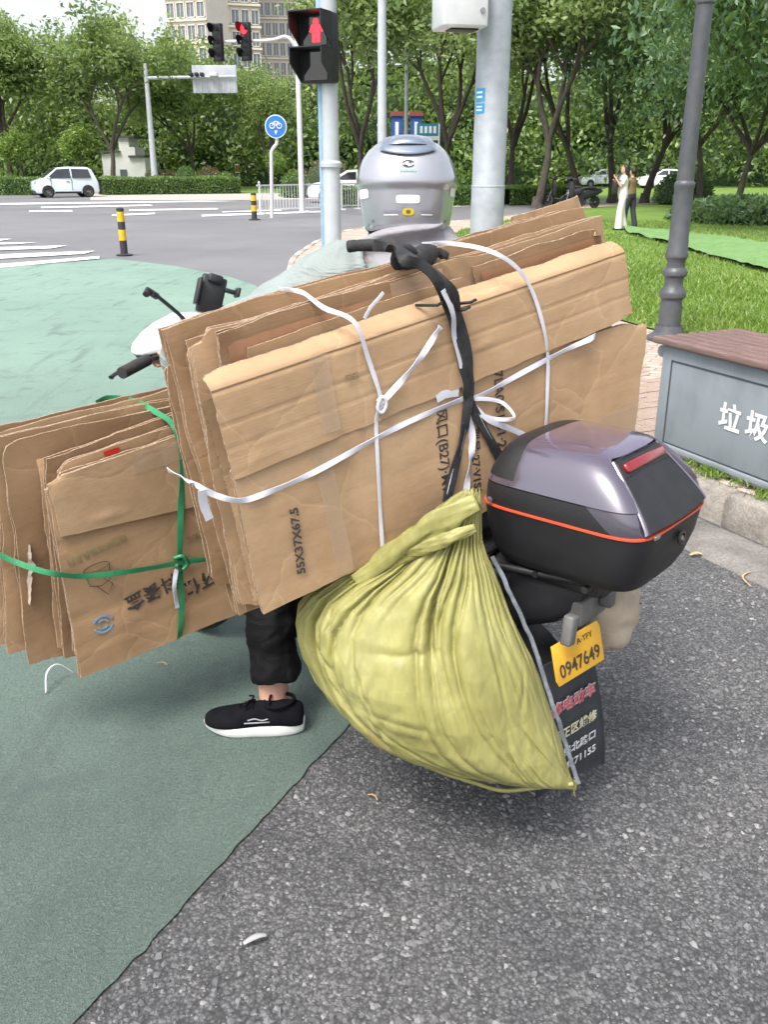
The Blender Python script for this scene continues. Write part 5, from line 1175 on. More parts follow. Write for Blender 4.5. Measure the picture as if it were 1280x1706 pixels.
q = MB(); W_ = x1.x - x0.x; q.box((0, 0, 0), (W_, .42, .62)); cb = q.build('control_box', M_white, bigp, bevel=.02, M=T3((x0.x + x1.x) / 2 - gp.x, -.30, at_dist(760, 44, gp.y - .5).z - gz + .31) @ RZ(12))
q = MB(); q.box((.02, -.02, -.318), (W_ * .62, .2, .012)); q.build('cable_slot', M_blkm, cb, bevel=.004)
q = MB(); q.lathe([(0, 0), (.022, 0), (.022, .02), (0, .02)], (0, 0, 0), 12, RX(90).to_3x3()); q.build('lock', M_steel, cb, M=T3(W_ * .36, -.212, -.18))
for k, (ya, yb) in enumerate(((146, 168), (172, 188))):
    q = MB(); z0, z1 = zpx(790, yb, gp.y - rp) - gz, zpx(790, ya, gp.y - rp) - gz
    q.grid(lambda s_, t: ((rp + .003) * math.sin(-1.25 + .72 * s_), -(rp + .003) * math.cos(-1.25 + .72 * s_), z0 + (z1 - z0) * t), 8, 2); q.build('sticker', mat('bright_blue_sticker', (.03, .33, .62), .4, (.03, .28, .55), 9), bigp, smooth=180)
    for r_ in range(2):
        q = MB(); q.grid(lambda s_, t: ((rp + .005) * math.sin(-1.12 + .45 * s_), -(rp + .005) * math.cos(-1.12 + .45 * s_), z0 + (z1 - z0) * (.25 + .35 * r_ + .15 * t)), 6, 1); q.build('sticker_print', M_sigw, bigp, smooth=180)
# pedestrian signal
pp = on_ground(556, 482, .14)
ped = thing('pedestrian_signal', 'pale grey signal pole with black pedestrian light showing a red figure', 'traffic light', loc=(pp.x, pp.y, .14))
sc1 = (pp.y * .934 + .4) / 1500
q = MB(); r0 = 12.5 * sc1; zc = zpx(556, 275, pp.y) - .14
q.lathe([(.2, 0), (.2, .015), (r0 * 1.15, .016), (r0 * 1.12, zc - .03), (r0 * 1.4, zc - .02), (r0 * 1.42, zc + .02), (r0 * 1.05, zc + .05), (r0 * .95, 5.0)], (0, 0, 0), 12); q.build('post', M_pole, ped, smooth=30)
q = MB(); q.box((-r0 * 1.25, .03, 2.3), (.05, .05, 4.2)); q.build('conduit', mat('pale_blue_conduit', (.30, .46, .62), .5), ped, bevel=.006)
def heads(parent, cx, cz, w, h, n, lit, cols, fig=False, M=None):
    """housing facing -y with n lamps and visors"""
    hd_ = MB(); hd_.box((0, .06, 0), (w, .16, h)); ho_ = hd_.build('housing', M_blkm, parent, bevel=.02, M=M)
    for k in range(n):
        z = h / 2 - h / n * (k + .5); d_ = min(w, h / n) * .84
        le = MB()
        if fig: le.box((0, -.025, z), (d_, .012, d_))
        else: le.lathe([(0, .03), (d_ * .3, .02), (d_ / 2, 0)], (0, -.02, z), 20, RX(90).to_3x3())
        le.build('lens', cols[k] if not fig else M_visor, ho_, smooth=60)
        v = MB(); r_ = d_ * .56; dep = d_ * .95
        if fig:
            sw = w * .49
            v.box((0, -.02 - dep * .42, z + h / n * .48), (w * .98, dep * .84, .012)); 
            for sg in (-1, 1): v.prism([(sg * sw, -.02, z + h / n * .48), (sg * sw, -.02 - dep * .84, z + h / n * .48), (sg * sw, -.02 - dep * .84, z + h / n * .05), (sg * sw, -.02, z - h / n * .46)], (-sg * .012, 0, 0))
        else:
            A = np.linspace(rad(-20), rad(200), 15)
            v.grid(lambda s_, t: (r_ * math.cos(rad(-20 + 220 * s_)), -.02 - t * dep * (.55 + .45 * math.sin(max(0, rad(-20 + 220 * s_)))), z + r_ * math.sin(rad(-20 + 220 * s_))), 16, 2); v.grid(lambda s_, t: (r_ * 1.04 * math.cos(rad(-20 + 220 * s_)), -.02 - t * dep * (.55 + .45 * math.sin(max(0, rad(-20 + 220 * s_)))), z + r_ * 1.04 * math.sin(rad(-20 + 220 * s_))), 16, 2, 0, True)
        v.build('visor', M_blkm, ho_)
    return ho_
M_redl = glow('red_signal_lamp', (1, .02, .03), 2.2); M_dull = mat('unlit_lens', (.05, .06, .06), .3)
pz1, pz0 = zpx(520, 20, pp.y - .15) - .14, zpx(520, 138, pp.y - .15) - .14; pw = 62 * sc1
pc_x = at_dist(524, 80, pp.y - .15).x - pp.x
hh_ = heads(ped, 0, 0, pw * .93, pz1 - pz0, 2, 0, [None, None], True, T3(pc_x + .02, -.12, (pz0 + pz1) / 2) @ RZ(-26))
fh = (pz1 - pz0) / 2; fgm = MB(); fzz = fh * .48
fgm.lathe([(0, .01), (.035, .005), (.035, 0)], (0, 0, fzz + fh * .24), 12, RX(90).to_3x3()); fgm.prism([(-.05, -.002, fzz + fh * .17), (.05, -.002, fzz + fh * .17), (.085, -.002, fzz - fh * .02), (.06, -.002, fzz - fh * .03), (.05, -.002, fzz + .03), (.045, -.002, fzz - fh * .32), (.008, -.002, fzz - fh * .32), (0, -.002, fzz - fh * .1), (-.008, -.002, fzz - fh * .32), (-.045, -.002, fzz - fh * .32), (-.05, -.002, fzz + .03), (-.06, -.002, fzz - fh * .03), (-.085, -.002, fzz - fh * .02)][::-1], (0, .006, 0)); fgm.build('red_figure', M_redl, hh_, M=T3(.02, -.036, 0))
q = MB(); q.tube([(pc_x + pw * .45, 0, pz1 - .1), (0, 0, pz1 - .1)], .03, 8); q.tube([(pc_x + pw * .45, 0, pz0 + .1), (0, 0, pz0 + .1)], .03, 8); q.build('bracket', M_pole, ped, smooth=40)
# vehicle signals on a mast arm
YS = 34.0; k_ = (YS * .934) / 1500
mp = at_dist(503, 330, YS); mast = thing('traffic_signal', 'white mast arm carrying two black vehicle signals, the right one red', 'traffic light', loc=(mp.x, YS, 0))
za = at_dist(450, 70, YS).z
q = MB(); q.lathe([(.2, 0), (.2, .02), (.10, .03), (.085, za + .3), (0, za + .32)], (0, 0, 0), 14); q.build('post', M_white, mast, smooth=40)
q = MB(); xa = at_dist(350, 72, YS).x - mp.x; q.tube(crom([(0, 0, za - .2), (-.35, 0, za + .15), (-1.0, 0, za + .05), (xa, 0, za)], 6), [.06] * 10 + [.05] * 9, 8); q.build('arm', M_white, mast, smooth=60)
for (xc, y0, y1, w, lit) in ((360, 40, 103, 22, None), (407, 38, 102, 22, 0)):
    a, b = at_dist(xc, y0, YS), at_dist(xc, y1, YS)
    heads(mast, 0, 0, .40, a.z - b.z, 3, 0, [M_redl if lit == 0 else M_dull, M_dull, M_dull], False, T3(a.x - mp.x, -.12, (a.z + b.z) / 2) @ RZ(-38))
# gantry with the back of a road sign
YG = 62.6; g0 = at_dist(258, 300, YG); gan = thing('sign_gantry', 'tall grey gantry pole behind the hedge holding a sign board seen from behind', 'road sign', loc=(g0.x, YG, 0))
gt = at_dist(243, 100, YG); zg = at_dist(350, 130, YG).z
q = MB(); q.lathe([(.24, 0), (.2, 2), (.13, zg + .8), (0, zg + .85)], (0, 0, 0), 14); q.build('post', M_pole, gan, smooth=40)
q = MB(); q.tube([(0, 0, zg), (at_dist(392, 128, YG).x - g0.x, 0, zg + .1)], [.11, .07], 8); q.build('arm', M_pole, gan, smooth=40)
a, b = at_dist(318, 108, YG), at_dist(395, 155, YG); q = MB(); q.box(((a.x + b.x) / 2 - g0.x, .16, (a.z + b.z) / 2), (b.x - a.x, .05, a.z - b.z)); sb_ = q.build('sign_board', mat('grey_sign_back', (.40, .42, .44), .55, (.33, .35, .37), 2), gan, bevel=.02)
for k in range(8): q = MB(); q.box((a.x - g0.x + (b.x - a.x) * (k + .5) / 8, .125, a.z - (a.z - b.z) * .72), (.06, .03, (a.z - b.z) * .5)); q.build('stiffener', M_pole, sb_)
for k, x in enumerate((318, 327, 336, 355)):
    c = at_dist(x, 124, YG - .3); q = MB(); q.box((c.x - g0.x, -.25, c.z), (.22 if k < 3 else .5, .5, .22)); q.build('camera', M_white if k == 3 else M_blkm, gan, bevel=.04)
# cycle-lane sign
Yc = 30.4; c0 = on_ground(453, 363); cyc = thing('cycle_sign', 'round blue cycle-lane sign on a bent white pole', 'road sign', loc=(c0.x, c0.y, 0))
def rel(x, y): p = at_dist(x, y, c0.y); return Vector((p.x - c0.x, 0, p.z))
q = MB(); q.tube([Vector((0, 0, 0)), rel(452, 253), rel(455, 247), rel(461, 240), rel(462, 225), rel(461, 200)], .055, 10); q.build('post', M_white, cyc, smooth=50)
dc = rel(460, 211); q = MB(); q.lathe([(0, 0), (.34, 0), (.34, .02), (0, .02)], (dc.x, -.08, dc.z), 32, RX(90).to_3x3()); di = q.build('disc', M_sigw, cyc, smooth=30)
q = MB(); q.lathe([(0, 0), (.315, 0), (.315, .006), (0, .006)], (dc.x, -.099, dc.z), 32, RX(90).to_3x3()); q.build('face', M_blue, di, smooth=30)
q = MB(); oy = -.112
for sx_ in (-.11, .11): q.tube([(dc.x + sx_ + .075 * math.cos(a), oy, dc.z + .02 + .075 * math.sin(a)) for a in np.linspace(0, 6.283, 15)], .014, 5)
q.tube([(dc.x - .11, oy, dc.z + .02), (dc.x - .04, oy, dc.z + .14), (dc.x + .08, oy, dc.z + .14), (dc.x + .11, oy, dc.z + .02)], .014, 5); q.tube([(dc.x - .04, oy, dc.z + .14), (dc.x, oy, dc.z + .02), (dc.x + .08, oy, dc.z + .14)], .014, 5)
q.prism([(dc.x - .05, oy, dc.z - .12), (dc.x, oy, dc.z - .24), (dc.x + .05, oy, dc.z - .12)], (0, -.01, 0)); q.build('cycle_symbol', M_sigw, di)
# bollards
def bollard(px_, py_, top, label, r):
    p = on_ground(px_, py_); H = at_dist(px_, top, p.y).z; o = thing('bollard', label, 'bollard', loc=(p.x, p.y, 0), group='yellow and black bollards')
    bz = [0, .32, .55, .72, .93, 1.0]; cs = [M_bkb, M_yel, M_bkb, M_yel, M_bkb]
    for a, b, m in zip(bz[:-1], bz[1:], cs): q = MB(); q.lathe([(0, a * H), (r, a * H), (r, b * H)] + ([(r * .7, b * H + .01), (0, b * H + .012)] if b == 1 else [(0, b * H)]), (0, 0, 0), 18); q.build('band' if m is M_yel else 'black_band', m, o, smooth=40)
    q = MB(); q.lathe([(0, 0), (r * 2.3, 0), (r * 2.3, .012), (r * 1.2, .03), (0, .03)], (0, 0, .001), 18); q.build('base', M_bkb, o, smooth=40)
bollard(207, 425, 347, 'yellow and black bollard at the tip of the green lane', .066)
bollard(424, 366, 322, 'yellow and black bollard in front of the white barrier', .085)
# white barrier
b0, b1 = on_ground(430, 357), on_ground(600, 348); bar_ = thing('road_barrier', 'low white picket barrier between the road lanes', 'barrier', loc=(b0.x, b0.y, 0)); bv_ = b1 - b0; Ln = bv_.length; dn = bv_.normalized()
HB = 1.0
for z in (.14, HB - .06): q = MB(); q.box((dn * (Ln / 2)) + Vector((0, 0, z)), (Ln, .045, .05), Matrix.Rotation(math.atan2(dn.y, dn.x), 3, 'Z')); q.build('rail', M_white, bar_)
pk = MB().box((0, 0, HB / 2 + .04), (.016, .016, HB - .2)).mesh('picket', [M_white])
for i in range(int(Ln / .15)): o = link('picket', pk, bar_); o.location = dn * (.08 + .15 * i)
for t in (0.02, .42, .8, .98): q = MB(); q.box((0, 0, HB / 2), (.06, .06, HB)); q.box((0, 0, .02), (.34, .3, .05)); q.lathe([(.03, HB), (.05, HB + .03), (0, HB + .09)], (0, 0, 0), 8); o = q.build('post', M_white, bar_); o.location = dn * (Ln * t)
# small red-faced notice, far lane
p = on_ground(397, 312); nb = thing('notice_board', 'small white framed red notice board on two legs at the hedge end', 'notice board', loc=(p.x, p.y, 0)); hz = at_dist(397, 273, p.y).z
for s_ in (-.16, .16): q = MB(); q.tube([(s_, 0, 0), (s_, 0, hz)], .03, 6); q.build('leg', M_white, nb)
q = MB(); q.box((0, -.04, hz - .35), (.42, .04, .7)); q.build('board', M_white, nb); q = MB(); q.box((0, -.065, hz - .36), (.32, .012, .5)); q.build('panel', mat('red_notice', (.5, .07, .08), .5), nb)
# blue banners and street-name sign behind the helmet
Yb = 52
for k, (x0_, x1_, y0_, y1_) in enumerate(((652, 671, 193, 232), (684, 703, 193, 232))):
    a, b = at_dist(x0_, y0_, Yb), at_dist(x1_, y1_, Yb); o = thing('banner', ['blue vertical banner left of the thin pole behind the helmet', 'blue vertical banner right of the thin pole behind the helmet'][k], 'banner', loc=((a.x + b.x) / 2, Yb, 0))
    q = MB(); q.box((0, 0, (a.z + b.z) / 2), (b.x - a.x, .12, a.z - b.z)); q.build('panel', mat('navy_banner', (.03, .10, .36), .5), o); q = MB(); q.box((0, -.07, (a.z + b.z) / 2 - .1), (.18, .02, (a.z - b.z) * .66)); q.build('white_print', M_sigw, o)
    q = MB(); q.box((0, 0, a.z + .1), (b.x - a.x + .1, .3, .22)); q.build('cap', mat('red_brown_cap', (.26, .06, .05), .6), o); q = MB(); q.tube([(0, .1, 0), (0, .1, b.z)], .07, 8); q.build('post', M_pole, o)
a, b = at_dist(695, 206, Yb - 1), at_dist(732, 226, Yb - 1); o = thing('street_sign', 'teal street-name sign with white lettering above the helmet', 'street sign', loc=(b.x, Yb - 1, 0))
q = MB(); q.box((-(b.x - a.x) / 2, 0, (a.z + b.z) / 2), (b.x - a.x, .06, a.z - b.z)); pn = q.build('panel', mat('teal_sign', (.02, .22, .33), .45), o); q = MB(); q.tube([(0, 0, 0), (0, 0, a.z)], .05, 8); q.build('post', M_white, o)
for k in range(4): q = MB(); q.box((-(b.x - a.x) * (.2 + .2 * k), -.035, (a.z + b.z) / 2), (.14, .012, .34)); q.build('character', M_sigw, pn)
q = MB(); q.box((-(b.x - a.x) / 2, 0, b.z - .12), (b.x - a.x, .06, .2)); q.build('lower_panel', M_white, o)
for k, (x, r_, Yp, lab) in enumerate(((637, .14, 30, 'thick pale grey pole rising behind the helmet left of the banners'), (676, .09, 44, 'slim grey pole between the two blue banners'))):
    c = at_dist(x, 330, Yp); o = thing('steel_pole', lab, 'pole', loc=(c.x, Yp, 0)); q = MB(); q.lathe([(r_ * 2, 0), (r_ * 2, .02), (r_ * 1.1, .03), (r_ * .8, 9)], (0, 0, 0), 14); q.build('shaft', M_pole, o, smooth=40); q = MB(); q.tube(crom([(0, 0, 8.9), (.3, -.2, 9.4), (1.6, -.8, 9.7)], 5), .05, 8); q.build('arm', M_pole, o, smooth=40)
# small things lying on the road
def litter(name, px_, py_, L_, w, ang, m, label, cat, bend=.2, h=.006):
    p = on_ground(px_, py_, .004); o = MB(); pts = crom([(-L_ / 2, 0, 0), (-L_ * .15, L_ * bend * .5, h * .8), (L_ * .2, L_ * bend * .4, h), (L_ / 2, -L_ * bend * .2, .002)], 5)
    o.tube(pts, [w * (.55 + .45 * math.sin(math.pi * (i + .5) / len(pts))) for i in range(len(pts))], 6, flat=(.35, (0, 0, 1))); r = o.build(name, m, smooth=180); r.location = p + Vector((0, 0, .003)); r.rotation_euler = (0, 0, rad(ang)); tag(r, label, cat)
M_straw = mat('dry_straw', (.55, .40, .20), .7, (.42, .28, .13), 60)
litter('dry_straw', 270, 1108, .04, .0022, -20, M_straw, 'short dry straw on the green lane below the smaller bundle', 'straw')
litter('dry_straw', 621, 1330, .035, .0025, -40, M_straw, 'short dry straw on the asphalt in front of the sack', 'straw')
litter('paper_scrap', 425, 1567, .05, .008, 25, mat('grey_paper', (.36, .36, .36), .8), 'narrow grey paper scrap lying on the near asphalt', 'scrap', .05)
litter('plastic_band', 1258, 965, .16, .004, 60, M_straw, 'curved tan packing band lying by the gutter', 'band', .5)
litter('dry_leaf', 1160, 925, .05, .010, 10, M_straw, 'dry tan leaf by the gutter under the top box', 'leaf', .2)
litter('plastic_string', 100, 1140, .12, .0035, 65, M_pp, 'wisp of white plastic string on the green lane under the smaller bundle', 'string', .5, .05)

# ------------------------------------------------------------------ vegetation
L_cam = leafmat('camphor_leaf', (.095, .155, .055), (.215, .315, .115), (.38, .465, .19), .5)
L_yel = leafmat('young_yellow_leaf', (.09, .16, .03), (.17, .28, .055), (.30, .40, .09))
L_drk = leafmat('drooping_dark_leaf', (.042, .095, .045), (.095, .185, .085), (.20, .30, .13), .4)
L_wood = leafmat('woodland_leaf', (.06, .105, .04), (.165, .255, .08), (.33, .42, .13), .45)
L_hedge = leafmat('hedge_leaf', (.055, .11, .025), (.11, .21, .045), (.20, .32, .08), .3)
L_brn = leafmat('bronze_shrub_leaf', (.07, .045, .03), (.14, .10, .05), (.20, .17, .07), .2)
L_grass = leafmat('grass_blade', (.09, .16, .025), (.17, .28, .045), (.32, .37, .12), .3)
M_bark = mat('dark_bark', (.085, .07, .055), .9, (.045, .038, .032), 9, 25, .9, .03, aniso=(1, 1, .35)); M_bark2 = mat('pale_bark', (.26, .22, .17), .9, (.17, .14, .11), 9, 30, .7, .02, aniso=(1, 1, .35))
def leaves_mesh(name, C, Dv, ln, wd, tint, m, r):
    """rhombic leaves: centres C, axes Dv (n,3), lengths, widths"""
    n = len(C); Dv = Dv / np.linalg.norm(Dv, axis=1)[:, None]
    s_ = np.cross(Dv, r.normal(0, 1, (n, 3))); s_ /= np.linalg.norm(s_, axis=1)[:, None] + 1e-9
    nn = np.cross(Dv, s_)
    a = C - Dv * (ln / 2)[:, None]; b = C + s_ * (wd / 2)[:, None] - Dv * (ln * .08)[:, None] + nn * (wd * .18)[:, None]; c = C + Dv * (ln / 2)[:, None] ; d = C - s_ * (wd / 2)[:, None] - Dv * (ln * .08)[:, None] + nn * (wd * .18)[:, None]
    V = np.stack([a, b, c, d], 1).reshape(-1, 3); i = np.arange(n)[:, None] * 4
    Fq = np.concatenate([i + np.array([[0, 1, 2]]), i + np.array([[0, 2, 3]])], 1).reshape(-1, 3)
    me = bpy.data.meshes.new(name); me.vertices.add(len(V)); me.vertices.foreach_set('co', V.astype(np.float32).ravel())
    me.loops.add(len(Fq) * 3); me.loops.foreach_set('vertex_index', Fq.astype(np.int32).ravel())
    me.polygons.add(len(Fq)); me.polygons.foreach_set('loop_start', np.arange(0, len(Fq) * 3, 3, dtype=np.int32)); me.update(calc_edges=True)
    at = me.attributes.new('tint', 'FLOAT', 'POINT'); at.data.foreach_set('value', np.repeat(np.clip(tint, 0, 1), 4).astype(np.float32)); me.materials.append(m); me.validate(); return me
def tree_parts(seed, H, th, spread, nleaf, leaf, m, bark, droop=.3, r0=.2, forks=4, sig=.55, narrow=.45, up=.75):
    R_ = random.Random(seed); r = np.random.default_rng(seed); mb = MB(); tips = []
    def branch(p, d, ln_, rad_, lev):
        pts = [p.copy()]; q = p.copy(); dd = d.copy(); k = 4
        for i in range(k):
            dd = (dd + Vector((R_.gauss(0, .10), R_.gauss(0, .10), .05 if lev else 0))).normalized(); q = q + dd * (ln_ / k); pts.append(q.copy())
        mb.tube(pts, [rad_ * (1 - .42 * i / k) for i in range(k + 1)], 7 if lev < 2 else 5, cap=False)
        if lev >= 3: tips.append(pts[-1]); tips.append(pts[-2]); return
        if lev >= 2: tips.append(pts[-1])
        nb = forks if lev == 0 else R_.choice((2, 3, 3))
        for i in range(nb):
            a = 2 * math.pi * (i + R_.random() * .6) / nb + lev; o = spread * R_.uniform(.6, 1.15) * (.62 if lev == 0 else .8)
            nd = (dd * up + Vector((math.cos(a), math.sin(a), 0)) * o + Vector((0, 0, .12))).normalized()
            branch(pts[-1] if i < 2 or lev == 0 else pts[-2], nd, ln_ * R_.uniform(.62, .85) if lev else (H - th) * R_.uniform(.32, .42), rad_ * (.62 if lev == 0 else .55), lev + 1)
    branch(Vector((0, 0, -.1)), Vector((R_.gauss(0, .05), R_.gauss(0, .05), 1)).normalized(), th, r0, 0)
    mb.lathe([(r0 * 1.5, -.1), (r0 * 1.15, .12), (r0 * 1.0, .4)], (0, 0, 0), 9)
    T_ = np.array([list(t) for t in tips]); k = len(T_); idx = r.integers(0, k, nleaf)
    ct = r.normal(.5, .17, k); off = r.normal(0, 1, (nleaf, 3)) * sig * np.array([1.15, 1.15, .8])
    sub = r.integers(0, 7, nleaf); so_ = r.normal(0, sig * .9, (k, 7, 3)); C = T_[idx] + so_[idx, sub] + off * .45
    C[:, 2] -= np.abs(off[:, 0]) * droop * .3
    Dv = r.normal(0, 1, (nleaf, 3)) * np.array([1, 1, .55]); Dv[:, 2] -= droop * 1.6
    ln_ = leaf * r.uniform(.7, 1.35, nleaf); tint = ct[idx] + r.normal(0, .15, nleaf) + .12 * r.normal(0, 1, (k, 7))[idx, sub]
    return mb.mesh('trunk', [bark], 60), leaves_mesh('crown', C, Dv, ln_, ln_ * narrow * r.uniform(.8, 1.2, nleaf), tint, m, r)
TV = {
 'A': tree_parts(11, 13, 3.4, .8, 17000, .34, L_cam, M_bark, .35, .24, 4, .85),
 'B': tree_parts(23, 12.5, 2.8, .85, 17000, .34, L_cam, M_bark, .35, .22, 3, .85),
 'C': tree_parts(37, 12, 2.6, .62, 15000, .27, L_cam, M_bark, .4, .20, 3, .75, up=1.0),
 'D': tree_parts(41, 11.5, 2.8, .68, 15000, .27, L_cam, M_bark, .4, .22, 4, .75, up=.9),
 'E': tree_parts(53, 8.5, 2.0, .9, 24000, .24, L_drk, M_bark, .7, .11, 5, .75, narrow=.42, up=.55),
 'G': tree_parts(59, 9.5, 2.4, .95, 26000, .24, L_drk, M_bark, .7, .16, 5, .8, narrow=.42, up=.5),
 'Y': tree_parts(61, 4.2, .6, .32, 6000, .16, L_yel, M_bark, .2, .07, 4, .30, up=1.1),
}
def plant_tree(key, x, y, label, s_=1.0, rz=0, name='broadleaf_tree', group=None, z=None):
    o = thing(name, label, 'tree', loc=(x, y, lawn_z(x, y) if z is None else z), rz=rad(rz), group=group); o.scale = (s_, s_, s_)
    link('trunk', TV[key][0], o); link('crown', TV[key][1], o); return o
def tp(px_, Y): return at_dist(px_, 320, Y).x
GL, GR = 'camphor trees along the far verge', 'trees along the lawn and side road'
plant_tree('A', tp(22, 66), 66, 'tall camphor tree at the left edge behind the far hedge', .95, 20, 'camphor_tree', GL, 0)
plant_tree('B', tp(190, 63.6), 63.6, 'forked camphor tree standing behind the small white car', .96, 140, 'camphor_tree', GL, 0)
plant_tree('B', tp(330, 71), 71, 'camphor tree under the sign board seen from behind', .88, 250, 'camphor_tree', GL, 0)
plant_tree('D', tp(455, 72), 72, 'camphor tree behind the round cycle sign', .74, 70, 'camphor_tree', GL, 0)
plant_tree('A', tp(-80, 70), 70, 'camphor tree just outside the left edge, its crown reaching into view', 1.0, 200, 'camphor_tree', GL, 0)
plant_tree('Y', tp(148, 63.5), 63.5, 'small yellow-green conical tree right of the small white car roof', .98, 0, 'young_tree', None, 0)
plant_tree('Y', tp(48, 64), 64, 'small yellow-green conical tree left of the small white car', .9, 80, 'young_tree', None, 0)
plant_tree('Y', tp(455, 66), 66, 'small yellow-green conical tree behind the cycle sign pole', .62, 160, 'young_tree', None, 0)
plant_tree('C', tp(602, 43), 43, 'camphor tree with forked trunk between signal pole and helmet', .95, 30, 'camphor_tree', GR, 0)
plant_tree('D', tp(752, 45), 45, 'camphor tree rising right behind the helmet', .95, 100, 'camphor_tree', GR, 0)
plant_tree('C', tp(850, 46), 46, 'camphor tree just right of the galvanised pole', .98, 200, 'camphor_tree', GR, 0)
plant_tree('D', tp(897, 36.5), 36.5, 'dark camphor tree with thick leaning trunk at the lawn edge', .86, 250, 'camphor_tree', GR)
plant_tree('C', tp(966, 40), 40, 'camphor tree left of the parked scooters', .88, 310, 'camphor_tree', GR)
plant_tree('D', tp(1022, 43), 43, 'camphor tree right behind the standing woman', .92, 20, 'camphor_tree', GR)
plant_tree('C', tp(1076, 41), 41, 'camphor tree between the woman and the dark bushes', .90, 75, 'camphor_tree', GR)
plant_tree('G', tp(1232, 31), 31, 'slim drooping tree right of the lamp post', .82, 0, 'drooping_tree', GR)
plant_tree('E', tp(1340, 21), 21, 'dark drooping tree at the right edge, nearest to the lamp post', .92, 130, 'drooping_tree', GR)
plant_tree('G', tp(1165, 37), 37, 'dark drooping tree behind the lamp post', .95, 220, 'drooping_tree', GR)
plant_tree('E', tp(1090, 27.5), 27.5, 'low drooping tree beside the standing woman', .88, 300, 'drooping_tree', GR) if False else None
plant_tree('E', tp(1290, 44), 44, 'farthest drooping tree at the right edge', 1.15, 60, 'drooping_tree', GR)
# woodland far behind: one mass
def woodland():
    r = np.random.default_rng(91); n = 70000; k = 2000
    cx_ = r.uniform(-75, 95, k); top = 8.3 + 2.6 * np.array([nz(x * .11, 3) + .6 * nz(x * .33, 8) for x in cx_]); top *= np.where(cx_ > -6, 1.3, 1.0)
    cz_ = top * r.random(k) ** .7; cy_ = 80 + 3 * r.random(k) + (1 - cz_ / top) * -3.5; ct = r.normal(.45, .24, k)
    i = r.integers(0, k, n); C = np.stack([cx_[i], cy_[i], cz_[i]], 1) + r.normal(0, 1, (n, 3)) * np.array([.8, .7, .55])
    Dv = r.normal(0, 1, (n, 3)); Dv[:, 2] -= .5; ln_ = r.uniform(.3, .62, n)
    me = leaves_mesh('woodland', C, Dv, ln_, ln_ * .55, ct[i] + r.normal(0, .13, n), L_wood, r); o = link('woodland', me); tag(o, 'dense green woodland closing the view behind the far hedge', 'woodland', None, 'stuff')
    q = MB(); q.grid(lambda s_, t: (-110 + 240 * s_, 84.5 + 2 * nz(s_ * 30, t * 4), (7.6 + 2.4 * nz((-110 + 240 * s_) * .11, 3)) * (1.25 if s_ > .43 else 1) * t), 120, 8)
    h = q.build('woodland_backing', mat('dark_green_backing', (.055, .10, .035), .95, (.02, .042, .018), 1.2, 3, 1, .3), smooth=180); h['kind'] = 'structure'  # solid lumpy wall added behind the leaves so that no light passes through
woodland()
flat('verge', [(-140, 61.2), (-4.6, 61.2), (-4.6, 130), (-140, 130)], .02, M_lawn); flat('verge', [(3, 47.5), (140, 49.5), (140, 130), (3, 130)], -.003, M_lawn)
# hedges and shrubs
def hedge(p0, p1, w, h, label, n, m=L_hedge, name='hedge', leaf=.1, z=0.0):
    p0, p1 = Vector((p0[0], p0[1], z)), Vector((p1[0], p1[1], z)); v = p1 - p0; Ln = v.length; d = v.normalized()
    o = thing(name, label, 'hedge', M=frame(p0, d, Vector((-d.y, d.x, 0)), Vector((0, 0, 1)))); r = np.random.default_rng(int(Ln * 100))
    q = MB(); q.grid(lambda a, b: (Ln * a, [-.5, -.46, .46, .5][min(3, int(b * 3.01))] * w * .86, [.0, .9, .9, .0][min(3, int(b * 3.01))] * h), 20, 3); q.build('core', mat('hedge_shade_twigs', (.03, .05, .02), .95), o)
    f = r.random(n); x = r.uniform(0, Ln, n); top = f < .5
    y = np.where(top, r.uniform(-.5, .5, n) * w, np.where(r.random(n) < .85, -.5, .5) * w) + r.normal(0, .035, n); zz = np.where(top, h, r.uniform(.02, 1, n) * h) + r.normal(0, .035, n) * h ** .3 + .04 * np.sin(x * 2.1) * h
    C = np.stack([x, y, zz], 1); Dv = r.normal(0, 1, (n, 3)); ln_ = leaf * r.uniform(.7, 1.4, n)
    tn = .5 + .2 * np.sin(x * 3.3) * np.sin(x * 1.1 + 2) + r.normal(0, .16, n); link('foliage', leaves_mesh('foliage', C, Dv, ln_, ln_ * .6, tn, m, r), o)
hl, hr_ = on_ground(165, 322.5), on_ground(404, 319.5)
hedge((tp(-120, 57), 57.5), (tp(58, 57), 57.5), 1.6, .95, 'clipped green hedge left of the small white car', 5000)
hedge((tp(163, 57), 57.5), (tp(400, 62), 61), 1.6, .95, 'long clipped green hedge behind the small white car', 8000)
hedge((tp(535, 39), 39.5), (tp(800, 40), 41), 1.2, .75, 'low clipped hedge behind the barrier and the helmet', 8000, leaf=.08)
hedge((tp(838, 41), 41.5), (tp(962, 44), 44.5), 1.2, .72, 'low clipped hedge between the galvanised pole and the parked scooters', 6000, leaf=.08)
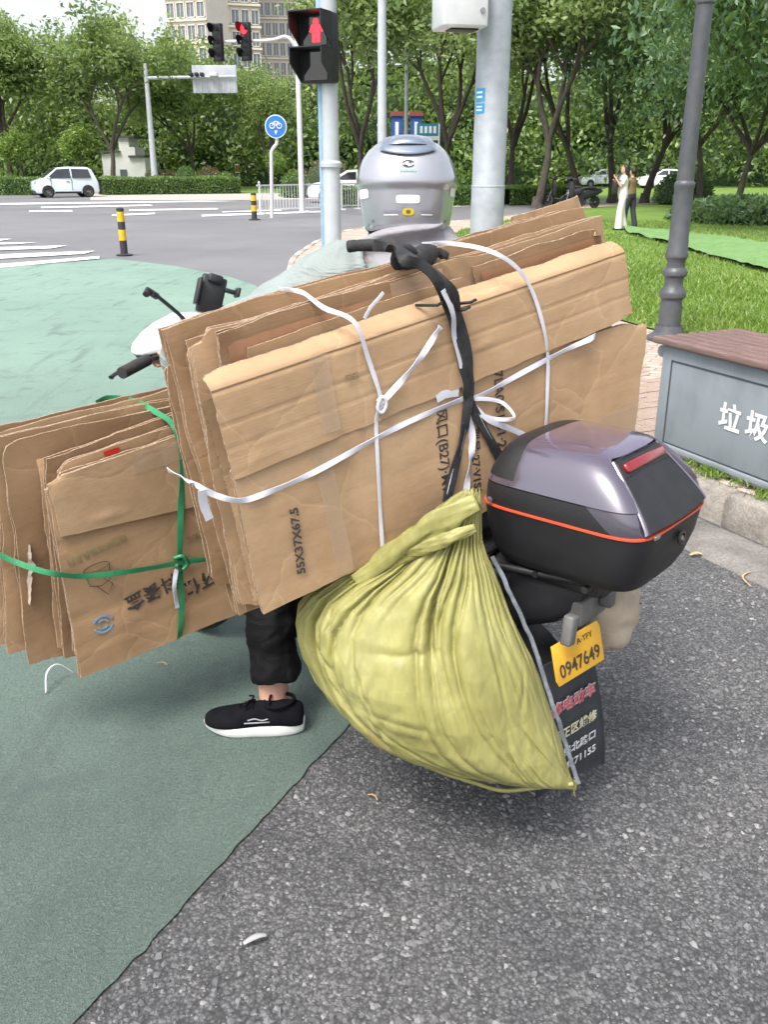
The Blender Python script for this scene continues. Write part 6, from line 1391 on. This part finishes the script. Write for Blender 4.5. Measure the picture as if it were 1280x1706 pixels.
def shrub(px_, Y, w, h, label, m, name='round_shrub', n=2200, leaf=.1, z=None):
    r = np.random.default_rng(int(px_ * 7 + Y)); x = tp(px_, Y); o = thing(name, label, 'shrub', loc=(x, Y, lawn_z(x, Y) if z is None else z))
    d = r.normal(0, 1, (n, 3)); d /= np.linalg.norm(d, axis=1)[:, None]; d[:, 2] = np.abs(d[:, 2]); k = r.uniform(.75, 1.04, n)[:, None]
    C = d * k * np.array([w / 2, w / 2, h]); C[:, 2] += .05; ln_ = leaf * r.uniform(.7, 1.4, n)
    link('foliage', leaves_mesh('foliage', C, d + r.normal(0, .8, (n, 3)), ln_, ln_ * .6, r.normal(.5, .2, n), m, r), o)
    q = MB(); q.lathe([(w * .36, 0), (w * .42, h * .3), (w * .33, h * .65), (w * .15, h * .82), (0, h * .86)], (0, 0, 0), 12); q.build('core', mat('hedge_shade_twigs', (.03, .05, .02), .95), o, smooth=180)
    q = MB(); q.tube([(0, 0, 0), (0, 0, h * .4)], .04, 6); q.build('stem', M_bark, o)
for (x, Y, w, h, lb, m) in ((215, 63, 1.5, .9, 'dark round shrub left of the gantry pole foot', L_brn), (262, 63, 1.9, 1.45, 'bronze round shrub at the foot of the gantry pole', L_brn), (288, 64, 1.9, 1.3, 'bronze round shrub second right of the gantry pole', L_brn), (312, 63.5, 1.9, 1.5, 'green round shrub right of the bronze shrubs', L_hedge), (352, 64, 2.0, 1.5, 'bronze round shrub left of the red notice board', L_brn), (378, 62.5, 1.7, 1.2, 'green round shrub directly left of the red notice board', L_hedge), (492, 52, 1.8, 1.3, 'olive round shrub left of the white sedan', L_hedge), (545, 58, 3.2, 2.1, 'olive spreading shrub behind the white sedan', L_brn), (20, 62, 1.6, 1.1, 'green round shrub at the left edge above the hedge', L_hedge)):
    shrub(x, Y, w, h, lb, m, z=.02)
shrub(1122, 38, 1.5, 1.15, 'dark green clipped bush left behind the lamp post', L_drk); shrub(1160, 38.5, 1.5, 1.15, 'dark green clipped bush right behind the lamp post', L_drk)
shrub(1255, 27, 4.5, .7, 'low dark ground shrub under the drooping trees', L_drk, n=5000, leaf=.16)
# grass blades on the nearer lawn and tufts at the bin
def grass():
    r = np.random.default_rng(5); n = 70000; y = 6.5 + 20 * r.random(n) ** 1.6; x = np.array([xat(LAWN, float(q)) for q in np.linspace(6, 27, 200)]); x0 = np.interp(y, np.linspace(6, 27, 200), x)
    xx = x0 + (y * .52 + 1.5 - x0).clip(.5, 30) * r.random(n); ok = xx > x0 + .02; xx, y = xx[ok], y[ok]; n = len(xx)
    zz = np.array([lawn_z(a, b) for a, b in zip(xx, y)]); ln_ = r.uniform(.05, .13, n) * (.8 + .35 * np.array([nz(a * .7, b * .7) for a, b in zip(xx, y)]))
    Dv = r.normal(0, .55, (n, 3)); Dv[:, 2] = 1; C = np.stack([xx, y, zz + ln_ * .42], 1); tn = .5 + .28 * np.array([nz(a * .35, b * .35, 4) for a, b in zip(xx, y)]) + r.normal(0, .17, n)
    o = link('grass', leaves_mesh('grass', C, Dv, ln_, ln_ * .12 + .004, tn, L_grass, r)); tag(o, 'short bright grass blades covering the lawn', 'grass', None, 'stuff')
    n = 2600; t = r.random(n); base = np.array(bl)[None] + np.array(bd)[None] * (t * 1.1 - .05)[:, None] - np.array(bk)[None] * (np.abs(r.normal(0, .045, n)) + .006)[:, None]; keep = (np.sin(t * 17) + np.sin(t * 41 + 1) * .8 + r.normal(0, .4, n)) > .0; base = base[keep]; n = len(base)
    ln_ = r.uniform(.015, .05, n); Dv = r.normal(0, .6, (n, 3)); Dv[:, 2] = .9; base[:, 2] = .15; C = base + np.array([0, 0, 1]) * (ln_ * .4)[:, None]
    o = link('grass_tufts', leaves_mesh('grass_tufts', C, Dv, ln_, ln_ * .14 + .002, r.normal(.35, .18, n), L_grass, r)); tag(o, 'small grass tufts growing along the foot of the litter bin', 'grass', None, 'stuff')
grass()
# green netting on the lawn
nt_ = MB(); up_ = [(1035, 388), (1100, 394), (1180, 400), (1240, 408), (1300, 418)]; lo_ = [(1045, 398), (1100, 412), (1170, 436), (1230, 455), (1300, 478)]
def _net(s_, t):
    a = on_ground(float(np.interp(s_, np.linspace(0, 1, 5), [p[0] for p in up_])), float(np.interp(s_, np.linspace(0, 1, 5), [p[1] for p in up_])), 0); b = on_ground(float(np.interp(s_, np.linspace(0, 1, 5), [p[0] for p in lo_])), float(np.interp(s_, np.linspace(0, 1, 5), [p[1] for p in lo_])), 0)
    p = b.lerp(a, t); return (p.x, p.y, lawn_z(p.x, p.y) + .085 + .05 * nz(p.x * 1.3, p.y * 1.3) + .02 * nz(p.x * 4, p.y * 4))
nt_.grid(_net, 50, 14); o = nt_.build('ground_netting', mat('green_netting', (.17, .30, .11), .8, (.12, .24, .07), 5, 60, .5, .02), smooth=180); tag(o, 'rumpled green plastic netting spread over the lawn', 'netting')

# ------------------------------------------------------------------ buildings
M_cream = mat('cream_facade', (.72, .66, .58), .7, (.66, .60, .52), .4); M_tan = mat('tan_facade', (.62, .54, .44), .7, (.56, .48, .39), .4); M_win = glass('window_glass', (.13, .16, .20), .12)
def block(x0_, x1_, Y, ztop, label, cols, rot, m):
    a, b = at_dist(x0_, 100, Y).x, at_dist(x1_, 100, Y).x; W_ = b - a; o = thing('apartment_building', label, 'building', loc=((a + b) / 2, Y, 0), rz=rad(rot))
    q = MB(); q.box((0, 7, ztop / 2), (W_, 14, ztop)); wl_ = q.build('wall', m, o)
    wm = MB().box((0, 0, 0), (W_ / cols * .70, .2, 2.0)).mesh('window', [M_win]); fm_ = MB(); ww = W_ / cols * .70
    for s_ in (-1, 1): fm_.box((s_ * (ww / 2 + .06), -.1, 0), (.12, .3, 2.1)); fm_.box((0, -.1, s_ * 1.0), (ww + .24, .3, .12))
    fm_.box((0, -.13, 0), (.07, .1, 1.9)); fm_ = fm_.mesh('frame', [M_cream])
    for f in range(2, 10):
        for c in range(cols):
            w_ = link('window', wm, o); w_.location = (-W_ / 2 + W_ / cols * (c + .5), .02, f * 3.0 - .8); g_ = link('frame', fm_, w_)
        q = MB(); q.box((0, -.12, f * 3.0 + .85), (W_ + .3, .5, .28)); q.build('floor_band', M_cream, o)
    q = MB(); q.box((0, 6.8, ztop + .4), (W_ + .8, 15, .8)); q.build('parapet', M_cream, o)
block(278, 352, 150, 46, 'cream apartment tower left of the vehicle signals', 4, -18, M_cream)
block(338, 436, 156, 46, 'tan and cream apartment block behind the vehicle signals', 6, 16, M_tan)
block(432, 500, 170, 32, 'pale apartment block lower down right of the vehicle signals', 6, 8, M_cream)
# white gabled garden wall house
Yh = 74; a, b = at_dist(180, 296, Yh), at_dist(240, 296, Yh); wh = thing('gable_house', 'white stepped-gable garden house behind the forked camphor tree', 'house', loc=(0, Yh, 0)); zt = lambda y: at_dist(210, y, Yh).z
X = lambda x: at_dist(x, 290, Yh).x
q = MB(); q.prism([(X(172), 0, 0), (X(243), 0, 0), (X(243), 0, zt(262)), (X(228), 0, zt(262)), (X(228), 0, zt(245)), (X(219), 0, zt(245)), (X(219), 0, zt(229)), (X(202), 0, zt(229)), (X(202), 0, zt(252)), (X(172), 0, zt(258))], (0, 3, 0)); q.build('wall', mat('whitewash', (.80, .80, .79), .8, (.72, .72, .71), .8), wh, fix=True)
for x0_, x1_, y in ((217, 244, 262), (200, 230, 229), (170, 204, 254)): q = MB(); q.box(((X(x0_) + X(x1_)) / 2, 1.5, zt(y) + .06), (X(x1_) - X(x0_), 3.4, .14)); q.build('tile_coping', mat('grey_roof_tile', (.10, .10, .11), .8), wh)
q = MB(); q.box((X(206), -.03, .9), (.5, .1, 1.0)); q.build('window', M_win, wh)

# ------------------------------------------------------------------ cars
def car(name, label, px_, py_, head, m, L_=3.3, W_=1.5, H_=1.55, mini=True, roof=False, Y=None):
    p = on_ground(px_, py_) if Y is None else Vector((at_dist(px_, py_, Y).x, Y, 0)); d = Vector((head[0], head[1], 0)).normalized()
    o = thing(name, label, 'car', M=frame(Vector((p.x, p.y, 0)), d, Vector((-d.y, d.x, 0)), Vector((0, 0, 1)))); h = L_ / 2
    if mini: pr = [(-h, .30), (-h + .02, .75), (-h + .10, .95), (-h + .30, H_ * .90), (-h + .55, H_ * .985), (-.1, H_), (h * .28, H_ * .96), (h * .72, .98), (h * .93, .86), (h, .62), (h, .28), (h - .1, .2), (-h + .1, .2)]
    else: pr = [(-h, .35), (-h + .02, .80), (-h + .15, .98), (-h * .62, 1.02), (-h * .32, H_ * .97), (0, H_), (h * .18, H_ * .97), (h * .52, .98), (h * .88, .84), (h, .62), (h, .28), (h - .1, .2), (-h + .1, .2)]
    q = MB(); n = len(pr); st = [(-1, .90), (-.93, .985), (-.6, 1.0), (0, 1.015), (.6, 1.0), (.93, .985), (1, .90)]; vs = []; fs = []
    for (yy, sc_) in st:
        for (x, z) in pr:
            tum = 1 - .24 * max(0, (z - .9) / (H_ - .9)); xs = x * (sc_ if abs(yy) > .9 else 1) if abs(x) > h * .8 else x
            vs.append((xs, yy * W_ / 2 * tum, .2 + (z - .2) * (1 - .012 * abs(yy) ** 3)))
    for k in range(len(st) - 1):
        for i in range(n): i2 = (i + 1) % n; fs.append((k * n + i, k * n + i2, (k + 1) * n + i2, (k + 1) * n + i))
    fs += [tuple(range(n)), tuple((len(st) - 1) * n + i for i in reversed(range(n)))]
    b = q.add(vs, fs).build('body', m, o, bevel=.04, fix=True)
    def sx(x, z, off=.008): # side surface
        tum = 1 - .24 * max(0, (z - .9) / (H_ - .9)); return W_ / 2 * tum + off
    def side(poly, mm, nm, par):
        for s_ in (1, -1):
            g = MB(); P = [(x, s_ * sx(x, z), z) for x, z in poly]; g.prism(P if s_ < 0 else P[::-1], (0, -s_ * .03, 0)); g.build(nm, mm, par)
    zt_ = H_ * .91
    if mini: side([(-h + .42, 1.0), (-.28, .99), (-.28, zt_ + .03), (-h + .52, zt_)], M_win2, 'side_window', b); side([(-.20, .99), (h * .62, .98), (h * .28, zt_), (-.20, zt_ + .04)], M_win2, 'side_window', b)
    else: side([(-h * .55, 1.02), (-.1, 1.0), (-.1, zt_ + .02), (-h * .30, zt_)], M_win2, 'side_window', b); side([(-.03, 1.0), (h * .42, .98), (h * .16, zt_), (-.03, zt_ + .02)], M_win2, 'side_window', b)
    g = MB(); f0, f1 = ((h * .70, 1.0), (h * .31, H_ * .945)) if mini else ((h * .51, 1.0), (h * .20, H_ * .955)); y0, y1 = sx(0, 1.0) - .08, sx(0, H_ * .94) - .07; nrm = Vector((f0[1] - f1[1], 0, 0)); ofs = Vector((.015, 0, .02))
    P = [Vector((f0[0], -y0, f0[1])) + ofs, Vector((f0[0], y0, f0[1])) + ofs, Vector((f1[0], y1, f1[1])) + ofs, Vector((f1[0], -y1, f1[1])) + ofs]; g.prism(P, (-.02, 0, -.03)); g.build('windscreen', M_win2, b)
    for s_ in (1, -1):
        g = MB(); g.lathe([(0, 0), (.10, 0), (.10, .05), (.07, .07), (0, .07)], (0, 0, 0), 16, RY(80).to_3x3()); g.build('headlight', M_chrome, b, smooth=40, M=T3(h - .10, s_ * W_ * .36, .74))
        g = MB(); g.box((h * .55, s_ * (W_ / 2 + .07), 1.0), (.10, .14, .09)); g.build('wing_mirror', m, b, bevel=.02)
        for x in (-h * .62, h * .62):
            w = MB(); w.lathe([(.12, -.07), (.26, -.09), (.285, -.06), (.285, .06), (.26, .09), (.12, .07)], (0, 0, 0), 20, RX(90).to_3x3()); wo = w.build('wheel', M_rub, o, smooth=40, M=T3(x, s_ * (W_ / 2 - .06), .285))
            w = MB(); w.lathe([(0, .055 * 1), (.17, .062), (.185, .085), (.19, .07)], (0, 0, 0), 16, RX(90).to_3x3()); w.lathe([(.19, -.07), (.185, -.085), (.17, -.062), (0, -.055)], (0, 0, 0), 16, RX(90).to_3x3()); w.build('rim', M_chrome, wo, smooth=40)
            a = MB(); a.lathe([(.0, s_ * .0), (.33, 0)], (0, 0, 0), 24, RX(90).to_3x3()); a.build('wheel_arch', M_blkm, b, M=T3(x, s_ * (W_ / 2 + .004), .30))
    g = MB(); g.box((h - .015, 0, .47), (.05, .34, .11)); g.build('number_plate', mat('green_plate', (.35, .62, .48), .5), b)
    side([(-h * .40, .20), (h * .42, .20), (h * .42, .30), (-h * .40, .30)], M_blkm, 'sill', b)
    for xd in ((-.24, h * .50) if mini else (-.07, h * .40, -h * .50)): side([(xd, .34), (xd + .022, .34), (xd + .022, .96), (xd, .96)], M_blkm, 'door_gap', b)
    side([(-.12, .80), (.06, .80), (.06, .84), (-.12, .84)], M_chrome, 'door_handle', b)
    g = MB(); g.box((h - .03, 0, .30), (.06, W_ * .8, .12)); g.build('lower_grille', M_blkm, b)
    if roof: g = MB(); g.box((0, 0, H_ + .06), (.25, .8, .1)); g.build('roof_sign', M_blue, b, bevel=.02)
    return o
M_win2 = glass('car_window', (.03, .035, .04), .08)
M_cp = mat('pale_blue_white_car_paint', (.66, .74, .78), .25, (.62, .70, .745), 2, coat=.8); M_cw = mat('white_car_paint', (.76, .76, .77), .25, (.72, .72, .73), 2, coat=.8); M_cs = mat('silver_car_paint', (.5, .54, .58), .25, (.46, .5, .54), 2, coat=.8, metal=.3)
car('small_car', 'small pale blue-white city car on the far lane', 110, 328, (-.86, -.50), M_cp, 3.45, 1.55, 1.58)
car('sedan_car', 'white sedan passing behind the barrier and signal pole', 592, 330, (-1, -.06), M_cw, 4.5, 1.75, 1.45, False, Y=45)
car('parked_car', 'silver car parked far off behind the scooters', 1003, 300, (-1, -.2), M_cs, 4.3, 1.7, 1.45, False, Y=80)
car('parked_car', 'white car parked far off between the woman and the lamp post', 1108, 300, (-1, 0), M_cw, 4.4, 1.75, 1.45, False, Y=76)
# parked scooters by the lawn
for k, (px_, py_, hd_, lb) in enumerate(((1000, 352, (-1, -.35), 'black scooter parked left of the woman'), (978, 349, (-1, .3), 'black scooter parked farther left, behind the first one'))):
    p = on_ground(px_, py_, .03); d = Vector((hd_[0], hd_[1], 0)).normalized(); z = lawn_z(p.x, p.y)
    o = thing('parked_scooter', lb, 'scooter', M=frame(Vector((p.x, p.y, z)), d, Vector((-d.y, d.x, 0)), Vector((0, 0, 1)))); build_scooter(o, M_blk, M_blk)

# ------------------------------------------------------------------ people on the lawn
def stander(px_, py_, Hm, face, label, top_m, leg_m, hair_m, long_hair, arms, wide, stride=.08):
    p = on_ground(px_, py_, .03); z = lawn_z(p.x, p.y); d = Vector((face[0], face[1], 0)).normalized()
    o = thing('person', label, 'person', M=frame(Vector((p.x, p.y, z)), d, Vector((-d.y, d.x, 0)), Vector((0, 0, 1))) @ Matrix.Scale(Hm / 1.65, 4)); b = MB(); fx = (0, Vector((1, 0, 0)))
    b.tube([(0, 0, .86), (0, 0, .95), (0, 0, 1.10), (.01, 0, 1.28), (0, 0, 1.37), (.0, 0, 1.42)], [(.14, .10), (.155, .105), (.125, .09), (.15, .10), (.13, .07), (.05, .05)], 14, flat=fx)
    b.tube([(0, 0, 1.38), (.01, 0, 1.47)], .05, 10); b.tube([(.03, 0, 1.44), (.035, 0, 1.48), (.02, 0, 1.55), (.0, 0, 1.62), (-.01, 0, 1.65)], [(.03, .04), (.055, .07), (.072, .088), (.06, .07), (.02, .02)], 12, flat=fx); b.tube([(.095, 0, 1.545), (.115, 0, 1.525), (.10, 0, 1.515)], .012, 6)
    for s_ in (1, -1):
        hp = Vector((0, s_ * .08, .88)); kn = Vector((.02 + s_ * stride * .5, s_ * .09, .47)); an = Vector((s_ * stride - .02, s_ * .09, .07)); b.tube([hp, hp.lerp(kn, .5), kn, kn.lerp(an, .4), an], [.085, .072, .052, .05, .035], 10); b.tube([an, an + Vector((.05, 0, -.035)), an + Vector((.15, 0, -.05))], [.035, .035, .02], 8)
        sh = Vector((0, s_ * .16, 1.34)); e, w = arms[0 if s_ > 0 else 1]; e = Vector((e[0], s_ * e[1], e[2])); w = Vector((w[0], s_ * w[1], w[2])); b.tube([sh, sh.lerp(e, .5), e, e.lerp(w, .5), w], [.045, .04, .034, .03, .022], 8)
        f = (w - e).normalized(); b.tube([w, w + f * .05], [(.03, .014), (.034, .013)], 8)
        lat = f.orthogonal().normalized()
        for k in range(4): b.tube([w + f * .05 + lat * (.022 - .015 * k), w + f * (.085) + lat * (.022 - .015 * k), w + f * .105 + lat * (.02 - .014 * k) + f.cross(lat) * .012], .008, 5)
        b.tube([w + f * .02 + lat * .03, w + f * .055 + lat * .05], .009, 5)
    remesh(b.build('body', M_skin, o), .011, 3)
    t = MB(); t.tube([(0, 0, .92), (0, 0, 1.02), (0, 0, 1.12), (.01, 0, 1.28), (0, 0, 1.38), (0, 0, 1.41)], [(.17, .125), (.16, .12), (.145, .11), (.17, .12), (.145, .085), (.07, .07)], 14, flat=fx)
    for s_ in (1, -1): sh = Vector((0, s_ * .16, 1.34)); e, w = arms[0 if s_ > 0 else 1]; e = Vector((e[0], s_ * e[1], e[2])); t.tube([sh, sh.lerp(e, .75)], [.062, .058], 10)
    remesh(t.build('top', top_m, o), .013, 3)
    t = MB(); t.tube([(0, 0, .83), (0, 0, .93), (0, 0, 1.0)], [(.16, .12), (.172, .13), (.155, .115)], 14, flat=fx)
    for s_ in (1, -1): hp = Vector((0, s_ * .08, .88)); kn = Vector((.02 + s_ * stride * .5, s_ * .09, .47)); an = Vector((s_ * stride - .02, s_ * .09, .05)); t.tube([hp, hp.lerp(kn, .5), kn, an], [.10, .092, .07 + wide * .4, .06 + wide], 12)
    remesh(t.build('trousers', leg_m, o), .013, 3)
    hr0 = MB(); hr0.tube([(-.01, 0, 1.67), (-.02, 0, 1.63), (-.03, 0, 1.55)] + ([(-.06, 0, 1.42), (-.08, 0, 1.28), (-.07, 0, 1.18)] if long_hair else [(-.035, 0, 1.50)]), [(.04, .05), (.082, .092), (.085, .085)] + ([(.075, .05), (.06, .04), (.03, .02)] if long_hair else [(.06, .06)]), 12, flat=fx); hr0.build('hair', hair_m, o, smooth=180)
    for s_ in (1, -1): e0 = Vector((s_ * stride - .02, s_ * .09, 0)); sh_ = MB(); sh_.tube([e0 + Vector((-.06, 0, .045)), e0 + Vector((-.03, 0, .05)), e0 + Vector((.08, 0, .045)), e0 + Vector((.15, 0, .032))], [(.03, .03), (.045, .045), (.045, .036), (.02, .02)], 10, flat=(1, (0, 0, 1))); sh_.build('shoe', M_shoe, o, smooth=180)
    return o
M_wt = _cloth('white_blouse', (.74, .72, .70), (.66, .64, .62), 0, .3); M_bt = _cloth('ivory_trousers', (.70, .66, .62), (.6, .56, .52), 0, .3); M_hair = mat('black_hair', (.012, .010, .010), .5, (.02, .017, .015), 30); M_dk = _cloth('dark_navy_clothes', (.03, .035, .05), (.02, .022, .03), 0, .3)
w = stander(1033, 389, 1.46, (-1, .1), 'woman with long hair in white top and ivory trousers standing on the lawn', M_wt, M_bt, M_hair, True, (((.10, .19, 1.12), (.24, .08, 1.34)), ((.08, .19, 1.10), (.22, .1, 1.24))), .05)
stander(1047, 384, 1.40, (-.6, .8), 'person in dark clothes standing half hidden behind the woman', _cloth('mustard_jacket', (.20, .14, .06), (.16, .11, .05), 0, .3), M_dk, M_hair, False, (((.05, .2, 1.1), (.12, .16, .9)), ((.05, .2, 1.1), (.15, .1, 1.0))), .02, .14)
bgm = MB(); bgm.box((0, 0, 0), (.12, .26, .30)); hb = thing('handbag', 'black shoulder bag hanging in front of the woman in white', 'bag', M=w.matrix_world.copy() @ Matrix.Identity(4)); hb.matrix_world = frame(Vector(w.matrix_world.translation), (-1, .1, 0), (-.1, -1, 0), (0, 0, 1)); bgm.build('bag_body', M_blk, hb, bevel=.03, M=T3(.2, .0, .98)); bgm = MB(); bgm.tube(crom([(.18, -.1, 1.1), (.05, -.12, 1.32), (-.05, -.1, 1.36), (-.02, .1, 1.2), (.18, .1, 1.1)], 4), .01, 6); bgm.build('bag_strap', M_blk, hb, smooth=180)
# small black helmet-like mirror behind the rider's left shoulder
